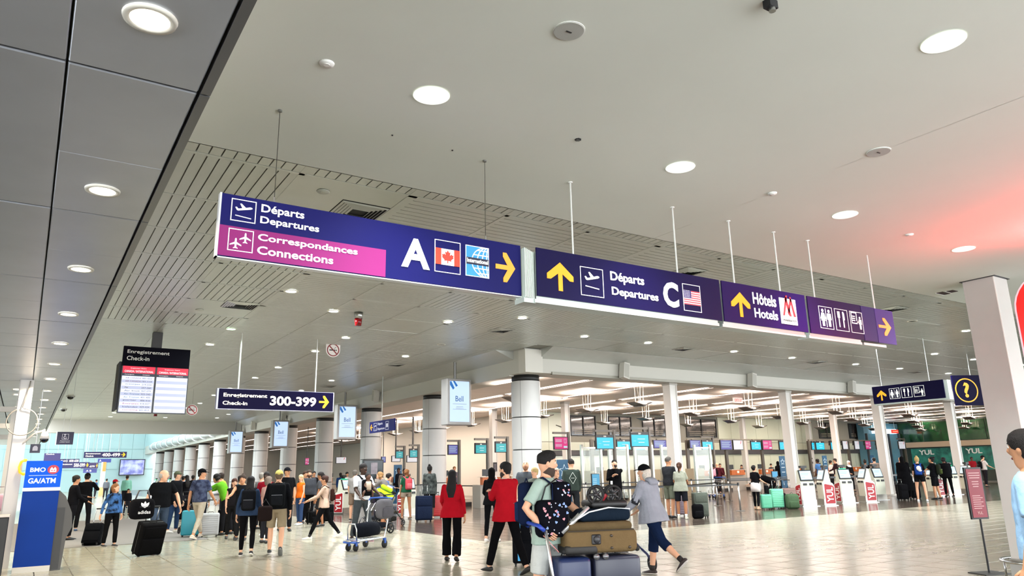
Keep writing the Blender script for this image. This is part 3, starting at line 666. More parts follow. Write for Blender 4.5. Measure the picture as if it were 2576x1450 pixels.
L = MB(); arrow(L, U(.085), U(.30), V(.16), V(.78), up=True, y=-.001); L.build('arrow', YEL, t)
L = MB(); text(L, 'Hôtels', U(.34), U(.62), V(.54), V(.84), -.001, .02); text(L, 'Hotels', U(.345), U(.625), V(.2), V(.44), -.001, .02); L.build('lettering', LETTER, t)
MB().box(U(.66), U(.865), -.006, 0, V(.14), V(.82)).build('logo_plate', mat('#e6e6dc', .5), t)
L = MB(); lx, lz, ls = U(.69), V(.36), U(.145)
for pts in ([(0, 0), (.12, 0), (.2, .2), (.5, 1.15), (.36, 1.15), (.1, .3)], [(.25, .95), (.4, 1.1), (.72, 0), (.55, 0)], [(.42, .2), (.5, .05), (.86, .95), (.74, 1.05)], [(.68, 1.1), (.8, 1.1), (1.1, 0), (.93, 0)]): poly(L, pts, lx, lz, ls, y=-.006)
L.build('logo_mark', mat('#a5222c', .5), t); L = MB(); text(L, 'MARRIOTT', U(.69), U(.85), V(.215), V(.265), -.006, .0); L.build('lettering', mat('#3a3a3a', .5), t)
t, Wc = rodsign(8.905, 10.185, 'purple hanging sign with rest room, restaurant and kiosk pictograms', '#1b0b3c', (9.27,))
U = lambda a: a*Wc
L = MB(); 
for k, f in enumerate(('m', 'f', 'k')):
    x0 = U(.18+.29*k); s_ = U(.245); frame2(L, x0, x0+s_, V(.17), V(.78), .006, -.001)
    if f == 'm': man(L, x0+.27*s_, V(.24), V(.47), -.001, True); man(L, x0+.73*s_, V(.24), V(.47), -.001); L.box(x0+.485*s_, x0+.515*s_, -.005, -.001, V(.22), V(.73))
    elif f == 'f': fork_knife(L, x0, V(.2), s_, -.001)
    else: kiosk_icon(L, x0, V(.24), s_, -.001)
L.build('pictograms', LETTER, t)
t = thing('hanging_sign', 'paler violet end panel of the sign row with an orange right arrow', 'sign', (10.19*S8, CY-.004, Cz-.004)); Wc = (11.03-10.19)*S8
MB().box(0, Wc*.42, 0, .012, 0, Chh).build('face_panel', mat('#2a1f56', .4, spec=.15), t); MB().box(Wc*.42, Wc, -.003, .010, -.004, Chh-.004).build('face_panel', mat('#3f2f70', .4, spec=.15), t)
MB().box(0, Wc*.7, .02, .17, -.05, -.02).build('bottom_rail', ALU, t); wire(t, (10.78-10.19)*S8, .10, Chh-.03, ZW-Cz, .0085, 'rod', mat('#c9cac4', .4)); MB().box(0, Wc*.6, .012, .15, 0, Chh-.03).build('sign_box', ALU, t)
L = MB(); arrow(L, Wc*.48, Wc*.88, V(.22), V(.74), y=-.003); L.build('arrow', mat('#f0a040', .5), t)
# check-in board
BY = 23.1; t = thing('information_board', 'black check-in board with two tall white screens hanging from a dark post', 'board', (1.98, BY, 3.38))
MB().box(0, 1.76, 0, .14, 1.32, 1.89).build('header', mat('#050410', .5, spec=.05), t); MB().box(-.06, 0, .1, .9, .1, 1.45).build('rear_screen', DARK, t)
MB().box(.72, .98, .05, .25, 1.89, 2.355).build('post', mat('#1b1717', .4), t)
L = MB(); text(L, 'Enregistrement', .10, 1.2, 1.66, 1.79, -.001, .01); text(L, 'Check-in', .10, .68, 1.49, 1.61, -.001, .01); L.build('lettering', mat('#d9d8d2', .5), t)
for k in (0, 1):
    x0 = .03+k*.885; o = MB().box(x0-.03, x0+.855, 0, .12, 0, 1.32).build('display', mat('#0a0b10', .3), t)
    MB().box(x0, x0+.83, -.004, 0, .03, 1.04).build('screen', mat('#c9cfee', .4, emit=1.15), o)
    MB().box(x0, x0+.83, -.006, 0, 1.12, 1.32).build('red_header', mat('#e3173f', .4, emit=.75), o); MB().box(x0, x0+.83, -.006, 0, 1.04, 1.12).build('dark_row', mat('#2c3550', .4, emit=.3), o)
    L = MB(); text(L, 'CANADA / INTERNATIONAL', x0+.05, x0+.79, 1.145, 1.205, -.006, .02); text(L, 'Enregistrement / Check-in', x0+.2, x0+.6, 1.24, 1.28, -.006, 0); text(L, 'Compagnies', x0+.06, x0+.3, 1.065, 1.095, -.006, 0); text(L, 'Comptoirs', x0+.52, x0+.7, 1.065, 1.095, -.006, 0); L.build('lettering', mat('#ffe9ec', .4, emit=.9), o)
    L = MB()
    for q in range(11):
        z = .96-q*.09
        if q % 2: L.box(x0+.01, x0+.82, -.005, -.004, z-.02, z+.065)
    L.build('row_bands', mat('#b4b9d4', .4, emit=.85), o)
rows_ = [('AIR CANADA', '001-022', '#b9808a'), ('AIR CANADA', '101-114', '#b9808a'), ('westjet', '219-224', '#2f6e86'), ('~', '257-260', '#a9a9b9'), ('Air Inuit', '267-272', '#33333c'), ('Air Transat', '322-342', '#5c9bc0'), ('Air Transat', '401-405', '#5c9bc0'), ('porter', '406-410', '#23284f'), ('Emirates', '418-427', '#d2414c'), ('Icelandair', '429-434', '#2b4a80'), ('sunwing', '601-812', '#e0605a')]
for q, (a, b, c_) in enumerate(rows_):
    z = .965-q*.09; L = MB()
    text(L, a, .12, .16+min(.36, .05*len(a)), z, z+.04, -.006, 0); L.build('lettering', mat(c_, .5, emit=.25), t)
    L = MB(); text(L, b, .55, .80, z, z+.042, -.006, .0); L.build('lettering', mat('#3a3c48', .5), t)
# 300-399 sign
t = thing('hanging_sign', 'backlit dark sign reading Enregistrement Check-in 300-399 with a yellow arrow', 'sign', (4.45, 22.2, 3.5)); Wc, Hc = 3.4, .57
MB().box(-.05, Wc+.03, .0, .2, -.02, Hc+.01).build('sign_box', mat('#a9a7b6', .4, .3), t); MB().box(0, Wc, -.01, 0, 0, Hc).build('face_panel', NIGHT, t)
L = MB(); text(L, 'Enregistrement', .13, 1.37, .31, .45, -.01, .02); text(L, 'Check-in', .12, .81, .11, .22, -.01, .02); L.build('lettering', LETTER_ON, t)
L = MB(); text(L, '300-399', 1.46, 2.86, .125, .41, -.01, .03); L.build('lettering', LETTER_ON, t)
L = MB(); arrow(L, 2.95, 3.27, .09, .47, y=-.01); L.build('arrow', YEL_ON, t)
for x in (.55, 2.85): wire(t, x, .1, Hc, ZS-3.5, .022, 'rod', mat('#c7c6c0', .4))
# advertising screens on poles
for k, (Yb, lab) in enumerate([(24.4, 'nearest'), (36.2, 'second'), (48, 'third'), (60, 'farthest')]):
    x0 = 13.06; t = thing('advert_screen', '%s of the pole-hung portrait advert screens along the columns, pale blue with dark blue word' % lab if k else 'nearest portrait advert screen, pale blue, hanging by the thick corner column', 'screen', (x0, Yb, 3.31))
    MB().rbox(0, 1.06, 0, .5, 0, 1.75, .03, 2).build('case', mat('#a5a3a1', .4, .2), t); MB().box(.12, .96, -.006, 0, .12, 1.65).build('screen', mat('#b8cff6', .4, emit=.95), t)
    L = MB(); text(L, 'Bell', .36, .70, .88, 1.09, -.006, 0.0); L.build('lettering', mat('#1f5f9e', .4), t)
    L = MB(); 
    for q, (a, w_) in enumerate([(.86, .6), (.76, .3), (.70, .34), (.66, .6)]): L.box(.54-w_/2, .54+w_/2, -.008, -.006, a-.5*.0-.08, a-.068)
    L.build('small_print', mat('#7c8494', .4), t)
    L = MB(); L.prism([(.12, 1.62), (.12, 1.5), (.25, 1.32), (.32, 1.38), (.17, 1.65)], -.009, -.006); L.prism([(.25, 1.65), (.33, 1.65), (.46, 1.48), (.38, 1.43)], -.009, -.006); L.build('blue_stripes', mat('#1f7ad0', .4, emit=.5), t)
    MB().tube([(.5, .3, 1.75), (.5, .3, ZS-3.325)], .055, 8).build('pole', mat('#8e8d8c', .4, .4), t)
# blue departures sign seen across the columns
def xsign(X0, ya, yb, za, zb, label, col, name='hanging_sign'):
    """sign whose face looks to -x: local x runs from far (ya) to near (yb)"""
    t = thing(name, label, 'sign', (X0, ya, za), -PI/2); return t, abs(ya-yb), zb-za
t, Wc, Hc = xsign(12.8, 31.27, 28.6, 3.34, 3.835, 'small blue departures sign with a left arrow in front of the round columns', NAVY)
MB().box(0, Wc, 0, .06, 0, Hc).build('face_panel', mat('#1c2060', .5, spec=.1), t)
L = MB(); arrow(L, .08, .38, .11, .38, left=True); L.build('arrow', YEL, t)
L = MB(); frame2(L, .48, .82, .08, .42, .02); takeoff(L, .5, .1, .3); frame2(L, 1.78, 2.1, .06, .42, .02); L.box(1.84, 2.04, -.004, 0, .17, .33); text(L, 'Départs', .9, 1.45, .28, .42); text(L, 'Departures', .9, 1.68, .07, .2); L.build('lettering', mat('#cfcfe0', .5), t)
wire(t, 1.3, .03, Hc, ZS-3.34, .02, 'rod', STEEL)
# right-hand services sign and question mark sign
t, Wc, Hc = xsign(25.4, 14.95, 12.45, 3.66, 4.27, 'dark blue services sign with an up arrow and three white pictograms', NIGHT)
MB().box(0, Wc, 0, .03, 0, Hc).build('face_panel', NIGHT, t); MB().box(0, Wc+.12, .03, .25, -.05, Hc-.02).build('sign_box', ALU, t)
L = MB(); arrow(L, .15, .50, .10, .46, up=True); L.build('arrow', YEL, t)
L = MB()
for k, f in enumerate(('m', 'f', 'k')):
    x0 = .62+.43*k; s_ = .37; frame2(L, x0, x0+s_, .12, .49, .012)
    if f == 'm': man(L, x0+.25*s_, .16, .28, 0, True); man(L, x0+.75*s_, .16, .28); L.box(x0+.49*s_, x0+.51*s_, -.004, 0, .15, .46)
    elif f == 'f': fork_knife(L, x0, .12, s_)
    else: kiosk_icon(L, x0, .12, s_)
L.build('pictograms', LETTER, t)
for x in (.3, 2.0): wire(t, x, .12, Hc, ZS-3.66, .014, 'rod', STEEL)
p = aty(2394, 945, 14.5); q = aty(2407, 1021, 14.5)
t = thing('hanging_sign', 'dark blue sign with a yellow ringed question mark, half hidden by the pillar', 'sign', (p.x, 14.5, q.z), -.5); h_ = p.z-q.z
MB().box(0, 1.6, 0, .08, 0, h_).build('face_panel', NIGHT, t); L = MB(); ring2(L, .52, h_/2, h_*.40, .045); L.build('yellow_ring', YEL, t); L = MB(); text(L, '?', .40, .64, h_*.26, h_*.76, 0, .03); L.build('question_mark', YEL, t); wire(t, .8, .04, h_, ZS-q.z, .014, 'rod', STEEL)
# exit sign
p = aty(1857, 1008, 26); t = thing('exit_sign', 'white lit sign with red lettering in the check-in hall', 'sign', (p.x-.33, 26, p.z-.13)); MB().box(0, .68, 0, .08, 0, .27).build('box', mat('#f4cfc4', .4, emit=1.0), t); L = MB(); text(L, 'SORTIE EXIT', .04, .64, .05, .22); L.build('lettering', mat('#e85a4a', .4, emit=.6), t); wire(t, .34, .04, .27, 5.15-p.z+.13, .015, 'rod', STEEL)
p = aty(2252, 1086, 36); t = thing('exit_sign', 'small glowing red exit sign above the blue glazed entrance', 'sign', (p.x-.5, 36, p.z-.15)); MB().box(0, 1.0, 0, .08, 0, .3).build('box', mat('#ff2a1a', .4, emit=1.2), t); MB().box(.1, .9, -.01, 0, .1, .2).build('lettering_bar', mat('#ff8a70', .4, emit=1.0), t); wire(t, .5, .04, .3, 5.15-p.z+.15, .015, 'rod', STEEL)
# wheelchair sign and small sign by the post
p = aty(145, 1087, 30); q = aty(183, 1119, 30)
t = thing('hanging_sign', 'square dark sign with a white wheelchair pictogram hanging on wires', 'sign', (p.x, 30, q.z)); w_, h_ = q.x-p.x, p.z-q.z
MB().box(0, w_, 0, .06, 0, h_).build('face_panel', mat('#221c42', .4), t); MB().box(-.03, 0, 0, .07, -.02, h_+.02).build('edge', STEEL, t)
L = MB(); frame2(L, .3*w_, .7*w_, .40*h_, .84*h_, .012); ring2(L, .5*w_, .56*h_, .11*w_, .02, a0=2.2, a1=6.0); L.prism(ngon(.47*w_, .78*h_, .03), -.004, 0); L.box(.46*w_, .49*w_, -.004, 0, .58*h_, .74*h_); L.box(.47*w_, .58*w_, -.004, 0, .58*h_, .61*h_); text(L, 'Assistance', .2*w_, .8*w_, .26*h_, .33*h_); text(L, 'mobilité réduite', .2*w_, .8*w_, .15*h_, .21*h_); L.build('pictogram', mat('#d8d5e2', .5), t)
for x in (.3, .7): wire(t, x*w_, .03, h_, ZS-q.z, .006, 'wire', STEEL)
p = aty(77, 1118, 19); q = aty(100, 1140, 19)
t = thing('hanging_sign', 'small dark square sign with a grey taxi-like pictogram next to the post', 'sign', (p.x, 19, q.z)); w_, h_ = q.x-p.x, p.z-q.z
MB().box(0, w_, 0, .05, 0, h_).build('face_panel', mat('#1b1930', .4), t); L = MB(); L.prism([(.25*w_, .25*h_), (.75*w_, .25*h_), (.75*w_, .6*h_), (.62*w_, .8*h_), (.38*w_, .8*h_), (.25*w_, .6*h_)], -.004, 0); L.build('pictogram', mat('#9c9aa6', .5), t); wire(t, w_/2, .03, h_, ZL-q.z, .01, 'rod', STEEL)
# far signs
def farsign(x0, x1, y0, y1, Y, label, col, words, arr=True, emit=True, hang=6.):
    p = aty(x0, y0, Y); q = aty(x1, y1, Y); t = thing('hanging_sign', label, 'sign', (p.x, Y, q.z)); w_, h_ = q.x-p.x, p.z-q.z
    MB().box(0, w_, 0, .2, 0, h_).build('face_panel', mat(col, .4), t)
    L = MB()
    for (s_, a, b, c, d) in words: text(L, s_, a*w_, b*w_, c*h_, d*h_, 0, .02, d=.02)
    L.build('lettering', LETTER_ON if emit else LETTER, t)
    if arr: L = MB(); arrow(L, .87*w_, .97*w_, .15*h_, .85*h_, d=.02); L.build('arrow', YEL_ON, t)
    for s_ in (.2, .8): wire(t, s_*w_, .1, h_, hang-q.z, .02, 'rod', STEEL)
farsign(212, 318, 1137.5, 1152, 61.5, 'far dark sign reading 400-499 with a yellow arrow under the bulkhead', '#17134a', [('Enregistrement', .04, .38, .55, .8), ('Check-in', .04, .22, .18, .42), ('400-499', .42, .84, .22, .78)], hang=4.9)
farsign(153, 224, 1164, 1178, 76, 'far dark sign reading 500-599 with yellow arrow in the atrium', '#17134a', [('Enregistrement', .06, .4, .5, .78), ('500-599', .46, .84, .2, .8)], hang=10)
farsign(151, 199, 1155.5, 1164.5, 82, 'far dark sign reading 600-658 above the 500-599 one', '#17134a', [('600-658', .48, .96, .2, .8), ('Check-in', .05, .4, .3, .7)], False, hang=10)
farsign(205, 246, 1165, 1179, 86, 'far dark sign with two small yellow arrows in the atrium', '#2a1a50', [('500-579', .2, .8, .2, .5)], hang=10)
farsign(210, 243, 1180, 1190, 87.2, 'far violet and white sign below the arrows', '#5a5fa8', [('A B', .2, .6, .3, .7)], False, hang=10)
farsign(112, 151, 1141, 1160, 70, 'far red and dark blue screen board above the cash machine', '#2a2152', [('Check-in', .1, .6, .8, .95)], False, hang=10)
p = aty(114, 1149, 69.9); MB
farsign(247, 279, 1155, 1164, 87.2, 'far blue sign over the orange banner', '#2d3a90', [('A', .1, .25, .2, .8)], False, hang=10)
t = thing('banner', 'tall white and orange banner standing far down the atrium', 'banner', (aty(248, 1238, 85).x, 85, 0)); p = Vector((aty(248, 1238, 85).x, 85, 0)); q = aty(268, 1163, 85); w_, h_ = q.x-p.x, q.z-p.z
MB().box(0, w_, 0, .3, 0, h_).build('panel', mat('#e9dccb', .5), t); MB().box(.3*w_, w_, -.03, 0, .72*h_, h_).build('orange_top', mat('#f09345', .5), t); MB().box(0, w_, -.03, 0, .02, .25*h_).build('orange_foot', mat('#f0b277', .5), t)
t = thing('video_screen', 'far dark video screen with a blurred blue picture', 'screen', aty(298, 1197, 117.6)); MB().box(0, 3.2, 0, .2, 0, 2.2).build('frame', DARK, t); MB().box(.1, 3.1, -.02, 0, .1, 2.1).build('picture', mat('#6a6fae', .4, emit=.5, col2='#c9cfe8', ns=1.2, noise=.2), t)
# security camera on the post and wall speakers on the beams
def wallspk(px, py, Y=None, X=None, label=''):
    p = aty(px, py, Y) if Y else atx(px, py, X)
    t = thing('wall_loudspeaker', label, 'speaker', p, 0 if Y else -PI/2)
    m_ = MB(); m_.prism([(-.16, -.28), (.12, -.34), (.2, .26), (-.08, .3)], -.34, -.06); m_.build('cabinet', mat('#cdcbc3', .5), t); m_ = MB(); m_.prism([(-.12, -.24), (.10, -.3), (.16, .22), (-.06, .26)], -.345, -.34); m_.build('grille', mat('#b1afa6', .6), t)
    MB().box(-.03, .06, -.08, .02, -.08, .08).build('bracket', STEEL, t)
wallspk(1561, 934, Y=20.88, label='white wall loudspeaker on the right-hand beam, nearest the corner'); wallspk(1882, 958, Y=20.88, label='white wall loudspeaker in the middle of the right-hand beam'); wallspk(2133, 975, Y=20.88, label='white wall loudspeaker at the far end of the right-hand beam')
wallspk(954, 996, X=14.22, label='white wall loudspeaker on the long beam left of the second column'); wallspk(720, 1050, X=14.22, label='white wall loudspeaker on the long beam near the second advert screen'); wallspk(643, 1071, X=14.22, label='white wall loudspeaker on the long beam near the third advert screen')
# ================================================================== COLUMNS
CP = mat('#c3c2bf', .42, 0., noise=.03, ns=2)
def arcpanel(r, a0, a1, z0, z1, n=8, t=.03):
    m_ = MB(); vs = []
    for k in range(n+1):
        a = a0+(a1-a0)*k/n
        for rr in (r, r-t):
            for z in (z0, z1): vs.append((rr*math.cos(a), rr*math.sin(a), z))
    fs = []
    for k in range(n):
        o = 4*k; fs += [(o, o+4, o+5, o+1), (o+1, o+5, o+7, o+3), (o, o+2, o+6, o+4)]
    m_.add(vs, fs); return m_
RC = .53; tiers = [(.16, 1.13), (1.17, 2.28), (2.32, 3.41), (3.45, 4.72)]
cpm = {}
for (z0, z1) in tiers:
    for k in range(4): cpm[(z0, k)] = arcpanel(RC, k*PI/2+.62, (k+1)*PI/2+.602, z0, z1).mesh('panel', CP, True); autosmooth(cpm[(z0, k)], 30)
core = MB().cyl((0, 0, 0), RC-.03, 4.95, 32).mesh('core', mat('#4a4a48', .4, .5), True)
foot = MB().cyl((0, 0, 0), RC+.01, .15, 32).mesh('base_ring', mat('#7c7d7d', .4, .6), True)
band = MB().cyl((0, 0, 4.72), RC-.02, .2, 32).mesh('cap', mat('#1a1a1a', .5), True)
cl_ = ['thick round white column at the corner of the two beams'] + ['round white column, %s in the row from the corner' % w_ for w_ in ('second', 'third', 'fourth', 'fifth', 'sixth', 'seventh')]
for k in range(13):
    lab = cl_[k] if k < 7 else 'far round white column, %s in the row from the corner' % ORD[k]
    t = thing('round_column', lab, 'column', (14.95, 21.9+7.2*k, 0), 0, 'round columns in a row' if k > 6 else None, kind='structure')
    link('core', core, t); link('base_ring', foot, t); link('cap', band, t)
    for (z0, q), m_ in cpm.items(): link('panel', m_, t)
SQ = mat('#d9d6d0', .45)
def sqcol(x, y, h, label, s=.20, group=None):
    t = thing('square_column', label, 'column', (x, y, 0), 0, group, kind='structure')
    m_ = MB()
    for a in (-1, 1): m_.box(a*s-(.03 if a > 0 else 0), a*s+(.03 if a < 0 else 0), -s, s, 0, h)
    m_.box(-s+.02, s-.02, -s*.75, s*.75, 0, h); m_.build('shaft', SQ, t)
    MB().box(-s-.02, s+.02, -s-.02, s+.02, h-.1, h).build('head_plate', mat('#b1aea6', .5), t); MB().cyl((0, 0, 0), s*1.7, .07, 20).build('base_plate', mat('#c7c2b8', .4), t)
for k, l in enumerate(['square white post under the right-hand beam, nearest the corner', 'second square white post under the right-hand beam', 'third square white post under the right-hand beam, below the services sign', 'fourth square white post under the right-hand beam, by the pillar']):
    sqcol((21.75, 29.15, 36.6, 43.9)[k], 21.4, 4.95, l)
for k, (px, py) in enumerate([(1421,1012),(1498,1043),(1240,1030),(1193,1075),(979,1085),(2092,1031),(1865,1050),(2160,1063),(2279,1063),(2382,1066),(885,1105),(2030,1056)]):
    p = atz(px, py, ZH); sqcol(p.x, min(p.y, 58), ZH, 'slim white post inside the check-in hall, '+['just right of the thick round column', 'behind the two near cyan screens', 'left of the thick round column', 'right of the nearest advert screen', 'left of the second round column', 'left of the services sign', 'between the first and second big posts', 'behind the far kiosks', 'in front of the blue entrance', 'in front of the green glass', 'left of the third round column', 'right of the second big post'][k], .17, 'slim white posts inside the hall')
# ---- big pillar at right
CX, CY0, CY1 = 11.43, 4.66, 5.09
t = thing('square_pillar', 'large square white pillar near the right edge, lit red on one side', 'pillar', (CX, CY0, 0), kind='structure')
m_ = MB(); m_.box(0, .40, 0, CY1-CY0, 0, ZW); m_.build('shaft', mat('#b2aea8', .5, noise=.04, ns=4), t)
MB().box(-.003, .0, .0, .012, 0, ZW).build('corner_bead', mat('#ece8e2', .4), t); MB().box(-.03, .43, -.03, CY1-CY0+.03, ZW-.008, ZW).build('shadow_gap', DARK, t)
MB().box(-.02, .42, -.02, CY1-CY0+.02, 0, .3).build('foot', mat('#8e8b86', .4, .4), t)
t = thing('bumper_rail', 'curved steel bumper rail round the foot of the white pillar', 'rail', (CX+.2, CY0+.2, .27)); pts = [(.42*math.cos(a), .42*math.sin(a), 0) for a in [k*2*PI/32 for k in range(33)]]
MB().tube(pts, .022, 8, ref=(0, 0, 1)).build('ring', CHROME, t, True)
for a in (0, PI/2, PI, -PI/2): MB().tube([(.42*math.cos(a), .42*math.sin(a), 0), (.42*math.cos(a), .42*math.sin(a), -.27)], .015, 8).build('leg', CHROME, t, True)
# red lit sign box
p = atx(2561, 800, 9.3); pt_ = atx(2574, 690, 9.3); RS = mat('#ff0804', .35, emit=3.2)
t = thing('red_light_box', 'large glowing red light box with rounded corner at the right edge', 'light box', (9.3, p.y, pt_.z-1.35), -PI/2)
out = [(0, 0), (1.9, 0), (1.9, 1.35), (.4, 1.35)]+[(.4-.4*math.sin(a), .95+.4*math.cos(a)) for a in [k*PI/16 for k in range(1, 9)]]
m_ = MB(); m_.prism(out, 0, .03); m_.build('red_face', RS, t); m_ = MB(); m_.prism([(a*.98+.02, b*.98+.01) for a, b in out], .33, .36); m_.build('rear_panel', mat('#8e1216', .4), t); m_ = MB(); m_.prism([(a*1.03-.03, b*1.02-.01) for a, b in out], .03, .33); m_.build('edge_trim', mat('#ffd9e2', .4, emit=.6), t)
for rt, lo_ in (((PI, 0, 0), (.7, .17, 1.40)), ((0, PI/2, .45), (-.08, .17, .7))):
    l = bpy.data.lights.new('red_glow', 'AREA'); l.shape = 'RECTANGLE'; l.size = .9; l.size_y = .3; l.energy = 20 if rt[0] > 1 else 7; l.color = (1, .03, .03)
    o = bpy.data.objects.new('red_glow', l); C.objects.link(o); o.parent = t; o.location = lo_; o.rotation_euler = rt
for x in (.5, 1.5): MB().tube([(x, .17, 1.35), (x, .17, ZW-(pt_.z-1.35))], .015, 6).build('hanger', STEEL, t)
# ---- placard stand
p = F(2489, 1444); t = thing('placard_stand', 'red and black framed notice placard on a thin black pole in front of the pillar', 'stand', (p.x, p.y, 0), -.35)
q0 = aty(2455, 1308, p.y); q1 = aty(2455, 1176, p.y); zb_, zt_ = q0.z, q1.z
MB().box(-.22, .22, -.16, .16, 0, .015).build('base', mat('#3a3937', .5), t); MB().tube([(0, 0, .015), (0, 0, zb_)], .014, 8).build('pole', DARK, t)
MB().box(-.15, .15, -.012, .02, zb_, zt_).build('frame', DARK, t); MB().box(-.128, .128, -.018, -.012, zb_+.025, zt_-.025).build('red_panel', mat('#8e2636', .5), t)
L = MB()
for k, w_ in enumerate([.2, .2, .18, .12, .12, .1]): L.box(-w_/2, w_/2, -.021, -.018, zt_-.09-.035*k-.02*(k > 2), zt_-.078-.035*k-.02*(k > 2))
for k in range(7): L.box(-.09, .09 if k % 2 else .05, -.021, -.018, zb_+.33-.03*k, zb_+.34-.03*k)
text(L, 'YUL', -.05, .05, zb_+.07, zb_+.11, -.018); L.build('lettering', mat('#d5a7a5', .5), t)
# ---- cash machine
ay = 16.35; t = thing('cash_machine', 'tall blue cash machine with a lit blue header next to the left edge', 'kiosk', (.03, ay, 0))
MB().box(0, .57, .0, .62, 0, .10).build('plinth', mat('#b9b5ac', .5), t); MB().box(0, .57, 0, .62, .10, 1.41).build('side_panel', mat('#062f7e', .45, noise=.12, ns=1.5, spec=.1), t)
MB().box(-.01, .58, -.01, .63, 1.41, 1.47).build('white_band', mat('#d3d1cc', .5), t)
MB().box(-.0, .57, 0, .62, 1.47, 1.95).build('header', mat('#0a55cc', .4, emit=.9, spec=.1), t)
L = MB(); text(L, 'BMO', .07, .31, 1.75, 1.83, 0, .02); text(L, 'GA/ATM', .06, .49, 1.545, 1.64, 0, .025); L.box(.06, .50, -.003, 0, 1.685, 1.69); L.build('lettering', mat('#eef4ff', .5, emit=1.0), t)
MB().prism(ngon(.43, 1.79, .092, .082, 28), -.006, 0).build('red_disc', mat('#c4122c', .4, emit=.6), t)
L = MB(); L.prism([(.38, 1.745), (.48, 1.745), (.48, 1.80), (.455, 1.835), (.43, 1.80), (.405, 1.835), (.38, 1.80)], -.010, -.006); L.build('bank_mark', mat('#ffffff', .5, emit=.9), t)
L = MB(); L.prism([(.39, 1.765), (.41, 1.79), (.43, 1.765)], -.012, -.010); L.prism([(.43, 1.765), (.45, 1.79), (.47, 1.765)], -.012, -.010); L.build('mark_gap', mat('#c4122c', .4), t)
m_ = MB(); m_.prism([(0, 0), (.17, 0), (.2, .55), (.28, .75), (.25, 1.0), (.12, 1.3), (0, 1.42)], .05, .55, 'y', Matrix.Translation((.57, 0, 0))); m_.build('curved_cabinet', mat('#37342f', .4), t)
MB().box(.57, .70, .03, .5, .02, 1.1).build('lower_cabinet', mat('#232323', .5), t)
p = F(0, 1440); t = thing('black_bin', 'black cabinet with a pale top at the bottom left corner', 'cabinet', (-.62, 16.1, 0)); MB().rbox(0, .50, 0, .55, 0, .98, .02).build('body', mat('#0c0c0d', .5), t); MB().box(-.01, .51, -.01, .56, .98, 1.01).build('top', mat('#b5aca4', .4), t)
# ---- white post with camera arm
t = thing('square_post', 'slanting-looking white post behind the cash machine reaching the low ceiling', 'post', (-.14, 17.5, 0), kind='structure')
MB().box(-.11, .11, -.11, .11, 0, ZL+.0).build('shaft', mat('#c9c4bd', .5), t); MB().box(-.13, -.11, -.07, .07, 0, ZL).build('flange', mat('#b8b4ae', .5), t)
MB().tube([(.05, -.12, ZL-.02), (.02, -.14, 3.2), (-.02, -.14, 3.0)]+[(.0+.26*math.cos(a), -.14, 2.72+.26*math.sin(a)) for a in [PI/2-k*PI/12 for k in range(0, 24)]], .012, 6, ref=(0, 1, 0)).build('cable_loop', mat('#8d857a', .6), t, True)
t = thing('security_camera', 'cream dome security camera on a bracket from the white post', 'camera', (-.03, 17.4, 2.45)); MB().tube([(-.05, 0, -.15), (.12, 0, .05), (.3, 0, .12)], .02, 8).build('arm', mat('#c9bfae', .5), t, True)
MB().cyl((.3, 0, -.05), .085, .14, 18, r2=.05).build('housing', mat('#d8cfc0', .4), t, True); MB().ell((.3, 0, -.06), (.075, .075, .07), 14, 8).build('dome', mat('#0b0b0b', .1), t, True)
p = aty(55, 1176, 17.36); t = thing('telephone_sign', 'small glowing orange telephone handset sign on the white post', 'sign', p); L = MB(); L.tube([(.05, 0, .14), (-.02, 0, .10), (-.05, 0, 0), (-.02, 0, -.10), (.05, 0, -.14)], [.02, .022, .018, .022, .02], 8, ref=(0, 1, 0)); L.ell((.04, 0, .13), (.035, .02, .03)); L.ell((.04, 0, -.13), (.035, .02, .03)); L.build('handset', mat('#ffb21e', .4, emit=1.2), t, True)
for k, (py, Y_) in enumerate([(1030, 21), (1072, 22.5), (1100, 24)]):
    q = aty(0, py, Y_); t = thing('cross_rail', ['upper', 'middle', 'lower'][k]+' of the three pale horizontal rails at the left edge', 'rail', (-4, Y_, q.z)); MB().box(0, 3.7, -.05, .05, -.06, .06).build('rail', mat('#b0aba3', .5), t); MB().box(3.6, 3.7, -.06, .06, -q.z, .0).build('upright', mat('#b0aba3', .5), t)

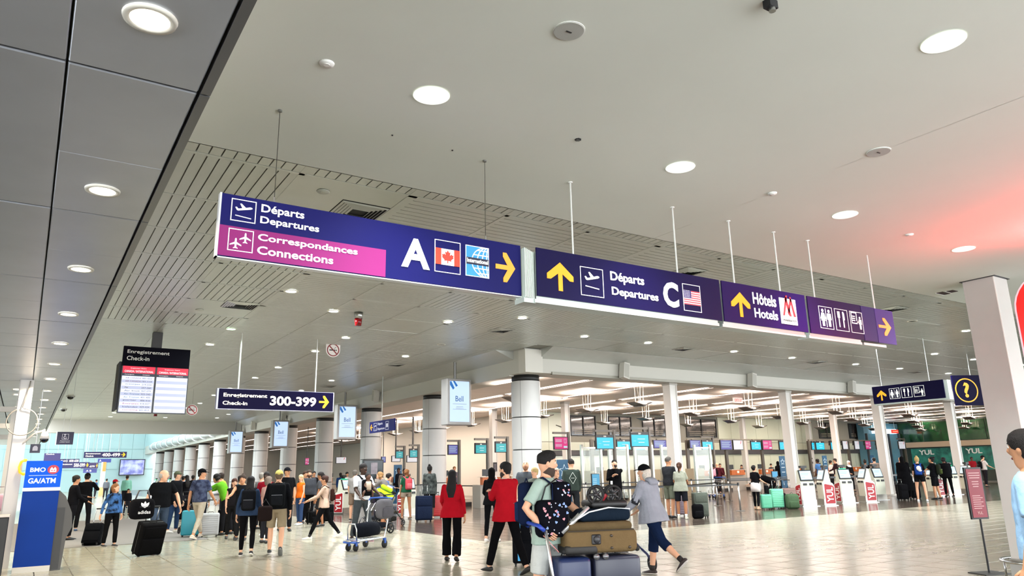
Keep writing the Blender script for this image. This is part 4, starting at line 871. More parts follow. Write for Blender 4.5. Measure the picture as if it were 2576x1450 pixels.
# ================================================================== CHECK-IN HALL FURNITURE
WK = mat('#d7d9c6', .35); RK = mat('#a01420', .4); SCR = mat('#bfe3f5', .4, emit=1.0)
def kiosk(label, loc, rz, glow=False):
    """self-service check-in kiosk, screen towards -y"""
    t = thing('check_in_kiosk', label, 'kiosk', loc, rz)
    side = [(.02, .08), (.45, .08), (.45, .80), (.40, .86), (.34, .88), (.28, 1.36), (.20, 1.38), (.05, .93), (.0, .86)]
    m_ = MB(); m_.prism(side, -.28, .28, 'x'); m_.build('body', WK, t)
    MB().box(-.29, .29, -.01, .46, 0, .25).build('steel_plinth', mat('#a8a49b', .3, .8), t); MB().box(-.33, .4, -.04, .5, 0, .02).build('floor_plate', STEEL, t)
    sc_ = Matrix.Translation((0, .125, 1.16)) @ Matrix.Rotation(-.30, 4, 'X')
    MB().box(-.27, .27, -.045, 0, -.21, .22, sc_).build('bezel', BLACKP, t); MB().box(-.235, .235, -.05, -.045, -.165, .18, sc_).build('screen', SCR, t)
    L = MB()
    for k, w_ in enumerate((.34, .30, .14)): L.box(-.2, -.2+w_, -.053, -.05, .08-.06*k-.04*(k == 2), .095-.06*k-.04*(k == 2), sc_)
    L.build('screen_lines', mat('#7ba3ba', .4), t)
    MB().box(-.2, -.05, -.03, .01, .80, .88).box(.06, .22, -.03, .01, .80, .88).build('card_slots', BLACKP, t); MB().box(-.22, .2, .006, .02, .715, .73).build('paper_slot', DARK, t)
    L = MB(); text(L, 'YUL', -.03, .19, .54, .625, .019, .03); L.build('lettering', mat('#a8262e', .4), t)
    L = MB()
    for k in range(4): L.box(-.12-.03*(k % 2), .2, .014, .02, .48-.03*k, .487-.03*k)
    L.build('small_print', mat('#6d6d62', .5), t)
    for s in (-1, 1):
        x0, x1 = (-.30, -.281) if s < 0 else (.281, .30)
        m_ = MB(); m_.prism([(.05, .06), (.44, .06), (.46, .1), (.46, .74), (.40, .80), (.08, .86), (.04, .82), (.04, .1)], x0, x1, 'x'); m_.build('white_rim', WHITE, t)
        x2, x3 = (-.304, -.300) if s < 0 else (.300, .304)
        m_ = MB(); m_.prism([(.07, .08), (.42, .08), (.44, .1), (.44, .72), (.38, .77), (.09, .83), (.06, .80), (.06, .1)], x2, x3, 'x'); m_.build('red_panel', RK, t)
        L = MB(); text(L, 'YUL', -.13, .13, .14, .70, 0, .02, rot=True); o = L.build('lettering', WHITE, t)
        o.matrix_local = Matrix.Translation((s*.306, .25, 0)) @ Matrix.Rotation(s*PI/2, 4, 'Z')
    MB().box(-.05, .05, .2, .3, 1.36, 1.46).box(-.13, .13, .18, .34, 1.46, 1.55).build('camera_head', BLACKP, t)
    if glow: MB().box(-.1, .1, .1, .3, 1.385, 1.40).build('green_light', mat('#1cff8e', .4, emit=3), t)
    return t
kiosk('white self-service kiosk facing us with lit screen, nearest the brown suitcase', (25.95, 18.45, 0), -.45)
kiosk('self-service kiosk turned aside so its red side panel with white lettering shows, first pair', (26.9, 18.6, 0), -PI/2-.55)
kiosk('white self-service kiosk with green light, second from the left on the right side', (29.0, 18.75, 0), -.45, True)
kiosk('self-service kiosk turned aside with red side panel, right of the second screen', (30.0, 18.75, 0), -PI/2-.55)
kiosk('self-service kiosk with half-hidden screen left of the black-robed person', (31.9, 19.0, 0), -.2)
kiosk('self-service kiosk behind the blonde woman with blue backpack', (34.2, 19.2, 0), -1.2, True)
kiosk('self-service kiosk seen from its red side, right of the group at the kiosks', (36.1, 19.0, 0), -1.9)
kiosk('self-service kiosk partly hidden by the red placard', (38.6, 19.2, 0), -.6, True)
kiosk('self-service kiosk with red side panel next to the white pillar', (39.8, 19.3, 0), -PI/2-.55)
p = F(878, 1294); kiosk('self-service kiosk left of the man with baby carrier, red lettering side visible', (p.x, p.y+.2, 0), .62, True)
p = F(1046, 1298); kiosk('self-service kiosk behind the navy suitcase', (p.x, p.y+.5, 0), .2)
for k in range(5): 
    p = aty(352+k*14, 1222, 72+k*.0); kiosk('far white self-service kiosk with green light beyond the bulkhead, %s of five from the left' % ORD[k], (13.4, 100-k*5, 0), -PI/2+.2, True)
# ---- belt barriers
POST = MB().tube([(0, 0, .02), (0, 0, .95)], .032, 10).mesh('post', STEEL, True); BASE = MB().cyl((0, 0, 0), .17, .02, 20, r2=.16).mesh('base', mat('#4a4843', .4, .6)); HEAD = MB().cyl((0, 0, .90), .04, .1, 12).mesh('head', BLACKP)
def barrier(x, y, label, group='belt barrier posts in the check-in hall', to=None):
    t = thing('barrier_post', label, 'barrier', (x, y, 0), 0, group); link('post', POST, t); link('base', BASE, t); link('head', HEAD, t)
    if to:
        dx, dy = to[0]-x, to[1]-y; l = math.hypot(dx, dy); a = math.atan2(dy, dx)
        o = MB().box(.04, l-.04, -.003, .003, .90, .95).build('belt', BLACKP, t, rot=(0, 0, a))
    return t
B1 = F(1863, 1286); B2 = F(1806, 1273)
barrier(B1.x, B1.y, 'barrier post with black belt standing alone left of the woman with white sweater', None, (B1.x-5.2, B1.y+1.0))
barrier(B2.x, B2.y, 'barrier post leaning into view behind the grey suitcase', None, (B1.x, B1.y))
barrier(20.3, 19.7, 'barrier post between the charcoal shirt man and the woman in grey', None, (B2.x, B2.y))
barrier(14.25, 23.4, 'barrier post right of the woman in the red blazer', None, (18.2, 24))
barrier(16.7, 23.6, 'barrier post in front of the orange desk near the red blazers', None, (20.3, 19.7))
for k in range(9): barrier(17.2+k*2.3, 27.2, 'belt barrier post in the front queue row, %s from the left' % ORD[k], 'belt barrier posts, front row', (17.2+(k+1)*2.3, 27.2))
for k in range(9): barrier(28.0+k*2.3, 24.2, 'belt barrier post in the queue area behind the kiosks, %s from the left' % ORD[k], 'belt barrier posts behind the kiosks', (28.0+(k+1)*2.3, 24.2))
for k in range(7): barrier(29.0+k*2.3, 22.6, 'belt barrier post directly behind the kiosks, %s from the left' % ORD[k], 'belt barrier posts directly behind the kiosks', (29.0+(k+1)*2.3, 22.6))
for k in range(9): barrier(18.0, 30+k*3.0, 'belt barrier post in the far left queue, %s nearest' % ORD[k], 'belt barrier posts in the far left queue', (18.0, 30+(k+1)*3.0))
# ---- counters
DESK = mat('#9a948a', .4, .2); ORG = mat('#b9601c', .4, noise=.2, ns=3, spec=.6)
def desk(x, y, label, rz=0., group='check-in desks'):
    t = thing('check_in_desk', label, 'desk', (x, y, 0), rz, group)
    MB().box(0, 1.5, 0, .7, 0, 1.0).build('body', DESK, t); MB().box(.05, 1.35, -.1, .1, 1.0, 1.33).build('orange_front', ORG, t)
    m_ = MB(); m_.prism(ngon(.7, 1.2, .11, .08), -.106, -.1); m_.build('round_badge', mat('#e6ddd0', .5), t)
    L = MB()
    for k in range(3): L.box(.05+k*.43, .06+k*.43, -.104, -.1, 1.0, 1.33)
    L.box(.05, 1.35, -.104, -.1, 1.16, 1.165); L.build('joints', mat('#7c3d10', .5), t)
    MB().box(0, 1.5, -.12, .25, 1.33, 1.36).build('ledge', mat('#c9c2b4', .4), t)
    MB().box(1.5, 2.25, -.6, .5, .2, .38).build('belt_conveyor', mat('#c6beb0', .4), t); MB().box(1.5, 2.25, -.6, .5, 0, .2).build('conveyor_skirt', mat('#201f1f', .6), t)
    MB().box(.3, .75, .3, .34, 1.38, 1.68).box(.5, .55, .3, .36, 1.33, 1.38).build('monitor', BLACKP, t)
    return t
for k, (px, Y_) in enumerate([(1065, 31.5), (1208, 29.0), (1405, 32), (1500, 30.6), (1762, 34), (1836, 34), (1910, 34), (1984, 34), (2060, 34), (2138, 34)]):
    p = aty(px, 1185, Y_); desk(p.x, Y_, ['desk with orange front left of the woman in the red blazer', 'desk with orange front right of the woman in black', 'desk behind the man in the green hoodie', 'desk with orange front and badge behind the blue tablet', 'desk with orange front behind the pink backpack', 'desk behind the woman with the white sweater', 'desk with the dark-haired agent and tall blue banner', 'desk right of the tall blue banner', 'desk with orange front by the man in blue', 'desk behind the woman in white headscarf'][k], 0, None)
for k in range(7): desk(20.5, 33+k*6.5, 'desk in the left wing of the check-in hall, %s nearest' % ORD[k], -PI/2, 'desks of the left wing')
# ---- overhead screens on posts
CY_ = mat('#15b5d8', .4, emit=.85); PUR = mat('#4b46a6', .4, emit=.5); PNK = mat('#d2267e', .4, emit=.6); WHS = mat('#dcdfe6', .4, emit=.55); TEA = mat('#1fa3ab', .4, emit=.65)
def oscreen(x0, x1, y0, y1, Y, kind, label, post=True, num=True):
    p = aty(x0, y0, Y); q = aty(x1, y1, Y); w_, h_ = q.x-p.x, p.z-q.z
    t = thing('overhead_screen', label, 'screen', (p.x, Y, q.z))
    MB().rbox(-.02, w_+.02, 0, .10, -.02, h_+.02, .012, 1).build('case', BLACKP, t)
    top = .18*h_ if (kind in ('c', 't') and num) else .03*h_
    m_ = {'c': CY_, 't': TEA, 'p': PUR, 'k': PNK, 'w': WHS}[kind]
    MB().box(.02, w_-.02, -.004, 0, .03*h_, h_-top).build('screen', m_, t)
    L = MB()
    if kind in ('c', 't'):
        L.box(.36*w_, .78*w_, -.008, -.004, .50*h_, .56*h_); L.box(.40*w_, .74*w_, -.008, -.004, .26*h_, .32*h_); L.box(.12*w_, .26*w_, -.008, -.004, .38*h_, .40*h_)
        N_ = MB(); text(N_, str(320+(int(x0) % 10)), .42*w_, .58*w_, h_-.14*h_, h_-.04*h_, 0, .02); N_.build('desk_number', LETTER, t)
    elif kind == 'p':
        for k in range(7): L.box(.08*w_, (.9-.07*(k % 3))*w_, -.008, -.004, (.82-.1*k)*h_, (.85-.1*k)*h_)
    elif kind == 'k':
        for k in range(4): L.box(.08*w_, .55*w_, -.008, -.004, (.78-.06*k)*h_, (.80-.06*k)*h_); L.box(.08*w_, .55*w_, -.008, -.004, (.4-.06*k)*h_, (.42-.06*k)*h_)
        frame2(L, .72*w_, .88*w_, .5*h_, .85*h_, .015, -.004); L.box(.68*w_, .95*w_, -.008, -.004, .12*h_, .27*h_)
    else:
        for k in range(2): L.box(.1*w_, .5*w_, -.008, -.004, (.75-.1*k)*h_, (.77-.1*k)*h_)
    L.build('print', mat('#c4e9f2', .4, emit=.5) if kind in 'ctpk' else mat('#8d93a6', .5), t)
    if kind == 'w': R = MB(); R.prism([(.72*w_, .6*h_), (.78*w_, .6*h_), (.86*w_, .92*h_), (.8*w_, .92*h_)], -.009, -.004); R.build('red_mark', mat('#c9303c', .5), t)
    if not post and Y < 34: MB().box(.4*w_, .6*w_, .08, 33.34-Y, h_*.5, h_*.7).build('bracket', DARK, t); MB().box(.45*w_, .55*w_, 33.3-Y, 33.34-Y, h_*.5, 3.3-q.z+.02).build('bracket_post', DARK, t)
    if not post and Y > 34: MB().box(.45*w_, .55*w_, .05, .12, h_, ZH-q.z).build('bracket', DARK, t)
    if post: MB().box(w_+.06, w_+.17, .02, .16, -q.z, h_+.25).box(-.0, w_+.17, .05, .15, h_+.15, h_+.25).build('post', mat('#5b5751', .4, .4), t)
S_ = [(1500, 1544, 1095, 1130, 27, 'c', 'nearer cyan desk screen left of the biggest one, on a dark post', 1), (1587, 1633, 1088, 1124, 27, 'c', 'largest cyan desk screen on a dark post in the hall', 1),
 (1394, 1429, 1100, 1131, 29, 'k', 'pink notice screen on a post right of the thick round column', 1), (1247, 1274, 1112, 1138, 29.5, 't', 'teal desk screen left of the thick round column', 1), (1196, 1224, 1116, 1141, 31, 't', 'teal desk screen right of the nearest advert screen', 1),
 (1128, 1152, 1120, 1144, 32, 'p', 'violet notice screen right of the second column', 1), (1031, 1050, 1130, 1151, 38, 't', 'small teal desk screen left of the second column, right one', 1), (996, 1014, 1133, 1153, 40, 't', 'small teal desk screen left of the second column, left one', 1),
 (1552, 1587, 1107, 1132, 33, 'c', 'cyan wall-row screen behind between the two near cyan ones', 0), (1590, 1623, 1111, 1133, 33, 'c', 'cyan wall-row screen half hidden under the biggest cyan screen', 0), (1497, 1520, 1110, 1133, 33.4, 'c', 'cyan wall-row screen half hidden behind the left near one', 0),
 (1644, 1677, 1108, 1128, 33, 'p', 'violet notice screen left of the first square post', 0), (1681, 1690, 1108, 1124, 33.2, 'c', 'sliver of cyan screen beside the first square post', 0), (1735, 1763, 1108, 1128, 33, 'p', 'violet notice screen right of the first square post', 0),
 (1766, 1794, 1108, 1132, 33, 'c', 'cyan wall-row screen right of the first square post', 1), (1812, 1842, 1108, 1132, 33, 'p', 'violet notice screen above the pink backpack desk', 0), (1844, 1870, 1108, 1132, 33, 'w', 'white and pink notice screen', 0),
 (1889, 1915, 1109, 1132, 33, 'c', 'cyan screen left of the pink notice in the wall row', 0), (1918, 1943, 1108, 1132, 33, 'k', 'pink notice screen in the middle of the wall row', 0), (1960, 1986, 1109, 1132, 33, 'c', 'cyan screen left of the second square post', 0),
 (1988, 2000, 1110, 1132, 33.2, 'c', 'sliver of cyan screen beside the second square post', 0), (2041, 2050, 1111, 1132, 33.2, 'c', 'sliver of cyan screen right of the second square post', 0), (2052, 2075, 1111, 1132, 33, 'c', 'cyan screen right of the second square post', 0),
 (2089, 2103, 1110, 1132, 33, 'c', 'half-hidden cyan screen left of the thin white post', 0), (2119, 2134, 1110, 1131, 33, 'w', 'white notice screen with red mark, first of four', 0), (2149, 2163, 1110, 1131, 33, 'w', 'white notice screen with red mark, second of four', 0),
 (2176, 2192, 1110, 1131, 33, 'k', 'pink notice screen near the right end of the wall row', 0), (2204, 2222, 1110, 1131, 33, 'w', 'white notice screen with red mark left of the third square post', 0), (2260, 2278, 1111, 1130, 34, 'w', 'white notice screen with red mark in front of the blue entrance', 1),
 (986, 1007, 1148, 1162, 46, 'w', 'pale blue wide monitor left of the second column, left one', 0), (1024, 1055, 1147, 1163, 44, 'w', 'pale blue wide monitor left of the second column, right one', 0), (846, 871, 1151, 1166, 55, 'w', 'pale blue monitor seen past the third column', 0), (960, 970, 1150, 1164, 50, 'p', 'narrow violet screen seen past the third column', 0),
 (660, 672, 1155, 1175, 60, 'w', 'small notice screen seen past the fifth column', 0), (768, 777, 1153, 1170, 56, 'k', 'small dark pink notice seen past the fourth column', 0)]
for s in S_:
    oscreen(*s[:7], post=True if s[7] else False)
# bar that carries the wall row
for k, (a, b) in enumerate([(1490, 1700), (1730, 2000), (2036, 2225)]):
    p = aty(a, 1120, 33.3); q = aty(b, 1120, 33.3); t = thing('screen_gantry', ['left', 'middle', 'right'][k]+' section of the dark steel gantry carrying the row of desk screens', 'gantry', (p.x, 33.3, 0)); w_ = q.x-p.x
    MB().box(0, w_, 0, .1, 3.25, 3.35).build('beam', mat('#6c6558', .4, .4), t)
    n = max(2, int(w_/3.4))
    for j in range(n+1): MB().box(w_*j/n-.1, w_*j/n+.1, 0, .14, 0, 3.25).build('post', mat('#4b463f', .4, .3), t)
# ---- glass enclosure (automatic bag drop) left of the first square post
GLS = mat('#cfe6e2', .05, alpha=.22, spec=.8)
for k, px in enumerate((1465, 1535, 1600, 1668, 1752)):
    p = aty(px, 1200, 29.5); t = thing('glass_booth', ['first', 'second', 'third', 'fourth', 'fifth'][k]+' steel-framed glass screen from the left behind the queue', 'partition', (p.x, 29.5, 0))
    m_ = MB(); m_.box(0, .12, 0, .12, 0, 2.8).box(1.25, 1.37, 0, .12, 0, 2.8).box(.12, 1.25, .03, .09, 2.6, 2.68); m_.build('steel_frame', mat('#b5b2a8', .25, .9), t)
    MB().box(.12, 1.25, .05, .06, .1, 2.6).build('glass', GLS, t)
    MB().box(.2, 1.1, .4, 1.0, 0, 1.5).build('rear_cabinet', mat('#a59c86', .5), t)
# tall blue banners, tablets
def banner(px, y0, y1, Y, w_, label):
    p = aty(px, y1, Y); q = aty(px, y0, Y); t = thing('roll_up_banner', label, 'banner', (p.x-w_/2, Y, 0)); h_ = q.z
    MB().box(0, w_, 0, .04, .03, h_).build('panel', mat('#2a7db0', .5, emit=.12), t); MB().box(-.05, w_+.05, -.1, .14, 0, .06).build('foot', STEEL, t)
    L = MB(); st = []
    for k in range(10): r = (.36 if k % 2 == 0 else .16)*w_; a = PI/2+k*PI/5; st.append((w_/2+r*math.cos(a), h_-.5*w_-.1+r*math.sin(a)))
    for (a, b), (c, d) in zip(st, st[1:]+st[:1]): L.tube([(a, -.005, b), (c, -.005, d)], .012, 4, ref=(0, 1, 0))
    for k in range(3): L.box(.2*w_, .8*w_, -.004, 0, h_-1.15*w_-.1-.3*k, h_-1.08*w_-.1-.3*k)
    L.build('star_print', mat('#cfe6f2', .5), t)
banner(1307, 1158, 1185, 26.5, .62, 'blue banner with star outline left of the thick round column'); banner(1420, 1157, 1195, 27, .78, 'blue banner with star outline behind the green hoodie man')
banner(1972, 1148, 1195, 31, .55, 'tall blue banner with star in front of the desks'); banner(2079, 1147, 1190, 32, .5, 'tall blue banner with star right of the man in blue'); banner(1001, 1170, 1200, 36, .45, 'narrow blue banner left of the second column'); banner(2195, 1146, 1160, 34, .5, 'short blue banner seen behind the beige shirts')
p = aty(1500, 1192, 17.2); q = aty(1500, 1224, 17.2); t = thing('tablet_stand', 'blue information tablet on a stand left of the man in black with badge', 'tablet', (p.x-.12, 17.2, 0)); MB().box(-.06, .24, 0, .04, q.z, p.z).build('frame', BLACKP, t); MB().box(-.045, .225, -.006, 0, q.z+.02, p.z-.02).build('screen', mat('#1f8fb8', .4, emit=.7), t)
L = MB(); 
for k in range(4): L.box(-.02, .12, -.009, -.006, q.z+.05+.05*k, q.z+.065+.05*k)
L.build('print', mat('#bfe5f2', .4, emit=.5), t); MB().tube([(.09, .03, .02), (.09, .03, q.z)], .02, 8).build('pole', STEEL, t); MB().cyl((.09, .03, 0), .16, .02, 18).build('base', DARK, t)
p = aty(1942, 1186, 30); q = aty(1942, 1205, 30); t = thing('tablet_stand', 'small blue tablet screen left of the tall blue banner', 'tablet', (p.x, 30, 0)); MB().box(-.05, .55, 0, .05, q.z, p.z).build('frame', BLACKP, t); MB().box(0, .5, -.006, 0, q.z+.03, p.z-.03).build('screen', mat('#3f9fd0', .4, emit=.7), t); MB().box(.2, .3, .02, .06, 0, q.z).build('pole', DARK, t)
# large dark monitor on column three
p = aty(908, 1158, 34.9); q = aty(958, 1205, 34.9); t = thing('video_monitor', 'large black monitor showing a dim picture in front of the third column', 'screen', (p.x, 34.6, q.z)); w_, h_ = q.x-p.x, p.z-q.z
MB().box(0, w_, 0, .15, 0, h_).build('case', BLACKP, t); MB().box(.05, w_-.05, -.006, 0, .05, h_-.05).build('screen', mat('#0f2a33', .2, emit=.3), t); MB().box(.38*w_, .7*w_, -.01, -.006, .25*h_, .85*h_).build('picture', mat('#8f8a92', .4, emit=.3, noise=.5, ns=4), t); MB().box(.4*w_, .6*w_, .05, .15, -q.z, 0).build('stand', DARK, t)
# small black placard on the inner post
p = atz(1240, 1030, ZH); p = aty(1246, 1175, p.y-.21); t = thing('post_notice', 'small black notice on the slim post left of the thick column', 'notice', p); MB().box(-.12, .12, 0, .03, -.25, .25).build('plate', DARK, t); L = MB(); 
for k in range(5): L.box(-.08, .06, -.004, 0, -.2+.08*k, -.18+.08*k)
L.build('print', mat('#a9a7b8', .5), t)
p = atz(2030, 1056, ZH); p = aty(2043, 1159, p.y-.21); t = thing('post_notice', 'small grey notice on the slim post right of the second square post', 'notice', p); MB().box(-.1, .1, 0, .03, -.25, .2).build('plate', mat('#5a5550', .5), t); MB().box(-.06, .06, -.004, 0, -.1, .1).build('print', WHITE, t)
# atrium duct along the column heads
t = thing('ribbed_duct', 'long pale ribbed duct above the far columns of the atrium', 'duct', (14.1, 62.2, 5.6), kind='structure'); MB().tube([(0, 0, 0), (0, 48, 0)], .42, 14, ref=(1, 0, 0)).build('duct', mat('#d5dcdc', .4, .3), t, True)
rb = MB().tube([(.5*math.cos(a), 0, .5*math.sin(a)) for a in [k*2*PI/20 for k in range(21)]], .07, 6, ref=(0, 1, 0)).mesh('rib', mat('#eef3f3', .4), True)
for k in range(12): link('rib', rb, t, loc=(0, 1+k*4, 0))
# clutter far left: shop, bag
p = aty(5, 1262, 19.5); t = thing('handbag', 'dusty pink handbag hanging at the left edge', 'bag', (p.x, 19.5, p.z)); m_ = MB(); m_.rbox(-.22, .22, -.1, .1, -.2, .16, .07, 3); m_.build('body', mat('#b08792', .6), t, True); MB().tube([(-.12, 0, .14), (-.08, 0, .3), (.08, 0, .3), (.12, 0, .14)], .012, 6).build('strap', mat('#9c7480', .6), t, True)
t = thing('display_table', 'white display table behind the white post at the left edge', 'table', (-3.6, 19.2, 0)); MB().box(0, 3.1, 0, .8, .98, 1.05).build('top', WHITE, t); 
for x in (.1, 2.9): MB().box(x, x+.1, .1, .7, 0, .98).build('leg', WHITE, t)
# ================================================================== PEOPLE
SKIN = {'l': '#d9a585', 'm': '#c08a66', 't': '#a8714e', 'd': '#5c3a28', 'b': '#3e281c'}
JOBS = []                                        # figures whose shells are fused in one pass
def cloth(col, col2=None, ns=9): return mat(col, .9, bump=.35, bs=26, spec=.05, noise=.12 if not col2 else 0, ns=ns, col2=col2)
def job(name, mb, m, par, vox, extra=None, sm=3, wr=0):
    me = mb.mesh(name, m, True); o = link(name, me, par)
    md = o.modifiers.new('r', 'REMESH'); md.mode = 'VOXEL'; md.voxel_size = vox; md.use_smooth_shade = True
    s_ = o.modifiers.new('s', 'SMOOTH'); s_.factor = .5; s_.iterations = sm
    if wr:
        tx = bpy.data.textures.get('folds') or bpy.data.textures.new('folds', 'CLOUDS'); tx.noise_scale = .11; tx.noise_depth = 1
        d = o.modifiers.new('d', 'DISPLACE'); d.texture = tx; d.strength = wr; d.mid_level = .5; d.texture_coords = 'LOCAL'
    JOBS.append((o, extra, m)); return o
def rotx(a): return Matrix.Rotation(a, 3, 'X')
def person(label, hd=None, foot=None, Y=None, rel=0., h=None, sex='m', skin='l', top='#222222', top2=None, sleeve='short', bot='#222222', legs='long', bot2=None, shoe='#222222', sole=None,
           hair='short', hairc='#1d1612', beard=None, cap=None, lean=0., L=(4, 4), R=(-4, 4), aL=None, aR=None, yaw=0., pitch=0., bulk=1., lod=2, heelL=0, heelR=0, socks=None, xy=None, hem=0., collar=None, coat=0., abd=3., flare=0., group=None, child=False):
    """rel: heading against the line of sight, 0 = back to us, 90 = facing right, 180 = facing us"""
    if xy is None:
        if foot is not None: g = F(*foot); X, Yw = g.x, g.y
        else: g = aty(hd[0], hd[1], Y); X, Yw = g.x, Y
    else: X, Yw = xy
    if h is None:
        d_ = math.hypot(X, Yw); r_ = ray(*hd); h = 1.6+r_.z*(.53*X+.81*Yw)/(Vector(r_).dot(Vector((.53, .81, 0))))
    bear = math.degrees(math.atan2(X, Yw)); head = math.radians(bear+rel)
    # ---- skeleton in a 1.75 m body, +y is forward
    male = sex == 'm'; hw = .095; th, sh = .43, .42
    def leg(s, fl, kn, heel):
        f, k = math.radians(fl), math.radians(fl-kn); ab = math.radians(abd)
        hip = Vector((s*hw, 0, 0)); knee = hip+Vector((s*math.sin(ab)*th, math.sin(f)*th, -math.cos(f)*th)); ank = knee+Vector((s*.3*math.sin(ab)*sh, math.sin(k)*sh, -math.cos(k)*sh))
        hl = math.radians(heel); low = ank.z-.075-math.sin(hl)*.12
        return hip, knee, ank, hl, low
    lg = [leg(-1, *L, heelL), leg(1, *R, heelR)]
    pz = -min(l[4] for l in lg); P = Vector((0, 0, pz)); lg = [(a+P, b+P, c+P, d_) for a, b, c, d_, e_ in lg]
    le = math.radians(lean)
    def up(t, x=0., y=0.): return P+Vector((x, math.sin(le)*t+y*math.cos(le), math.cos(le)*t-y*math.sin(le)))
    shw = .176 if male else .15
    nk = up(.555); hc = up(.66, 0, .015); hc.y += .05*math.sin(le)
    HM = Matrix.Rotation(-math.radians(yaw), 3, 'Z') @ Matrix.Rotation(-math.radians(pitch), 3, 'X')
    top_z = hc.z+.12; k_ = h/top_z
    T = thing('person', label, 'person', (X, Yw, 0), -head, group)
    vox = (.009, .0125, .019, .026)[lod] if not child else .014
    S = Matrix.Scale(k_, 4)
    def arm(s, spec):
        sp = up(.465, s*shw)
        ua, fa = .285, .255
        if spec is None: spec = ('a', 4, 9, 14, 6)
        if spec[0] == 'a':
            _, fl, ab, el, inw = spec; f = math.radians(fl); a = math.radians(ab); e_ = math.radians(fl+el); i_ = math.radians(inw)
            d1 = Vector((s*math.sin(a), math.sin(f)*math.cos(a), -math.cos(f)*math.cos(a)))
            d2 = Vector((s*math.sin(a)*.4-s*math.sin(i_), math.sin(e_)*math.cos(i_), -math.cos(e_)*math.cos(i_))).normalized()
            return sp, sp+d1*ua, sp+d1*ua+d2*fa
        tg = Vector(spec[1:4]); d = tg-sp; l = min(d.length, ua+fa-.005); d.normalize()
        a = (ua*ua-fa*fa+l*l)/(2*l); hh = math.sqrt(max(ua*ua-a*a, 0)); pole = Vector((s*.6, -.5, -1)); pole -= d*pole.dot(d); pole.normalize()
        return sp, sp+d*a+pole*hh, sp+d*l
    arms = [arm(-1, aL), arm(1, aR)]
    B = 1.*bulk
    tr = ([(-.09, .11, .085), (0, .165*B, .11*B), (.09, .16*B, .112*B), (.19, .147*B, .105*B), (.31, .16*B, .115*B), (.40, .172, .112), (.465, .165, .09), (.50, .128, .072), (.53, .066, .06)] if male else
          [(-.09, .11, .085), (0, .172*B, .115*B), (.09, .155*B, .108*B), (.19, .122*B, .09*B), (.31, .135*B, .115*B), (.40, .148, .105), (.465, .14, .082), (.50, .095, .065), (.53, .055, .052)])
    def torso(mb, e, t0, t1, n=16, drop=0.):
        rs = [r for r in tr if t0 <= r[0] <= t1]
        mb.tube([up(t) for t, _, _ in rs], [(a+e, b+e) for _, a, b in rs], n, M=S)
    def limb(mb, pts, rad, n=10): mb.tube(pts, rad, n, M=S)
    b = MB(); torso(b, 0, -.1, .54)
    b.tube([up(.46), up(.53), nk, hc+Vector((0, -.01, -.05))], [.065, .056 if male else .047, .052 if male else .043, .055], 12, M=S)
    for s, (sp, el, wr_) in zip((-1, 1), arms):
        r = 1. if male else .84
        b.ell((sp-Vector((0, 0, .012)))*k_, [.048*r*k_]*3, 10, 7)
        limb(b, [sp, sp.lerp(el, .5), el, el.lerp(wr_, .3), wr_], [.046*r, .044*r, .038*r, .040*r, .026*r])
    for hip, kn, an, hl in lg:
        r = (1. if male else .97)*(.5+.5*B)
        limb(b, [hip+Vector((0, 0, .03)), hip.lerp(kn, .3), kn, kn.lerp(an, .35), an], [.088*r, .080*r, .053*r, .055*r, .036*r], 12)
        fw = Vector((0, math.cos(hl), -math.sin(hl))); upv = Vector((0, math.sin(hl), math.cos(hl)))
        b.tube([an-fw*.05-upv*.03, an-upv*.03, an+fw*.09-upv*.045, an+fw*.16-upv*.055], [.03, .035, (.038, .022), (.03, .015)], 8, M=S)
    # head
    hr = [(-.118, .018, .02, .062), (-.105, .045, .045, .045), (-.075, .058, .07, .022), (-.03, .070, .088, .008), (.02, .076, .096, 0), (.06, .074, .093, -.004), (.09, .058, .075, -.008), (.112, .03, .04, -.008), (.12, .006, .008, -.008)]
    f_ = 1. if male else .94
    b.tube([hc+HM @ Vector((0, y, z)) for z, _, _, y in hr], [(a*f_, c*f_) for _, a, c, _ in hr], 16, ref=HM @ Vector((1, 0, 0)), M=S)
    face = lambda x, y, z: (hc+HM @ Vector((x, y, z)))*k_
    b.tube([face(0, .09, .018), face(0, .106, -.012), face(0, .088, -.036)], [.011*k_, .017*k_, .012*k_], 8)
    for s in (-1, 1): b.ell(face(s*.077, -.005, -.008), (.011*k_, .02*k_, .03*k_), 8, 6)
    ex = MB()
    for s, (sp, el, wr_) in zip((-1, 1), arms):
        d = (wr_-el).normalized(); side = Vector((s, 0, 0)); side = (side-d*side.dot(d)); side = side.normalized() if side.length > .1 else d.orthogonal(); nrm = d.cross(side)
        # palm: narrow front to back when the arm hangs
        wdir = nrm if abs(d.z) > .6 else side
        tdir = d.cross(wdir)
        b.tube([wr_, wr_+d*.04, wr_+d*.085], [(.026, .022), (.04, .018), (.038, .013)], 10, ref=wdir, M=S)
        inn = -Vector((s, 0, 0)); inn = (inn-d*inn.dot(d)); inn = inn.normalized() if inn.length > .1 else tdir
        for q in range(4):
            ln = (.066, .078, .072, .056)[q]; o = wdir*(.030-.020*q); p0 = wr_+d*.075+o; p1 = p0+d*(.02+ln*.4)+inn*.006; p2 = p1+d*ln*.4+inn*.022; p3 = p2+d*ln*.15+inn*.022
            ex.tube([p0, p1, p2, p3], [.0092, .009, .008, .005], 6, M=S)
        th0 = wr_+d*.02+wdir*.025; ex.tube([th0, th0+d*.035+wdir*.026+inn*.008, th0+d*.065+wdir*.034+inn*.018], [.012, .0105, .007], 6, M=S)
    sk = mat(SKIN[skin], .55, spec=.35, noise=.05, ns=10)
    job('body', b, sk, T, vox, ex, 3)
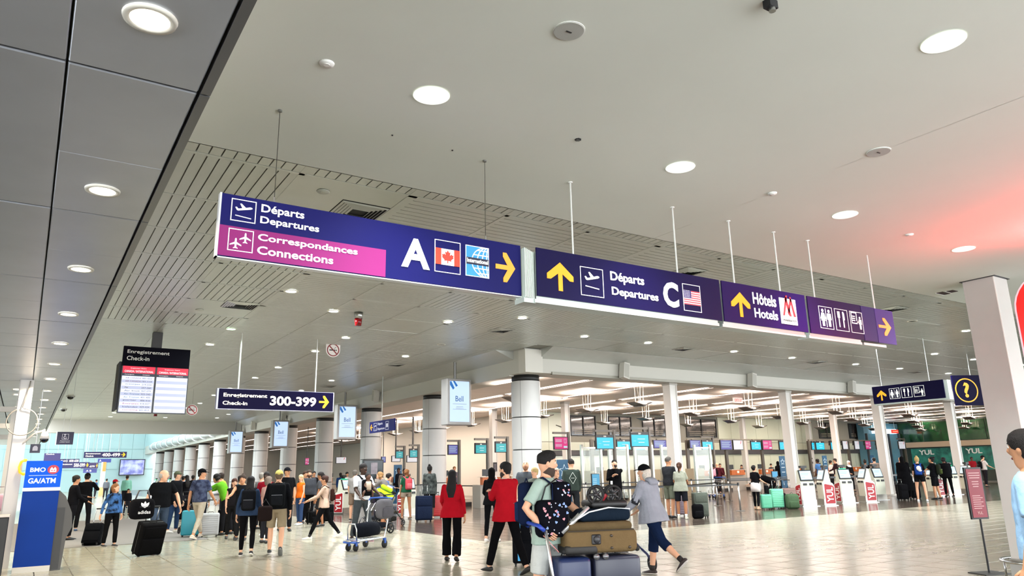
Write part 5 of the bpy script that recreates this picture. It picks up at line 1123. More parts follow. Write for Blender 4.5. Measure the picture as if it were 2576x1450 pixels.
    if abs(((rel+yaw) % 360)-180) < 125:
        for s in (-1, 1):
            m_ = MB(); m_.ell(face(s*.03, .084, .012), (.013*k_, .008*k_, .008*k_), 8, 6); e_ = m_.build('eye', mat('#e9e4dd', .3) if lod < 2 else mat('#2a1d18', .4), T, True)
            if lod < 2: MB().ell(face(s*.03, .0915, .012), (.006*k_, .003*k_, .006*k_), 8, 5).build('pupil', mat('#20140f', .2), e_, True)
        m_ = MB(); by = .012 if beard else 0; m_.tube([face(-.024, .080+by, -.062), face(0, .092+by, -.060), face(.024, .080+by, -.062)], [.004*k_, .008*k_, .004*k_], 6, ref=(0, 0, 1)); m_.build('mouth', mat('#8a4a42', .5), T, True)
        if lod < 3:
            m_ = MB()
            for s in (-1, 1): m_.tube([face(s*.014, .091, .034), face(s*.045, .082, .036)], [.005*k_, .004*k_], 5, ref=(0, 0, 1))
            m_.build('eyebrows', mat(hairc if hair != 'bald' else '#5a4638', .8), T)
    # ---- hair and headgear
    hm = mat(hairc, .7, noise=.35, ns=60, bump=.5, bs=120, spec=.3)
    hv = max(.011, vox*.8)
    if hair in ('short', 'bun', 'pony', 'long', 'curly', 'fade', 'bob') :
        m_ = MB(); e_ = .014 if hair == 'curly' else (.004 if hair == 'fade' else .009)
        lowz = -.005 if hair == 'fade' else -.03
        R_ = [(lowz, .066, .060, -.040) if hair != 'fade' else (-.012, .075, .078, -.022), (.03, .078, .088, -.016), (.065, .077, .095, -.008), (.098, .058, .078, -.006), (.121, .03, .04, -.006), (.13, .006, .008, -.006)]
        if cap: R_ = R_[:2]
        m_.tube([face(0, y, z) for z, _, _, y in R_], [((a+e_)*k_, (c+e_)*k_) for _, a, c, _ in R_], 16, ref=HM @ Vector((1, 0, 0)))
        if hair != 'fade': m_.tube([face(0, -.055, -.07), face(0, -.045, 0.)], [(.05*k_, .04*k_), (.07*k_, .05*k_)], 12, ref=HM @ Vector((1, 0, 0)))
        if hair == 'fade' and not cap: m_.ell(face(0, .01, .085), (.072*k_, .088*k_, .056*k_), 16, 10)
        if hair == 'long': m_.tube([face(0, -.045, .05), face(0, -.075, -.06), (up(.42, 0, -.11))*k_, (up(.26, 0, -.125))*k_], [(.075*k_, .05*k_), (.088*k_, .05*k_), (.10*k_, .04*k_), (.055*k_, .02*k_)], 14)
        if hair == 'bob':
            m_.tube([face(0, -.03, .03 if cap else .05), face(0, -.04, -.05), face(0, -.045, -.12)], [(.09*k_, .085*k_), (.095*k_, .075*k_), (.08*k_, .05*k_)], 14, ref=HM @ Vector((1, 0, 0)))
        if hair == 'curly':
            for q in range(9): a = q*.7; m_.ell(face(.085*math.cos(a), -.05+.04*math.sin(a*1.3), -.1+.02*q), (.04*k_,)*3, 8, 6)
        if hair == 'bun': m_.ell(face(0, -.06, .13), (.045*k_, .045*k_, .04*k_), 10, 7)
        if hair == 'pony': m_.tube([face(0, -.09, .05), face(0, -.14, .0), face(0, -.13, -.12), face(0, -.11, -.2)], [.025*k_, .035*k_, .03*k_, .012*k_], 10)
        job('hair', m_, hm, T, hv, None, 2)
    elif hair == 'fringe':
        m_ = MB(); m_.tube([face(0, -.035, -.055), face(0, -.03, 0), face(0, -.02, .035)], [(.068*k_, .066*k_), (.083*k_, .078*k_), (.08*k_, .084*k_)], 14, ref=HM @ Vector((1, 0, 0))); job('hair', m_, hm, T, hv, None, 2)
    elif hair == 'scarf':
        m_ = MB(); R_ = [(-.13, .075, .075, -.02), (-.05, .085, .09, -.02), (.02, .088, .10, -.018), (.075, .082, .10, -.012), (.115, .05, .065, -.01), (.137, .01, .01, -.01)]
        m_.tube([face(0, y, z) for z, _, _, y in R_], [(a*k_, c*k_) for _, a, c, _ in R_], 16, ref=HM @ Vector((1, 0, 0))); m_.tube([up(.36)*k_, up(.47)*k_, up(.55)*k_], [(.15*k_, .12*k_), (.15*k_, .11*k_), (.07*k_, .07*k_)], 14)
        job('headscarf', m_, cloth(hairc), T, hv, None, 2)
    if cap:
        m_ = MB(); R_ = [(.03, .083, .102, -.004), (.06, .084, .103, -.004), (.10, .068, .085, -.004), (.125, .035, .045, -.004), (.135, .006, .008, -.004)]
        m_.tube([face(0, y, z) for z, _, _, y in R_], [(a*k_, c*k_) for _, a, c, _ in R_], 18, ref=HM @ Vector((1, 0, 0))); cp = m_.build('cap', cloth(cap), T, True)
        dirn = 1
        m_ = MB(); m_.tube([face(0, .07*dirn, .045), face(0, .12*dirn, .042), face(0, .165*dirn, .028)], [(.07*k_, .010*k_), (.066*k_, .007*k_), (.035*k_, .004*k_)], 12, ref=HM @ Vector((1, 0, 0))); m_.build('brim', cloth(cap), cp, True)
    if beard:
        m_ = MB(); m_.tube([face(0, .062, -.132), face(0, .046, -.100), face(0, .022, -.066), face(0, .002, -.046)], [(.024*k_, .026*k_), (.050*k_, .056*k_), (.066*k_, .073*k_), (.0715*k_, .070*k_)], 16, ref=HM @ Vector((1, 0, 0))); m_.build('beard', mat(beard, .9, bump=.5, bs=150), T, True)
    # ---- clothes
    tm = cloth(top, top2); m_ = MB(); cv = vox*1.15
    lo = -.02-hem
    rs = [r for r in tr if -.05 < r[0] < .52]
    hm_r = tr[1]
    pts = [up(lo)]+[up(t) for t, _, _ in rs]; e_ = .018+coat
    rad = [(hm_r[1]+e_+.012+hem*.12, hm_r[2]+e_+.012+hem*.1)]+[(a+e_+(.012 if t < .3 else 0), c+e_+(.010 if t < .3 else 0)) for t, a, c in rs]
    if hem > .04 and sleeve == 'long': fx = .035 if max(abs(L[0]), abs(R[0])) < 18 else .085; rad[0] = (rad[0][0]+.018, rad[0][1]+fx); rad[1] = (rad[1][0]+.014, rad[1][1]+fx*.8); rad[2] = (rad[2][0]+.004, rad[2][1]+fx*.3)
    pts.append(up(.522)); rad.append((.088 if male else .078, .078 if male else .07))
    m_.tube(pts, rad, 18, M=S)
    for s, (sp, el, wr_) in zip((-1, 1), arms):
        r = 1. if male else .84
        m_.ell((sp-Vector((0, 0, .008)))*k_, [(.060*r+coat)*k_]*3, 10, 7)
        if sleeve == 'short': limb(m_, [sp, sp.lerp(el, .4), sp.lerp(el, .78)], [.058*r, .061*r, .062*r])
        elif sleeve == 'long': limb(m_, [sp, sp.lerp(el, .5), el, el.lerp(wr_, .5), el.lerp(wr_, .95)], [.058*r+coat*.6, .058*r+coat*.6, .052*r+coat*.6, .047*r+coat*.5, .038*r+coat*.4])
    job('shirt' if sleeve != 'long' else 'jacket', m_, tm, T, cv, None, 2, .012*k_)
    if collar:
        m_ = MB(); m_.tube([up(.49)*k_, up(.535, 0, -.01)*k_], [(.085*k_, .078*k_), (.07*k_, .066*k_)], 14); m_.build('collar', cloth(collar), T, True)
    if legs != 'none':
        m_ = MB(); rs = [r for r in tr if r[0] < .10]
        m_.tube([up(t) for t, _, _ in rs], [(a+.012, c+.012) for _, a, c in rs], 16, M=S)
        for hip, kn, an, hl in lg:
            r = (1. if male else .97)*(.5+.5*B)
            if legs == 'long': p_, q_ = [hip, hip.lerp(kn, .3), kn, kn.lerp(an, .4), kn.lerp(an, .93)], [.098*r, .094*r, .068*r+flare*.3, .066*r+flare*.7, .055*r+flare]
            elif legs == 'slim': p_, q_ = [hip, hip.lerp(kn, .3), kn, kn.lerp(an, .4), kn.lerp(an, .9)], [.094*r, .087*r, .060*r, .060*r, .043*r]
            elif legs == 'crop': p_, q_ = [hip, hip.lerp(kn, .3), kn, kn.lerp(an, .35)], [.10*r, .098*r, .082*r, .08*r]
            elif legs == 'mini': p_, q_ = [hip, hip.lerp(kn, .25), hip.lerp(kn, .42)], [.10*r, .099*r, .095*r]
            else: p_, q_ = [hip, hip.lerp(kn, .3), hip.lerp(kn, .92)], [.10*r, .099*r, .088*r]
            limb(m_, p_, q_, 12)
        job('trousers' if legs in ('long', 'slim') else 'shorts', m_, cloth(bot, bot2), T, cv, None, 2, .010*k_)
    for i, (hip, kn, an, hl) in enumerate(lg):
        fw = Vector((0, math.cos(hl), -math.sin(hl))); uv = Vector((0, math.sin(hl), math.cos(hl)))
        m_ = MB(); A_ = an-uv*.035
        m_.tube([A_-fw*.075-uv*.008, A_-fw*.055, A_-fw*.0+uv*.004, A_+fw*.06-uv*.008, A_+fw*.13-uv*.018, A_+fw*.185-uv*.024], [(.02, .02), (.036, .036), (.042, .044), (.045, .032), (.043, .022), (.018, .010)], 10, M=S)
        so = m_.build('shoe', mat(shoe, .6), T, True)
        if sole:
            m_ = MB(); A_ = an-uv*.063; m_.tube([A_-fw*.078, A_-fw*.05, A_+fw*.06, A_+fw*.14, A_+fw*.19], [(.02, .011), (.04, .012), (.046, .012), (.045, .011), (.018, .008)], 10, M=S); m_.build('sole', mat(sole, .6), so, True)
        if socks:
            m_ = MB(); m_.tube([an-uv*.01, an.lerp(kn, .16)], [.042, .042], 10, M=S); m_.build('sock', mat(socks, .8), T, True)
    T['k_'] = k_; 
    info = dict(T=T, k=k_, up=up, arms=arms, head=head, X=X, Y=Yw, lg=lg, face=face, M=Matrix.Translation((X, Yw, 0)) @ Matrix.Rotation(-head, 4, 'Z'))
    del T['k_']
    return info
def hand(pi, s):
    sp, el, wr_ = pi['arms'][0 if s < 0 else 1]; d = (wr_-el).normalized(); return pi['M'] @ ((wr_+d*.09)*pi['k'])
def backpack(pi, label, col, col2=None, size=1., t=.27, extra=None, front=False):
    """worn bag: body, pocket and two shoulder straps"""
    k = pi['k']; up = pi['up']; sg = 1 if front else -1
    T = thing('backpack', label, 'backpack', (pi['X'], pi['Y'], 0), -pi['head']); m = cloth(col)
    c = up(t, 0, sg*.2)*k; ux = up(1)-up(0); A = Matrix.Translation(c) @ Matrix.Rotation(-math.atan2(ux.y, ux.z), 4, 'X')
    s = size*k; m_ = MB(); m_.rbox(-.15*s, .15*s, -.08*s, .07*s, -.23*s, .22*s, .06*s, 3, A); b = m_.build('bag_body', m, T, True)
    y = .03 if front else -.13
    m_ = MB(); m_.rbox(-.11*s, .11*s, min(y, y+.07)*s, max(y, y+.08)*s, -.19*s, .02*s, .03*s, 2, A); m_.build('pocket', cloth(col2 or col), T, True)
    m_ = MB()
    for q in (-1, 1): m_.tube([(up(t+.18, q*.07, sg*.12))*k, (up(.50, q*.10, sg*.06))*k, (up(.525, q*.11, -sg*.01))*k, (up(.45, q*.115, -sg*.125))*k, (up(.30, q*.14, -sg*.125))*k, (up(.17, q*.165, -sg*.02))*k], [(.03*k, .008*k)]*6, 6, ref=(1, 0, 0))
    m_.build('straps', m, T); m_ = MB(); m_.tube([A @ Vector((-.04*s, -.02*s, .22*s)), A @ Vector((0, -.02*s, .26*s)), A @ Vector((.04*s, -.02*s, .22*s))], .007*s, 6); m_.build('grab_loop', m, T)
    m_ = MB(); m_.box(-.10*s, .10*s, (y-.003 if not front else .115)*s, (y+.001 if not front else .12)*s, -.0*s, .006*s, A); m_.build('zip', mat('#6a6a6c', .4, .5), T)
    return T, A, s
# ================================================================== LUGGAGE
WHL = MB().cyl((-.012, 0, 0), .03, .024, 12, 'x').mesh('wheel', RUBBER, True)
def suitcase(label, loc, rz, w_, d, h, col, hard=True, handle=.35, tilt=0., col2=None, ribs=True, up_=True, roll=None, group=None, name='suitcase'):
    """w: width, d: depth, h: body height; base at loc; tilt leans the case back about its rear wheels"""
    T = thing(name, label, 'suitcase', loc, rz, group, rot=roll if roll else None)
    if not roll: T.rotation_euler = (tilt, 0, rz)
    m = mat(col, .35, spec=.5, noise=.04, ns=6) if hard else cloth(col); z0 = .05
    m_ = MB(); m_.rbox(-w_/2, w_/2, -d/2, d/2, z0, z0+h, .045 if hard else .035, 3); b = m_.build('shell', m, T, True); autosmooth(b.data, 40)
    m_ = MB()
    if hard and ribs:
        n = 9
        for k in range(n):
            z = z0+h*(.12+.76*k/(n-1)); m_.box(-w_/2+.03, w_/2-.03, -d/2-.009, -d/2+.01, z-.010, z+.010).box(-w_/2+.03, w_/2-.03, d/2-.01, d/2+.009, z-.012, z+.012)
        m_.build('ribs', m, T)
    elif not hard:
        MB().rbox(-w_/2+.03, w_/2-.03, -d/2-.035, -d/2+.02, z0+.04, z0+h*.55, .02, 2).build('front_pocket', cloth(col2 or col), T, True)
        MB().rbox(-w_/2+.04, w_/2-.04, -d/2-.02, -d/2+.02, z0+h*.6, z0+h*.92, .015, 2).build('upper_pocket', cloth(col2 or col), T, True)
    MB().box(-w_/2-.002, w_/2+.002, -.008, .008, z0+.04, z0+h-.04).box(-w_/2+.04, w_/2-.04, -.008, .008, z0+h-.002, z0+h+.002).build('seam', mat('#1c1c1e', .5), T)
    for x in (-1, 1):
        for y in (-1, 1):
            MB().box(x*(w_/2-.05)-.02, x*(w_/2-.05)+.02, y*(d/2-.04)-.02, y*(d/2-.04)+.02, .035, .07).build('wheel_fork', RUBBER, T)
            link('wheel', WHL, T, loc=(x*(w_/2-.05), y*(d/2-.04), .03))
    if handle:
        m_ = MB()
        for x in (-1, 1): m_.tube([(x*w_*.22, d/2-.05, z0+h-.02), (x*w_*.22, d/2-.05, z0+h+handle)], .008, 6)
        m_.build('telescopic_handle', CHROME, T, True); MB().rbox(-w_*.25, w_*.25, d/2-.065, d/2-.035, z0+h+handle-.01, z0+h+handle+.02, .008, 1).build('grip', RUBBER, T, True)
    MB().tube([(-.07, 0, z0+h), (-.06, 0, z0+h+.03), (.06, 0, z0+h+.03), (.07, 0, z0+h)], .009, 6, ref=(0, 1, 0)).build('top_grip', RUBBER, T, True)
    return T
def wheelmb(m_, c, r, w_, n=20):
    m_.tube([(c[0]-w_/2, c[1], c[2]), (c[0]+w_/2, c[1], c[2])], r, n, ref=(0, 1, 0))
def cart(label, loc, rz, blue='#1d4fa8'):
    """airport luggage trolley; pushed along +y, handle at the back"""
    T = thing('luggage_trolley', label, 'trolley', loc, rz); al = mat('#c6c8c9', .25, .9); bl = mat(blue, .4)
    for x in (-1, 1):
        m_ = MB(); m_.tube([(x*.28, -.42, 1.0), (x*.28, -.36, .55), (x*.28, -.26, .22), (x*.18, .55, .20)], .018, 8); m_.build('side_frame', al, T, True)
    for k in range(6): MB().tube([(-.27+.015*k, -.22+k*.14, .225), (.27-.015*k, -.22+k*.14, .225)], .010, 6).build('deck_bar', al, T, True)
    MB().tube([(-.18, .55, .20), (0, .60, .21), (.18, .55, .20)], .018, 8).build('nose_bar', al, T, True)
    MB().tube([(-.30, -.44, 1.0), (-.30, -.50, 1.05), (0, -.52, 1.06), (.30, -.50, 1.05), (.30, -.44, 1.0)], .021, 8).build('push_handle', bl, T, True)
    MB().tube([(-.12, .5, .21), (-.12, .52, .45), (-.08, .53, .55), (.08, .53, .55), (.12, .52, .45), (.12, .5, .21)], .014, 8, ref=(0, 1, 0)).build('front_hoop', al, T, True)
    MB().rbox(-.18, .18, .46, .60, .16, .20, .015, 1).build('front_bumper', bl, T, True)
    m_ = MB()
    for k in range(5): m_.tube([(-.25, -.42+.03*k, .92-.03*k), (.25, -.42+.03*k, .92-.03*k)], .005, 5)
    for x in (-.25, -.12, 0, .12, .25): m_.tube([(x, -.44, .95), (x, -.28, .78)], .005, 5)
    m_.build('basket', al, T)
    for x, y, r in ((-.26, -.3, .085), (.26, -.3, .085), (-.1, .5, .075), (.1, .5, .075)):
        MB().box(x-.025, x+.025, y-.03, y+.03, .10, .21).build('wheel_fork', bl, T); m_ = MB(); wheelmb(m_, (x, y, r), r, .035); m_.build('wheel', RUBBER, T, True)
    return T
def wh_spoked(par, c, r, name='wheel', n=5, M=None, w_=.04):
    m_ = MB(); pts = [(c[0], c[1]+r*.86*math.cos(a), c[2]+r*.86*math.sin(a)) for a in [k*2*PI/20 for k in range(21)]]; m_.tube(pts, (r*.14), 8, ref=(1, 0, 0), M=M); o = m_.build(name, RUBBER, par, True)
    m_ = MB()
    for k in range(n): a = 2*PI*k/n; m_.tube([c, (c[0], c[1]+r*.8*math.cos(a), c[2]+r*.8*math.sin(a))], [r*.16, r*.12], 6, M=M)
    m_.cyl((c[0]-w_/2, c[1], c[2]), r*.2, w_, 10, 'x', M=M); m_.build('spokes', mat('#2a2a2c', .4), o, True)
def stroller(label, loc, rz, col='#1b1d22', col2='#4b4a4f'):
    T = thing('stroller', label, 'stroller', loc, rz); m = cloth(col)
    for x in (-.26, .26):
        MB().tube([(x, -.45, 1.02), (x, -.25, .75), (x, .05, .45), (x, .42, .14)], .014, 8).build('side_frame', mat('#333336', .3, .7), T, True); MB().tube([(x, .02, .5), (x, -.3, .14)], .014, 8).build('rear_strut', mat('#333336', .3, .7), T, True)
        wh_spoked(T, (x, -.3, .14), .14); wh_spoked(T, (x, .42, .10), .10)
    MB().tube([(-.26, -.45, 1.02), (0, -.48, 1.03), (.26, -.45, 1.02)], .017, 8).build('push_handle', RUBBER, T, True)
    m_ = MB(); m_.tube([(0, -.12, .42), (0, -.16, .60), (0, -.22, .85)], [(.2, .06), (.21, .06), (.2, .05)], 12); m_.rbox(-.2, .2, -.15, .3, .38, .46, .03, 2); m_.build('seat', cloth(col2), T, True)
    m_ = MB(); vs = []; 
    m_.tube([(0, -.26, .78), (0, -.18, .94), (0, -.02, 1.02), (0, .12, .98)], [(.23, .05), (.24, .09), (.24, .09), (.23, .04)], 14); m_.build('hood', m, T, True)
    MB().rbox(-.2, .2, -.25, .2, .16, .30, .04, 2).build('lower_basket', m, T, True)
    return T
# ================================================================== WHO STANDS WHERE
pp = person
# --- left group
a1 = pp('man in black pullover in profile half hidden behind the cash machine', hd=(168, 1197), foot=(172, 1360), rel=75, skin='m', top='#131316', sleeve='long', bot='#17171a', shoe='#101010', hair='short', yaw=0, aR=('a', 20, 5, 40, 0), aL=('a', 35, 5, 45, 0), lod=2)
a2 = pp('man all in black seen from behind, right arm raised, next to the cash machine', hd=(217, 1191), foot=(204, 1337), rel=8, skin='l', top='#0e0e10', sleeve='long', bot='#151517', shoe='#3f5a78', hair='short', cap='#101012', aR=('a', 45, 25, 105, 45), aL=('a', -5, 22, 30, 30), abd=7, lod=1, hem=.02)
a3 = pp('woman in blue and black patterned hoodie pulling a small black suitcase', hd=(299, 1217), foot=(274, 1377), rel=150, sex='f', skin='l', top='#14171f', top2='#3f679c', sleeve='long', bot='#0f0f10', shoe='#2b2b2b', sole='#d8d0c8', hair='bob', hairc='#8c5c34', yaw=-30, pitch=-15, aR=('a', -18, 16, 8, 0), aL=('a', 4, 10, 15, 5), lod=1)
p = F(227, 1375); suitcase('small black rolling suitcase tilted, pulled by the woman in the blue hoodie', (p.x, p.y, 0), -.4, .42, .22, .50, '#0f1013', False, .42, tilt=-.42)
a4 = pp('balding man in black polo and jeans walking right, looking right, with black bag and suitcase', hd=(419, 1183), foot=(392, 1385), rel=165, skin='l', top='#0f1012', sleeve='short', bot='#3a4656', shoe='#2a211c', sole='#161616', hair='fringe', hairc='#b9b1a8', yaw=-60, lean=6, L=(-8, 18), R=(20, 8), heelL=25, aL=('a', 5, 32, 12, 0), aR=('a', -12, 18, 6, 0), bulk=1.15, lod=1)
q = hand(a4, 1)
p = F(365, 1398); suitcase('big black soft suitcase leaning, dragged by the balding man in the polo shirt', (p.x, p.y, 0), .35, .52, .32, .66, '#0b0b0c', False, .3, tilt=.30)
p = aty(357, 1279, 15.85); t = thing('duffel_bag', 'black sports duffel bag with white leaf-shaped logo hanging beside the balding man', 'bag', p, .2); m_ = MB(); m_.rbox(-.21, .21, -.14, .14, -.2, .17, .09, 3); m_.build('body', cloth('#0c0c0e'), t, True)
L = MB(); 
for a_ in (-.6, 0, .6):
    c_, s_ = math.cos(a_), math.sin(a_); poly(L, [(x*c_+z*s_, -x*s_+z*c_) for x, z in [(0, .05), (-.2, .45), (-.17, .8), (0, 1.05), (.17, .8), (.2, .45)]], 0, .0, .12, y=-.15)
text(L, 'adidas', -.11, .11, -.10, -.04, -.15, 0); L.build('logo', LETTER, t); MB().box(-.09, .09, -.158, -.155, .018, .024).box(-.09, .09, -.158, -.155, .034, .040).build('logo_gaps', DARK, t); MB().tube([(-.15, 0, .1), (-.08, 0, .32), (.08, 0, .32), (.15, 0, .1)], .015, 6).build('strap', DARK, t, True)
a5 = pp('man in black jacket and olive cap behind the balding man, in blue jeans', hd=(436, 1187), foot=(433, 1341), rel=120, skin='l', top='#101114', sleeve='long', bot='#2c3f5e', shoe='#e6e3dd', sole='#d9d9d9', hair='short', hairc='#5a5046', cap='#4d5240', coat=.02, hem=.12, lod=2, yaw=-20)
a7 = pp('tall man in blue-grey patterned tee, black cap and cream trousers with two suitcases', hd=(531, 1180), foot=(494, 1357), rel=35, skin='m', top='#4c546b', top2='#2c3147', sleeve='short', bot='#b5aa97', shoe='#c9b8a2', sole='#e9e4dc', hair='short', cap='#0e0e10', yaw=55, L=(24, 2), R=(-16, 14), heelR=18, aL=('a', -8, 14, 8, 0), aR=('a', 18, 12, 22, 0), lod=1, legs='slim')
p = F(477, 1352); suitcase('turquoise hard suitcase standing left of the tall man in the black cap', (p.x, p.y, 0), -.25, .47, .28, .66, '#2f93a6', True, .38, ribs=False)
p = F(526, 1352); suitcase('silver ribbed metal suitcase standing right of the tall man in the black cap', (p.x, p.y, 0), -.2, .46, .26, .58, '#a9a9aa', True, .34)
a8 = pp('woman in bright green hoodie bending over a trolley near the columns', hd=(577, 1192), Y=22.5, rel=-60, sex='f', skin='m', top='#5d9c25', sleeve='long', bot='#1a1a1c', hair='curly', hairc='#15110f', lean=30, aL=('a', 60, 5, 20, 0), aR=('a', 60, 5, 20, 0), lod=2)
a8b = pp('person in lime green cardigan standing behind the bright green hoodie', hd=(569, 1190), Y=26, rel=-70, sex='f', skin='m', top='#8da53a', sleeve='long', bot='#222222', hair='short', hairc='#2a1c14', lean=12, aL=('a', 40, 5, 30, 0), lod=3)
a9 = pp('young woman with long auburn hair and dark sleeveless top facing us', hd=(591, 1204), Y=21, rel=185, sex='f', skin='l', top='#1c1a1c', sleeve='none', bot='#1b1b1c', hair='long', hairc='#4a2416', lod=2, yaw=-15)
a10 = pp('man in dark tank top with tattooed forearms leaning on a stroller', hd=(615, 1195), Y=20.3, rel=195, skin='m', top='#17191c', sleeve='none', bot='#202022', hair='bun', hairc='#3a2a20', lean=10, aL=('a', 48, 8, 28, 0), aR=('a', 48, 8, 28, 0), lod=2)
p = F(566, 1344); suitcase('tall black soft suitcase standing between the silver case and the woman with backpack', (p.x, p.y, 0), -.2, .46, .3, .62, '#0d0d0f', False, .2)
p = F(582, 1352); stroller('dark stroller with grey canopy behind the black suitcase', (p.x-.5, p.y+2.6, 0), 2.6)
a11 = pp('woman with long black hair, denim sleeves and black leggings seen from behind', hd=(629, 1199), foot=(619, 1399), rel=6, sex='f', skin='l', top='#2b3a52', sleeve='long', bot='#0c0c0e', legs='slim', shoe='#17171a', sole='#e9e6df', hair='long', hairc='#120d0c', L=(6, 6), R=(-10, 14), heelR=16, aL=('a', -4, 16, 14, 0), aR=('a', 8, 12, 15, 0), hem=.05, lod=1)
backpack(a11, 'black backpack with orange-brown strap edge worn by the woman with denim sleeves', '#121316', '#1b1c20', 1.0)
a12 = pp('man in yellow cap, black sweater and khaki shorts walking away', hd=(693, 1184), foot=(691, 1397), rel=4, skin='l', top='#0f1013', sleeve='long', bot='#8f8068', legs='shorts', shoe='#2a2c2e', sole='#6c6c6a', socks=None, hair='short', hairc='#6a5640', cap='#cbbd6c', L=(12, 6), R=(-8, 22), heelR=40, aL=('a', 6, 14, 14, 0), aR=('a', -8, 14, 12, 0), bulk=1.08, lod=1)
backpack(a12, 'large black backpack worn by the man in the yellow cap', '#0f1113', '#16181b', 1.08)
t = thing('hand_bag', 'dark brown and black bag swinging between the backpack couple', 'bag', aty(667, 1290, 15.6)); MB().rbox(-.14, .14, -.08, .08, -.17, .13, .06, 3).build('body', cloth('#1d1514'), t, True); MB().tube([(-.1, 0, .1), (0, 0, .26), (.1, 0, .1)], .01, 6).build('strap', DARK, t, True)
a13 = pp('man in dark red jacket and white shirt, black trousers, facing us behind the backpack couple', hd=(651, 1188), foot=(662, 1352), rel=200, skin='b', top='#7d1220', sleeve='long', bot='#101010', shoe='#d8d8d8', hair='short', collar='#e8e8e8', L=(14, 4), R=(-12, 12), lod=2)
a14 = pp('woman with pale pink blouse mostly hidden behind the yellow cap man', hd=(676, 1199), Y=19, rel=40, sex='f', skin='l', top='#b08a80', sleeve='short', bot='#26262a', hair='bob', hairc='#7a6a5e', lod=3)
a15 = pp('tall man in black polo shirt and dark cap facing us', hd=(723, 1177), Y=22.5, rel=165, skin='m', top='#0f0f11', sleeve='short', bot='#1b1b1e', cap='#151519', hair='short', bulk=1.12, lod=2, yaw=-20)
a16 = pp('blonde woman in orange tee and jeans seen from the side', hd=(752, 1195), foot=(752, 1322), rel=-130, sex='f', skin='l', top='#d9661c', sleeve='none', bot='#35486c', shoe='#cfcfcf', hair='long', hairc='#cdb58a', lod=2, yaw=-20)
a17 = pp('bearded man in open grey jacket over black shirt facing us', hd=(781, 1183), foot=(772, 1318), rel=172, skin='l', top='#3b3d42', sleeve='long', bot='#141416', shoe='#202020', hair='short', hairc='#3c2a1e', beard='#4c3424', bulk=1.15, coat=.015, lod=2)
p = F(773, 1318); t = suitcase('rounded black duffel on wheels standing in front of the bearded man', (p.x+.05, p.y-.5, 0), .3, .42, .3, .36, '#0d0d0e', False, .35, name='wheeled_duffel')
a18 = pp('slim woman in grey tee and dark shorts in profile left of the beige hoodie', hd=(808, 1188), Y=23.5, rel=-80, sex='f', skin='t', top='#4d4d50', sleeve='short', bot='#2c2a2b', legs='shorts', shoe='#333333', hair='pony', hairc='#1c1412', lod=2)
a19 = pp('woman in beige hoodie and black leggings striding left with a suitcase handle', hd=(826, 1197), foot=(812, 1356), rel=-88, sex='f', skin='m', top='#c9ab97', sleeve='long', bot='#111113', legs='slim', shoe='#e2d8c4', sole='#efe9df', hair='short', hairc='#3d1f14', L=(26, 4), R=(-22, 16), heelR=20, aL=('a', 38, 6, 30, 0), aR=('a', 34, 6, 32, 0), hem=.04, lod=1, socks='#151515')
backpack(a19, 'small dark brown backpack worn by the woman in the beige hoodie', '#33201a', None, .72)
p = F(822, 1316); suitcase('black soft suitcase behind the legs of the woman in the beige hoodie', (p.x, p.y, 0), .2, .4, .25, .55, '#101012', False, .3)
a20 = pp('person in black top and hat between the orange tee and the bearded man, farther back', hd=(768, 1186), Y=26, rel=150, skin='m', top='#141416', sleeve='long', bot='#141416', hair='short', hairc='#3a2214', lod=3)
# --- kiosk group with trolley
a21 = pp('man in white tee with black baby carrier pushing the loaded trolley', hd=(917, 1167), foot=(908, 1362), rel=150, skin='b', top='#dfe0e4', sleeve='short', bot='#43484c', shoe='#2b2226', sole='#d9a0b0', hair='short', hairc='#1b1412', L=(14, 10), R=(-8, 10), aL=('a', 26, 8, 40, 0), aR=('a', 20, 8, 38, 0), yaw=-15, lod=1)
T_, A_, s_ = backpack(a21, 'black baby carrier strapped to the chest of the man in white tee', '#101013', None, .8, .25, None, True); T_.name = 'baby_carrier'
b_ = thing('person', 'baby with dark hair in the black chest carrier', 'person', (a21['X'], a21['Y'], 0), -a21['head']); up = a21['up']; k = a21['k']
m_ = MB(); c = up(.44, 0, .24)*k; m_.ell(c+Vector((0, 0, .05)), (.07, .075, .085), 14, 10); m_.tube([c-Vector((0, 0, .02)), c-Vector((0, .02, .12)), c-Vector((0, .02, .3))], [.045, .08, .09], 12); 
for s in (-1, 1): m_.tube([c+Vector((s*.06, 0, -.08)), c+Vector((s*.11, .03, -.16)), c+Vector((s*.10, .08, -.2))], [.025, .022, .018], 8); m_.tube([c+Vector((s*.05, 0, -.26)), c+Vector((s*.13, .02, -.33)), c+Vector((s*.14, .0, -.43))], [.035, .032, .022], 8)
m_.ell(c+Vector((0, .075, .04)), (.012, .012, .012)); job('body', m_, mat(SKIN['d'], .55), b_, .012); m_ = MB(); m_.ell(c+Vector((0, -.012, .07)), (.077, .078, .078), 14, 9); m_.build('hair', mat('#15100e', .8), b_, True)
m_ = MB(); m_.tube([c-Vector((0, 0, .06)), c-Vector((0, .0, .26))], [(.075, .07), (.09, .085)], 12); m_.build('shirt', cloth('#cdb8a4'), b_, True)
p = F(943, 1384); ct = cart('blue and silver luggage trolley loaded with a dark duffel and grey backpack', (p.x-.05, p.y+.35, 0), 2.1)
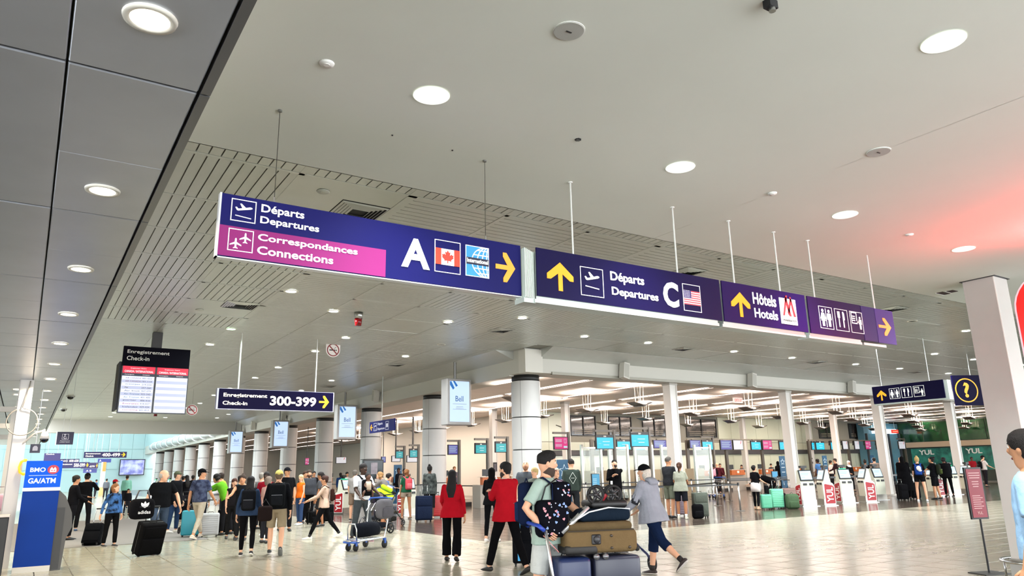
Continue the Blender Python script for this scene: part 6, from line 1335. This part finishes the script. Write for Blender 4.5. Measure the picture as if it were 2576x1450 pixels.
t = thing('duffel_bag', 'big navy-black duffel lying on the blue and silver trolley', 'bag', (p.x-.05, p.y+.38, .245), 2.1+PI/2); m_ = MB(); m_.tube([(-.36, 0, .15), (-.3, 0, .155), (0, 0, .16), (.3, 0, .155), (.36, 0, .15)], [(.08, .08), (.15, .15), (.16, .16), (.15, .15), (.08, .08)], 16, ref=(0, 0, 1)); m_.build('body', cloth('#15181f'), t, True); MB().box(-.22, .22, -.17, -.155, .12, .14).build('zip', STEEL, t); MB().tube([(-.15, -.1, .27), (-.05, -.12, .4), (.05, -.12, .4), (.15, -.1, .27)], .012, 6).build('strap', DARK, t, True)
p2 = aty(967, 1282, p.y-.02); t = thing('backpack', 'rounded grey backpack resting on the duffel of the trolley', 'backpack', p2, .3); MB().rbox(-.2, .2, -.13, .13, -.2, .22, .11, 3).build('body', cloth('#6a686c'), t, True); MB().rbox(-.15, .15, -.17, -.08, -.17, .04, .05, 2).build('pocket', cloth('#5d5b60'), t, True); MB().box(-.11, .11, -.175, -.168, .06, .068).build('zip', DARK, t)
p = F(952, 1345); stroller('black stroller with large hood between the trolley and the green vest', (p.x, p.y+.2, 0), .4, '#17191f', '#2b2c31')
a23 = pp('man in grey tee and brown shorts behind the man with baby carrier', hd=(900, 1183), foot=(889, 1311), rel=20, skin='l', top='#8d8884', sleeve='short', bot='#7d6a5a', legs='shorts', shoe='#26221f', sole='#cfcac4', hair='short', hairc='#6a625a', lod=2)
a24 = pp('woman with wavy blonde hair in grey hoodie bending to the right', hd=(976, 1187), Y=22.4, rel=-70, sex='f', skin='l', top='#77716e', sleeve='long', bot='#333338', hair='curly', hairc='#a47a4a', lean=22, pitch=-25, aL=('a', 55, 5, 30, 0), aR=('a', 55, 5, 30, 0), lod=2)
a24b = pp('person with blue rucksack bending beside the kiosk left of the blonde woman', hd=(950, 1192), Y=22.8, rel=60, skin='l', top='#5c6f96', sleeve='long', bot='#35303e', hair='short', lean=35, aL=('a', 60, 5, 20, 0), lod=3)
a25 = pp('person in olive shorts bending forward in a neon yellow-green vest', hd=(985, 1215), Y=20.2, h=1.28, rel=-95, skin='t', top='#a3cc25', sleeve='short', bot='#6d6b60', legs='shorts', shoe='#2a2a2a', hair='short', hairc='#14110f', lean=62, L=(30, 20), R=(18, 12), aL=('a', 70, 5, 10, 0), aR=('a', 60, 5, 10, 0), lod=2)
backpack(a25, 'neon yellow and white rucksack on the bending person in shorts', '#b4d92c', '#e5efd8', .8)
a26 = pp('woman with curly ginger hair, dark green tee and beige shorts seen from behind', hd=(1028, 1181), foot=(1021, 1306), rel=-25, sex='f', skin='t', top='#1f5138', sleeve='short', bot='#9a8a78', legs='mini', shoe='#8a6a52', hair='curly', hairc='#8a5a34', L=(8, 8), R=(-4, 6), lod=1)
backpack(a26, 'coral red backpack worn by the curly-haired woman in green', '#c64f57', '#d0656b', .85)
p = F(1013, 1327); stroller('open black stroller with spoked wheels holding a toddler in pink', (p.x-.25, p.y+.55, 0), -1.1, '#22221f', '#3b3a30')
tx = (p.x-.35, p.y+.5); c27 = thing('person', 'toddler in pink hat and pink clothes sitting in the open stroller', 'person', (tx[0], tx[1], 0), -1.1)
m_ = MB(); m_.ell((0, .0, .90), (.075, .08, .095), 14, 10); m_.tube([(0, -.02, .84), (0, -.03, .75), (0, -.03, .52)], [.04, .09, .10], 12)
for s in (-1, 1): m_.tube([(s*.08, -.02, .76), (s*.15, .06, .66), (s*.12, .16, .62)], [.03, .027, .02], 8); m_.tube([(s*.06, 0, .52), (s*.08, .22, .52), (s*.08, .26, .34)], [.05, .042, .03], 8)
job('body', m_, mat(SKIN['l'], .55), c27, .012); MB().tube([(0, -.02, .79), (0, -.03, .5)], [(.10, .09), (.115, .11)], 12).build('shirt', cloth('#e0a9a0'), c27, True); MB().ell((0, -.015, .93), (.088, .09, .085), 14, 9).build('hat', cloth('#d98a98'), c27, True)
a28 = pp('woman with top knot and dark mottled shirt standing before the second column', hd=(1068, 1172), foot=(1080, 1306), rel=12, sex='f', skin='d', top='#2f3231', top2='#4e5350', sleeve='long', bot='#1b1b1d', legs='crop', shoe='#c9a88a', hair='bun', hairc='#120f0e', hem=.12, coat=.02, lod=1)
p = F(1066, 1313); suitcase('large navy fabric suitcase with raised handle before the second column', (p.x, p.y, 0), -.35, .55, .32, .78, '#1a2236', False, .36)
p = F(1098, 1304); suitcase('bright red suitcase partly behind the navy suitcase', (p.x+.1, p.y+.2, 0), -.4, .40, .26, .72, '#b52a2c', True, .1)
# --- centre staff
a29 = pp('woman in red blazer and black flared trousers walking away, long black hair', hd=(1143, 1183), foot=(1137, 1413), rel=10, sex='f', skin='m', top='#a3121f', sleeve='long', bot='#0b0b0d', legs='long', flare=.035, shoe='#1a1210', hair='long', hairc='#0e0a0a', L=(12, 8), R=(-10, 14), heelL=0, heelR=12, aL=('a', 12, 12, 38, 12), aR=('a', -2, 14, 12, 0), hem=.09, coat=.006, lod=0, yaw=-10)
a30 = pp('woman in black hooded top with white shoulder bag walking away', hd=(1238, 1178), foot=(1239, 1364), rel=10, sex='f', skin='l', top='#101012', sleeve='long', bot='#0e0e10', legs='slim', shoe='#dedbd6', hair='scarf', hairc='#0d0b0b', L=(-6, 12), R=(8, 3), aL=('a', 15, 12, 50, 15), lod=1, hem=.06)
p = hand(a30, -1); t = thing('shoulder_bag', 'white crumpled shoulder bag carried by the woman in black', 'bag', (p.x+.28, p.y-.3, 1.02), .2); MB().rbox(-.13, .13, -.05, .05, -.22, .12, .05, 3).build('body', cloth('#c6c9c8'), t, True); MB().tube([(-.1, 0, .08), (-.14, .06, .3), (-.2, .12, .46)], [(.018, .005)]*3, 6).build('strap', cloth('#c6c9c8'), t, True)
a31 = pp('bearded man in red blazer with white collar and black trousers clasping his hands', hd=(1274, 1163), foot=(1277, 1447), rel=-42, skin='l', top='#a81420', sleeve='long', bot='#0b0b0d', legs='long', shoe='#141212', hair='short', hairc='#0e0b0a', beard='#2c211c', collar='#e6e4e0', L=(22, 4), R=(-16, 10), heelR=22, aL=('t', -.02, .36, 1.22), aR=('t', .10, .34, 1.20), hem=.10, coat=.008, lod=0, yaw=-12)
a32 = pp('bald bearded man in grey tee looking down behind the grey-green tee man', hd=(1322, 1160), Y=16.5, rel=185, skin='l', top='#4f5358', sleeve='short', bot='#2a2a2e', hair='bald', hairc='#7a5a44', beard='#8a5f44', pitch=-25, lod=2)
a33 = pp('woman with short blonde hair next to the bald man', hd=(1345, 1177), Y=15.2, rel=200, sex='f', skin='l', top='#63685f', sleeve='short', bot='#2a2a2e', hair='short', hairc='#c9ad74', yaw=30, lod=2)
a36 = pp('man in dark green hoodie with white diamond print seen from behind', hd=(1436, 1156), Y=17.2, rel=-12, skin='l', top='#38423c', sleeve='long', bot='#26282b', hair='fade', hairc='#231a15', lod=1, yaw=-20)
L = MB(); M3 = a36['M']; up = a36['up']; k = a36['k']; t_ = a36['T']; 
cc = up(.30, 0, -.155)*k; d_ = [(0, .16), (.10, 0), (0, -.16), (-.10, 0)]
for (a, b), (c, d) in zip(d_, d_[1:]+d_[:1]): L.tube([(cc.x+a, cc.y, cc.z+b), (cc.x+c, cc.y, cc.z+d)], .006, 5)
for q in (-.05, 0, .05): L.tube([(cc.x-.05+abs(q), cc.y, cc.z+q), (cc.x+.05-abs(q), cc.y, cc.z+q)], .006, 5)
L.build('diamond_print', mat('#c9cfc9', .6), t_)
a37 = pp('woman in white cap and lilac top behind the patterned bag', hd=(1398, 1178), Y=14.2, rel=150, sex='f', skin='l', top='#a98fa6', sleeve='short', bot='#3a3a40', hair='long', hairc='#c9c0b4', cap='#e8ddcb', pitch=-20, lod=2)
# --- foreground couple with the loaded trolley
a34 = pp('man in pale sage tee and white shorts looking right, hand on the trolley handle', hd=(1374, 1140), xy=(4.74, 6.60), h=1.79, rel=112, skin='l', top='#9fb3a8', sleeve='short', bot='#b9bcb9', legs='shorts', shoe='#d8d8d8', hair='fade', hairc='#14100f', beard='#43352d', L=(8, 10), R=(-8, 12), aR=('t', .24, .06, .97), aL=('t', -.16, .40, 1.0), yaw=-32, pitch=4, lod=0, hem=.10, bulk=1.08)
backpack(a34, 'navy backpack with light blue edge worn by the man in the sage tee', '#16203a', '#1b2948', .95)
FP = Vector((.845, -.53, 0)); bearing = math.atan2(4.82, 6.55)
ctr = Vector((5.50, 6.16, 0)); rz = -PI/2-bearing+.30
OC = (5.01, 6.45, 0)
c34 = cart('silver luggage trolley with blue handle under the big brown suitcase', OC, rz, '#1d3fa0')
def onc(x, y, z):                                # trolley frame -> world
    return Matrix.Translation(OC) @ Matrix.Rotation(rz, 4, 'Z') @ Vector((x, y, z))
p = onc(.05, -.12, .25); suitcase('royal blue hard suitcase standing on the trolley, left one', p, rz+PI/2, .36, .48, .42, '#14244e', True, 0, ribs=False)
p = onc(0, .36, .25); suitcase('dark slate suitcase standing on the trolley, right one', p, rz+PI/2, .52, .50, .42, '#25283a', True, 0, ribs=False)
p = onc(.0, .20, .75)
t = thing('suitcase', 'large brown soft suitcase lying flat on top of the blue cases', 'suitcase', p, rz+PI/2); BR = cloth('#6e5b3f'); 
MB().rbox(-.40, .40, -.25, .25, 0, .235, .055, 3).build('body', BR, t, True); MB().rbox(-.37, .36, -.23, .23, .215, .31, .045, 3).build('expansion', cloth('#5f5038'), t, True); MB().rbox(-.405, -.05, -.256, .2, -.006, .09, .03, 2).build('corner_guard', mat('#1c1a18', .6), t, True)
MB().tube([(-.37, -.235, .225), (.36, -.235, .225)], .008, 6).build('zip', mat('#3b3226', .5), t); MB().rbox(-.12, -.02, -.27, -.24, .09, .19, .01, 1).build('lock_plate', mat('#17161a', .4), t); MB().ell((-.07, -.275, .14), (.035, .02, .04)).build('handle_stub', mat('#2b2b2e', .4), t, True)
for x, z in ((.10, .17), (.10, .05), (.30, .05)): MB().ell((x, -.25, z), (.018, .012, .015)).build('rivet', mat('#3a3025', .4), t, True)
for x in (-.40, .40): MB().ell((x, -.2, .03), (.03, .03, .03)).build('wheel', RUBBER, t, True)
for x in (-.08, .02): MB().cyl((x, -.28, -.03), .03, .04, 12, 'y').build('castor', mat('#77777a', .3, .6), t, True)
p = onc(0, .18, 1.06)
t = thing('stroller', 'folded black stroller with big wheels lying on the brown suitcase', 'stroller', p, rz+PI/2)
MB().rbox(-.2, .38, -.2, .2, .0, .13, .05, 3).build('seat_cushion', cloth('#17222f'), t, True); m_ = MB(); m_.tube([(-.3, -.21, .0), (-.1, -.21, .1), (.12, -.21, .14), (.36, -.21, .12)], .008, 6); m_.build('white_piping', mat('#d9dde2', .5), t)
MB().rbox(-.05, .36, -.17, .2, .13, .21, .03, 2).build('frame_pack', mat('#121214', .5), t, True)
for y in (-.2, -.14): MB().tube([(-.40, y, -.10), (-.10, y, .15)], .020, 8).build('silver_bar', mat('#d6d8da', .25, .7), t, True)
RW = Matrix.Rotation(PI/2, 4, 'Z')
for x, y in ((0.0, -.15), (.22, -.12), (.11, .1), (.28, .1)): wh_spoked(t, (0, 0, 0), .10, 'wheel', 5, Matrix.Translation((x, y, .27)) @ RW)
MB().tube([(.08, -.12, .2), (.12, -.16, .27)], .018, 6).build('red_latch', mat('#8f1c26', .4), t)
p = onc(.12, -.30, 1.13)
t = thing('shopping_bag', 'black bag with pink and blue heart pattern hanging at the trolley handle', 'bag', p, rz+PI/2+.2); t.scale = (.82, .82, .82); m_ = MB(); m_.rbox(-.22, .20, -.12, .12, -.26, .20, .08, 3); m_.rbox(.0, .28, -.08, .10, .1, .42, .07, 3); m_.build('body', cloth('#0e0f16'), t, True)
HS = [(0, -.9), (.9, .1), (.8, .7), (.4, .85), (0, .45), (-.4, .85), (-.8, .7), (-.9, .1)]
random.seed(3)
for nm_, col in (('pink_hearts', '#d98f9b'), ('blue_hearts', '#7f9bd0'), ('white_specks', '#c6cbe0')):
    L = MB()
    for q in range(9):
        x, z, a = random.uniform(-.18, .16), random.uniform(-.22, .16), random.uniform(-1, 1); s_ = .020 if nm_ != 'white_specks' else .009; c_, n_ = math.cos(a), math.sin(a)
        L.prism([(x+s_*(u*c_-v*n_), z+s_*(u*n_+v*c_)) for u, v in HS], -.126, -.118)
    for q in range(4): x, z = random.uniform(.04, .24), random.uniform(.15, .38); L.prism([(x+.014*u, z+.014*v) for u, v in HS], -.086, -.078)
    L.build(nm_, mat(col, .6), t)
MB().tube([(-.15, 0, .18), (-.08, 0, .36), (.08, 0, .46), (.2, 0, .42)], .010, 6).build('strap', DARK, t, True)
# wheeled black case with light blue strap behind him
p = F(1321, 1424); suitcase('black suitcase with light blue strap standing behind the man in the red blazer', (p.x, p.y, 0), -.6, .42, .28, .62, '#111216', False, .1); t = thing('luggage_strap', 'light blue luggage strap round the black suitcase', 'strap', (p.x, p.y, 0), -.6); MB().box(-.12, -.07, -.185, -.17, .1, .74).box(-.12, -.07, -.18, .0, .72, .745).build('webbing', mat('#4da6dc', .6), t); MB().box(-.13, -.06, -.195, -.18, .5, .58).build('buckle', WHITE, t)
a35 = pp('old man in black cap, light grey windbreaker and navy cropped trousers', hd=(1617, 1170), foot=(1652, 1450), rel=-58, skin='l', top='#9a9ca6', sleeve='long', bot='#14213c', legs='crop', shoe='#2a1c1a', sole='#cfc9c2', socks='#1b1412', hair='bob', hairc='#ddd3c6', cap='#121214', L=(-28, 24), R=(12, 4), heelL=42, heelR=0, aL=('a', 24, 8, 26, 0), aR=('a', 28, 8, 26, 0), lean=8, hem=.10, coat=.022, lod=0, yaw=-14)
m_ = MB(); up = a35['up']; k = a35['k']; m_.tube([up(.44, 0, -.10)*k, up(.48, 0, -.13)*k, up(.52, 0, -.10)*k, up(.535, 0, -.03)*k], [(.09, .03), (.13, .045), (.12, .045), (.09, .05)], 12); m_.build('hood', cloth('#9a9ca6'), a35['T'], True)
ar = a35['arms'][0]; m_ = MB(); c = ar[0].lerp(ar[1], .75)*k; d = (ar[1]-ar[0]).normalized(); m_.tube([c-d*.07, c+d*.10], [.066, .064], 10); m_.build('sleeve_patch', cloth('#3a3b42'), a35['T'], True)
p = F(1655, 1447); t = thing('walker', 'dark blue walking frame wheel and black bag in front of the old man', 'walker', (p.x+.18, p.y+.3, 0), -.2)
wh_spoked(t, (0, 0, .13), .13, 'wheel', 3); MB().tube([(0, 0, .13), (-.05, .05, .26), (-.12, .1, .34)], .018, 8).build('fork', mat('#1a2350', .4), t, True); MB().tube([(-.12, .1, .34), (-.3, .3, .62), (-.42, .3, .92)], .014, 8).build('frame_tube', mat('#1a2350', .4), t, True); MB().rbox(-.56, -.34, .15, .4, .74, 1.0, .03, 2).build('black_bag', cloth('#0e0e10'), t, True)
a38 = pp('man all in black with white badge touching his face', hd=(1556, 1157), foot=(1553, 1306), rel=178, skin='l', top='#0c0c0e', sleeve='long', bot='#0c0c0e', shoe='#151313', hair='short', hairc='#120e0c', beard='#2a1d17', aL=('t', .03, .19, 1.46), aR=('a', 20, 10, 100, 40), lod=1, pitch=-12, bulk=1.05)
c = a38['up'](.12, .12, .17)*a38['k']; MB().box(c.x-.035, c.x+.035, c.y, c.y+.006, c.z-.06, c.z+.05).build('badge', WHITE, a38['T'])
a39 = pp('man with grey crew cut in charcoal tee and olive shorts, hands behind', hd=(1675, 1151), foot=(1690, 1304), rel=40, skin='m', top='#2a2b2e', sleeve='short', bot='#6b7060', legs='shorts', shoe='#1a1a1c', hair='fade', hairc='#55504a', bulk=1.08, lod=1, aR=('a', 12, 6, 22, 5), aL=('a', 15, 6, 25, 5), yaw=15)
a40 = pp('woman in pale grey-green tee and black shorts seen from behind', hd=(1713, 1164), foot=(1718, 1306), rel=10, sex='f', skin='t', top='#9a9c8c', sleeve='short', bot='#1d1f24', legs='shorts', shoe='#d9d2bc', sole='#efe8d8', socks='#e8e4da', hair='pony', hairc='#4a2c1c', bulk=1.15, hem=.08, lod=1, aR=('a', 15, 12, 60, 15), aL=('a', 10, 10, 50, 15))
p = F(1764, 1304); suitcase('sage grey fabric suitcase right of the woman in the pale tee', (p.x, p.y, 0), -.5, .46, .30, .74, '#5c6259', False, .0); p = F(1745, 1305); t = thing('backpack', 'black backpack leaning on the sage grey suitcase', 'backpack', (p.x+.05, p.y-.15, .0), -.5); MB().rbox(-.18, .18, -.12, .12, 0, .44, .08, 3).build('body', cloth('#0e0e10'), t, True); MB().rbox(-.13, .13, -.16, -.1, .04, .24, .03, 2).build('pocket', cloth('#121214'), t, True)
p = F(1733, 1300); suitcase('mauve suitcase mostly hidden behind the black backpack', (p.x, p.y+.3, 0), -.4, .38, .25, .6, '#7b6a74', True, .4)
a41 = pp('woman in black tee with white sweater round her waist and black leggings', hd=(1895, 1171), foot=(1906, 1283), rel=40, sex='f', skin='l', top='#101012', sleeve='short', bot='#131316', legs='slim', shoe='#c9a184', hair='short', hairc='#15110f', pitch=-25, aR=('a', 22, 8, 45, 5), lod=1)
m_ = MB(); up = a41['up']; k = a41['k']; m_.tube([up(.13)*k, up(.05)*k, up(-.10)*k, up(-.24)*k], [(.155, .12), (.19, .145), (.2, .15), (.195, .14)], 16); m_.build('waist_sweater', cloth('#d8d0cc'), a41['T'], True)
c = hand(a41, 1); t = thing('handbag', 'small black bag held by the woman with the white sweater', 'bag', (c.x, c.y, c.z-.2), 0); MB().rbox(-.09, .09, -.05, .05, -.22, .12, .03, 2).build('body', cloth('#0f0f10'), t, True); MB().tube([(-.06, 0, .1), (0, 0, .22), (.06, 0, .1)], .008, 6).build('handle', DARK, t, True)
for (px, py, w_, h_, l, c_, hd_) in [(1929, 1283, .38, .50, 'small mint green ribbed suitcase beside the woman with the white sweater', '#58b08c', 0), (1957, 1281, .46, .68, 'large mint green ribbed suitcase behind the small mint one', '#66bd98', .3), (1988, 1276, .5, .66, 'dusty brown ribbed suitcase behind the green backpack', '#7d5f54', .3)]:
    p = F(px, py); suitcase(l, (p.x, p.y, 0), -.55, w_, .27, h_, c_, True, hd_)
p = F(1969, 1279); suitcase('narrow black suitcase between the large mint and the brown one', (p.x+.1, p.y+.1, 0), -.5, .3, .25, .5, '#17181a', False, .0)
p = F(1995, 1281); t = thing('backpack', 'sage green backpack leaning in front of the dusty brown suitcase', 'backpack', (p.x, p.y, 0), -.5); MB().rbox(-.24, .24, -.15, .15, 0, .54, .10, 3).build('body', cloth('#4c6147'), t, True); MB().rbox(-.18, .18, -.2, -.1, .04, .28, .04, 2).build('pocket', cloth('#44583f'), t, True); MB().tube([(-.08, 0, .52), (0, 0, .6), (.08, 0, .52)], .012, 6).build('grab_loop', cloth('#4c6147'), t, True)
a41b = pp('person in black bending over luggage behind the mint suitcases', hd=(1945, 1193), Y=19.8, h=1.28, rel=-85, skin='l', top='#0d0d0f', sleeve='long', bot='#111113', hair='short', lean=70, L=(30, 25), R=(20, 20), aL=('a', 60, 5, 10, 0), aR=('a', 55, 5, 10, 0), lod=2)
# --- people at the desks
far_ = [('hooded person in black with pink backpack at the orange desk', 1793, 1168, 31, 0, 'm', 'd', '#141416', 'short', '#141010', 'bp'), ('bald man in maroon jacket beside the pink backpack', 1803, 1165, 31, 30, 'm', 'l', '#4a1c24', 'bald', '#caa080', ''), ('dark-haired person in maroon behind the orange desk', 1811, 1167, 35.1, 180, 'm', 'l', '#471b22', 'short', '#2a1c14', ''),
 ('dark-haired woman seated low behind the third desk', 1865, 1170, 35.1, 180, 'f', 'l', '#2a2430', 'long', '#2a1812', ''), ('desk agent in black with dark hair tied back', 1939, 1167, 35.1, 175, 'f', 'l', '#121216', 'short', '#1a1210', ''), ('tall person in black veil left of the tall blue banner', 1956, 1161, 31.5, 20, 'f', 'm', '#0e0e10', 'scarf', '#0c0c0d', ''),
 ('man in blue tee with short beard in profile at the desks', 2056, 1155, 27.5, -60, 'm', 'd', '#4a78b0', 'short', '#15110f', ''), ('woman in white long-sleeved top reaching to a case', 2088, 1159, 29.5, 60, 'f', 'm', '#d8cfc8', 'short', '#2a1c16', ''), ('man in dark maroon jacket leaning over the red case', 2100, 1154, 27, -100, 'm', 'l', '#2b1a1e', 'short', '#1e1512', ''),
 ('person with white headscarf and black top by the thin white post', 2134, 1160, 26, 150, 'f', 'm', '#151517', 'scarf', '#e2dfdc', ''), ('woman in black with bun seen from behind near the beige tee man', 2175, 1158, 26, 10, 'f', 'm', '#151414', 'bun', '#1a1210', ''), ('man in taupe tee seen from behind with arm out', 2198, 1152, 25, 5, 'm', 'l', '#8a7c72', 'short', '#1c1512', ''),
 ('man in beige tee in profile right of the taupe tee', 2223, 1155, 26.5, -70, 'm', 'm', '#8f8171', 'short', '#1c1512', ''), ('bald man at the desks behind the black-robed person', 2263, 1151, 26, 160, 'm', 'l', '#5a3a34', 'bald', '#caa080', ''), ('woman with brown hair behind the black-robed person', 2268, 1156, 28, 150, 'f', 'l', '#4a2a26', 'short', '#3a2018', ''),
 ('person in red top behind the placard', 2443, 1150, 27, 160, 'm', 'd', '#8a1c24', 'short', '#15100e', ''), ('man in white tee, black cap and black backpack by the pillar', 2470, 1147, 23.5, 60, 'm', 'l', '#d6cfca', 'short', '#2a2018', 'bpk')]
for l, px, py, Y_, rel_, sx, skn, tp, hr_, hc_, x in far_:
    q = pp(l, hd=(px, py), Y=Y_, rel=rel_, sex=sx, skin=skn, top=tp, sleeve='long' if tp in ('#141416', '#4a1c24', '#471b22', '#121216', '#0e0e10', '#d8cfc8', '#2b1a1e', '#151517') else 'short', bot='#1d1c20', hair=hr_, hairc=hc_, lod=3, cap='#141416' if x == 'bpk' else None, aR=('a', 25, 10, 40, 5))
    if x == 'bp': backpack(q, 'pink backpack on the hooded person at the orange desk', '#d59aae', None, .9)
    if x == 'bpk': backpack(q, 'black backpack on the man in white tee by the pillar', '#101012', None, .9)
p = aty(1772, 1200, 27.5); cart('silver luggage trolley parked by the orange desk behind the queue belts', (aty(1798, 1200, 26.5).x, 26.5, 0), -.3)
k1 = pp('person in long black robe with pale pink scarf ends at the kiosk', hd=(2281, 1149), foot=(2283, 1258), rel=0, sex='f', skin='d', top='#0b0b0d', sleeve='long', bot='#0b0b0d', hair='scarf', hairc='#0c0c0d', coat=.05, hem=.55, lod=1)
k2 = pp('blonde woman in black tee and mini shorts seen from behind at the kiosks', hd=(2308, 1150), foot=(2322, 1262), rel=0, sex='f', skin='l', top='#101012', sleeve='short', bot='#121214', legs='mini', shoe='#e0e0de', sole='#efefef', hair='bun', hairc='#b79a62', abd=6, lod=1, aR=('a', 30, 15, 30, 5))
backpack(k2, 'royal blue backpack with a white cap clipped on, worn by the blonde woman', '#1f3f86', '#24489a', .85)
c = k2['M'] @ (k2['up'](.34, .02, -.36)*k2['k']); t = thing('white_cap', 'white baseball cap hanging on the royal blue backpack', 'cap', c, -k2['head']); MB().ell((0, 0, 0), (.09, .05, .10), 14, 9).build('crown', cloth('#e4e2e0'), t, True); MB().ell((.04, -.01, -.09), (.07, .02, .045), 12, 6).build('brim', cloth('#dcdad8'), t, True)
k3 = pp('woman with top bun in black tee and shorts using the green-lit kiosk', hd=(2345, 1150), foot=(2359, 1257), rel=-75, sex='f', skin='m', top='#101013', sleeve='short', bot='#101013', legs='shorts', shoe='#141416', hair='bun', hairc='#120e0d', pitch=-25, aL=('a', 45, 8, 45, 5), aR=('a', 45, 8, 45, 5), bulk=1.1, lod=1)
backpack(k3, 'black and olive backpack worn by the woman with top bun', '#20251b', '#3f4a24', .95)
k4 = pp('person in black jacket and slim trousers right of the woman with top bun', hd=(2380, 1151), foot=(2390, 1251), rel=-20, skin='d', top='#0d0d0f', sleeve='long', bot='#0d0d0f', legs='slim', shoe='#151515', hair='curly', hairc='#100d0c', lean=6, lod=2, coat=.01, hem=.1)
p = F(2300, 1260); suitcase('black suitcase standing between the robe and the blonde woman', (p.x+.05, p.y+.5, 0), -.4, .42, .28, .62, '#0f0f11', False, .2); p = F(2337, 1257); suitcase('tall black suitcase right of the blonde woman at the kiosks', (p.x, p.y+.6, 0), -.4, .42, .28, .66, '#101013', False, .25)
# --- right edge
a44 = pp('man with dark curly hair in light blue tee cut off by the right edge', xy=(5.72, 2.32), h=1.80, rel=-72, skin='m', top='#9cc0e2', sleeve='short', bot='#2c3340', hair='curly', hairc='#1a1412', aL=('a', -6, 12, 22, 0), lod=0, yaw=10, bulk=1.05)
# --- far left / distance
bgp = [('far man in mint striped shirt seen from behind in the atrium', 321, 1196, 47, 5, 'm', 'm', '#8fd0bc', 'short', '#3a2c24'), ('child in black behind the blue hoodie woman', 324, 1226, 38, 160, 'm', 'm', '#15151a', 'short', '#1a1412'), ('person in red cap and black top left of the mint shirt', 290, 1207, 32, 60, 'm', 'l', '#17171a', 'short', '#2a201a'), ('far man in grey walking in the atrium', 269, 1205, 70, 10, 'm', 'm', '#5c5f66', 'short', '#2a201a'),
 ('far seated-looking person in blue left in the atrium', 243, 1207, 75, 60, 'f', 'm', '#33486b', 'short', '#2a201a'), ('person with blue rucksack near the far kiosks', 462, 1198, 38, 40, 'm', 'm', '#3a5478', 'short', '#1a1412'), ('dark-haired woman in black near the far columns', 471, 1196, 34, -20, 'f', 'm', '#101013', 'long', '#120e0c'),
 ('grey-haired man left of the black cap man', 511, 1193, 24, 20, 'm', 'l', '#8b8f98', 'fringe', '#c2b8aa'), ('dark figure between the fourth and fifth column', 486, 1196, 42, 30, 'm', 'd', '#121316', 'short', '#120e0c'), ('small figure in teal cap behind the woman with auburn hair', 606, 1197, 24, 100, 'm', 'm', '#1d3c44', 'short', '#120e0c'),
 ('man in blue far behind the belts, left wing', 857, 1190, 40, 20, 'm', 'd', '#20365e', 'short', '#120e0c'), ('woman in white shirt with black vest, left wing', 873, 1188, 38, 150, 'f', 'm', '#c9c6c2', 'short', '#120e0c'), ('dark-haired agent behind the second column desk', 1003, 1178, 36, 180, 'm', 'd', '#1a1a1f', 'short', '#120e0c'),
 ('agent with beard between the curly and top-knot women', 1017, 1180, 33, 180, 'm', 'd', '#6a625c', 'short', '#120e0c'), ('small dark figure behind the beard man, left wing', 790, 1186, 34, 170, 'm', 'm', '#17171a', 'short', '#120e0c'), ('grey-haired traveller behind the dark red jacket man', 659, 1190, 24, 40, 'm', 'l', '#6e6a68', 'short', '#8d857b'), ('far blond agent left of the red blazer man', 1143, 1174, 37, 170, 'f', 'l', '#5a5560', 'short', '#8a6a44')]
for l, px, py, Y_, rel_, sx, skn, tp, hr_, hc_ in bgp:
    kw = {}
    if 'child' in l: kw = dict(h=1.15)
    if 'red cap' in l: kw = dict(cap='#b0202c')
    pp(l, hd=(px, py), Y=Y_, rel=rel_, sex=sx, skin=skn, top=tp, sleeve='long', bot='#26262c', hair=hr_, hairc=hc_, lod=3, **kw)
p = F(470, 1300); suitcase('black suitcase with white bag near the far kiosks', (aty(468, 1250, 31).x, 31, 0), -.2, .5, .3, .7, '#101013', False, .3)
# trolley behind the foreground man
p = aty(1385, 1300, 9.5); cart('empty silver trolley glimpsed behind the man in the sage tee', (6.75, 8.4, 0), -2.2)
# ================================================================== fuse shells
bpy.context.view_layer.update(); dg = bpy.context.evaluated_depsgraph_get(); done = []
for o, ex, m in JOBS: done.append(bpy.data.meshes.new_from_object(o.evaluated_get(dg)))
for (o, ex, m), me in zip(JOBS, done):
    old = o.data; o.modifiers.clear(); me.materials.clear(); me.materials.append(m)
    if ex:
        bm = bmesh.new(); bm.from_mesh(me); e2 = ex.mesh('fingers'); bm.from_mesh(e2); bm.to_mesh(me); bm.free(); bpy.data.meshes.remove(e2)
    me.polygons.foreach_set('use_smooth', [True]*len(me.polygons)); me.name = old.name; o.data = me
print('OBJS', len(bpy.data.objects), 'TRIS', sum(len(o.data.polygons) for o in bpy.data.objects if o.type == 'MESH')*2)
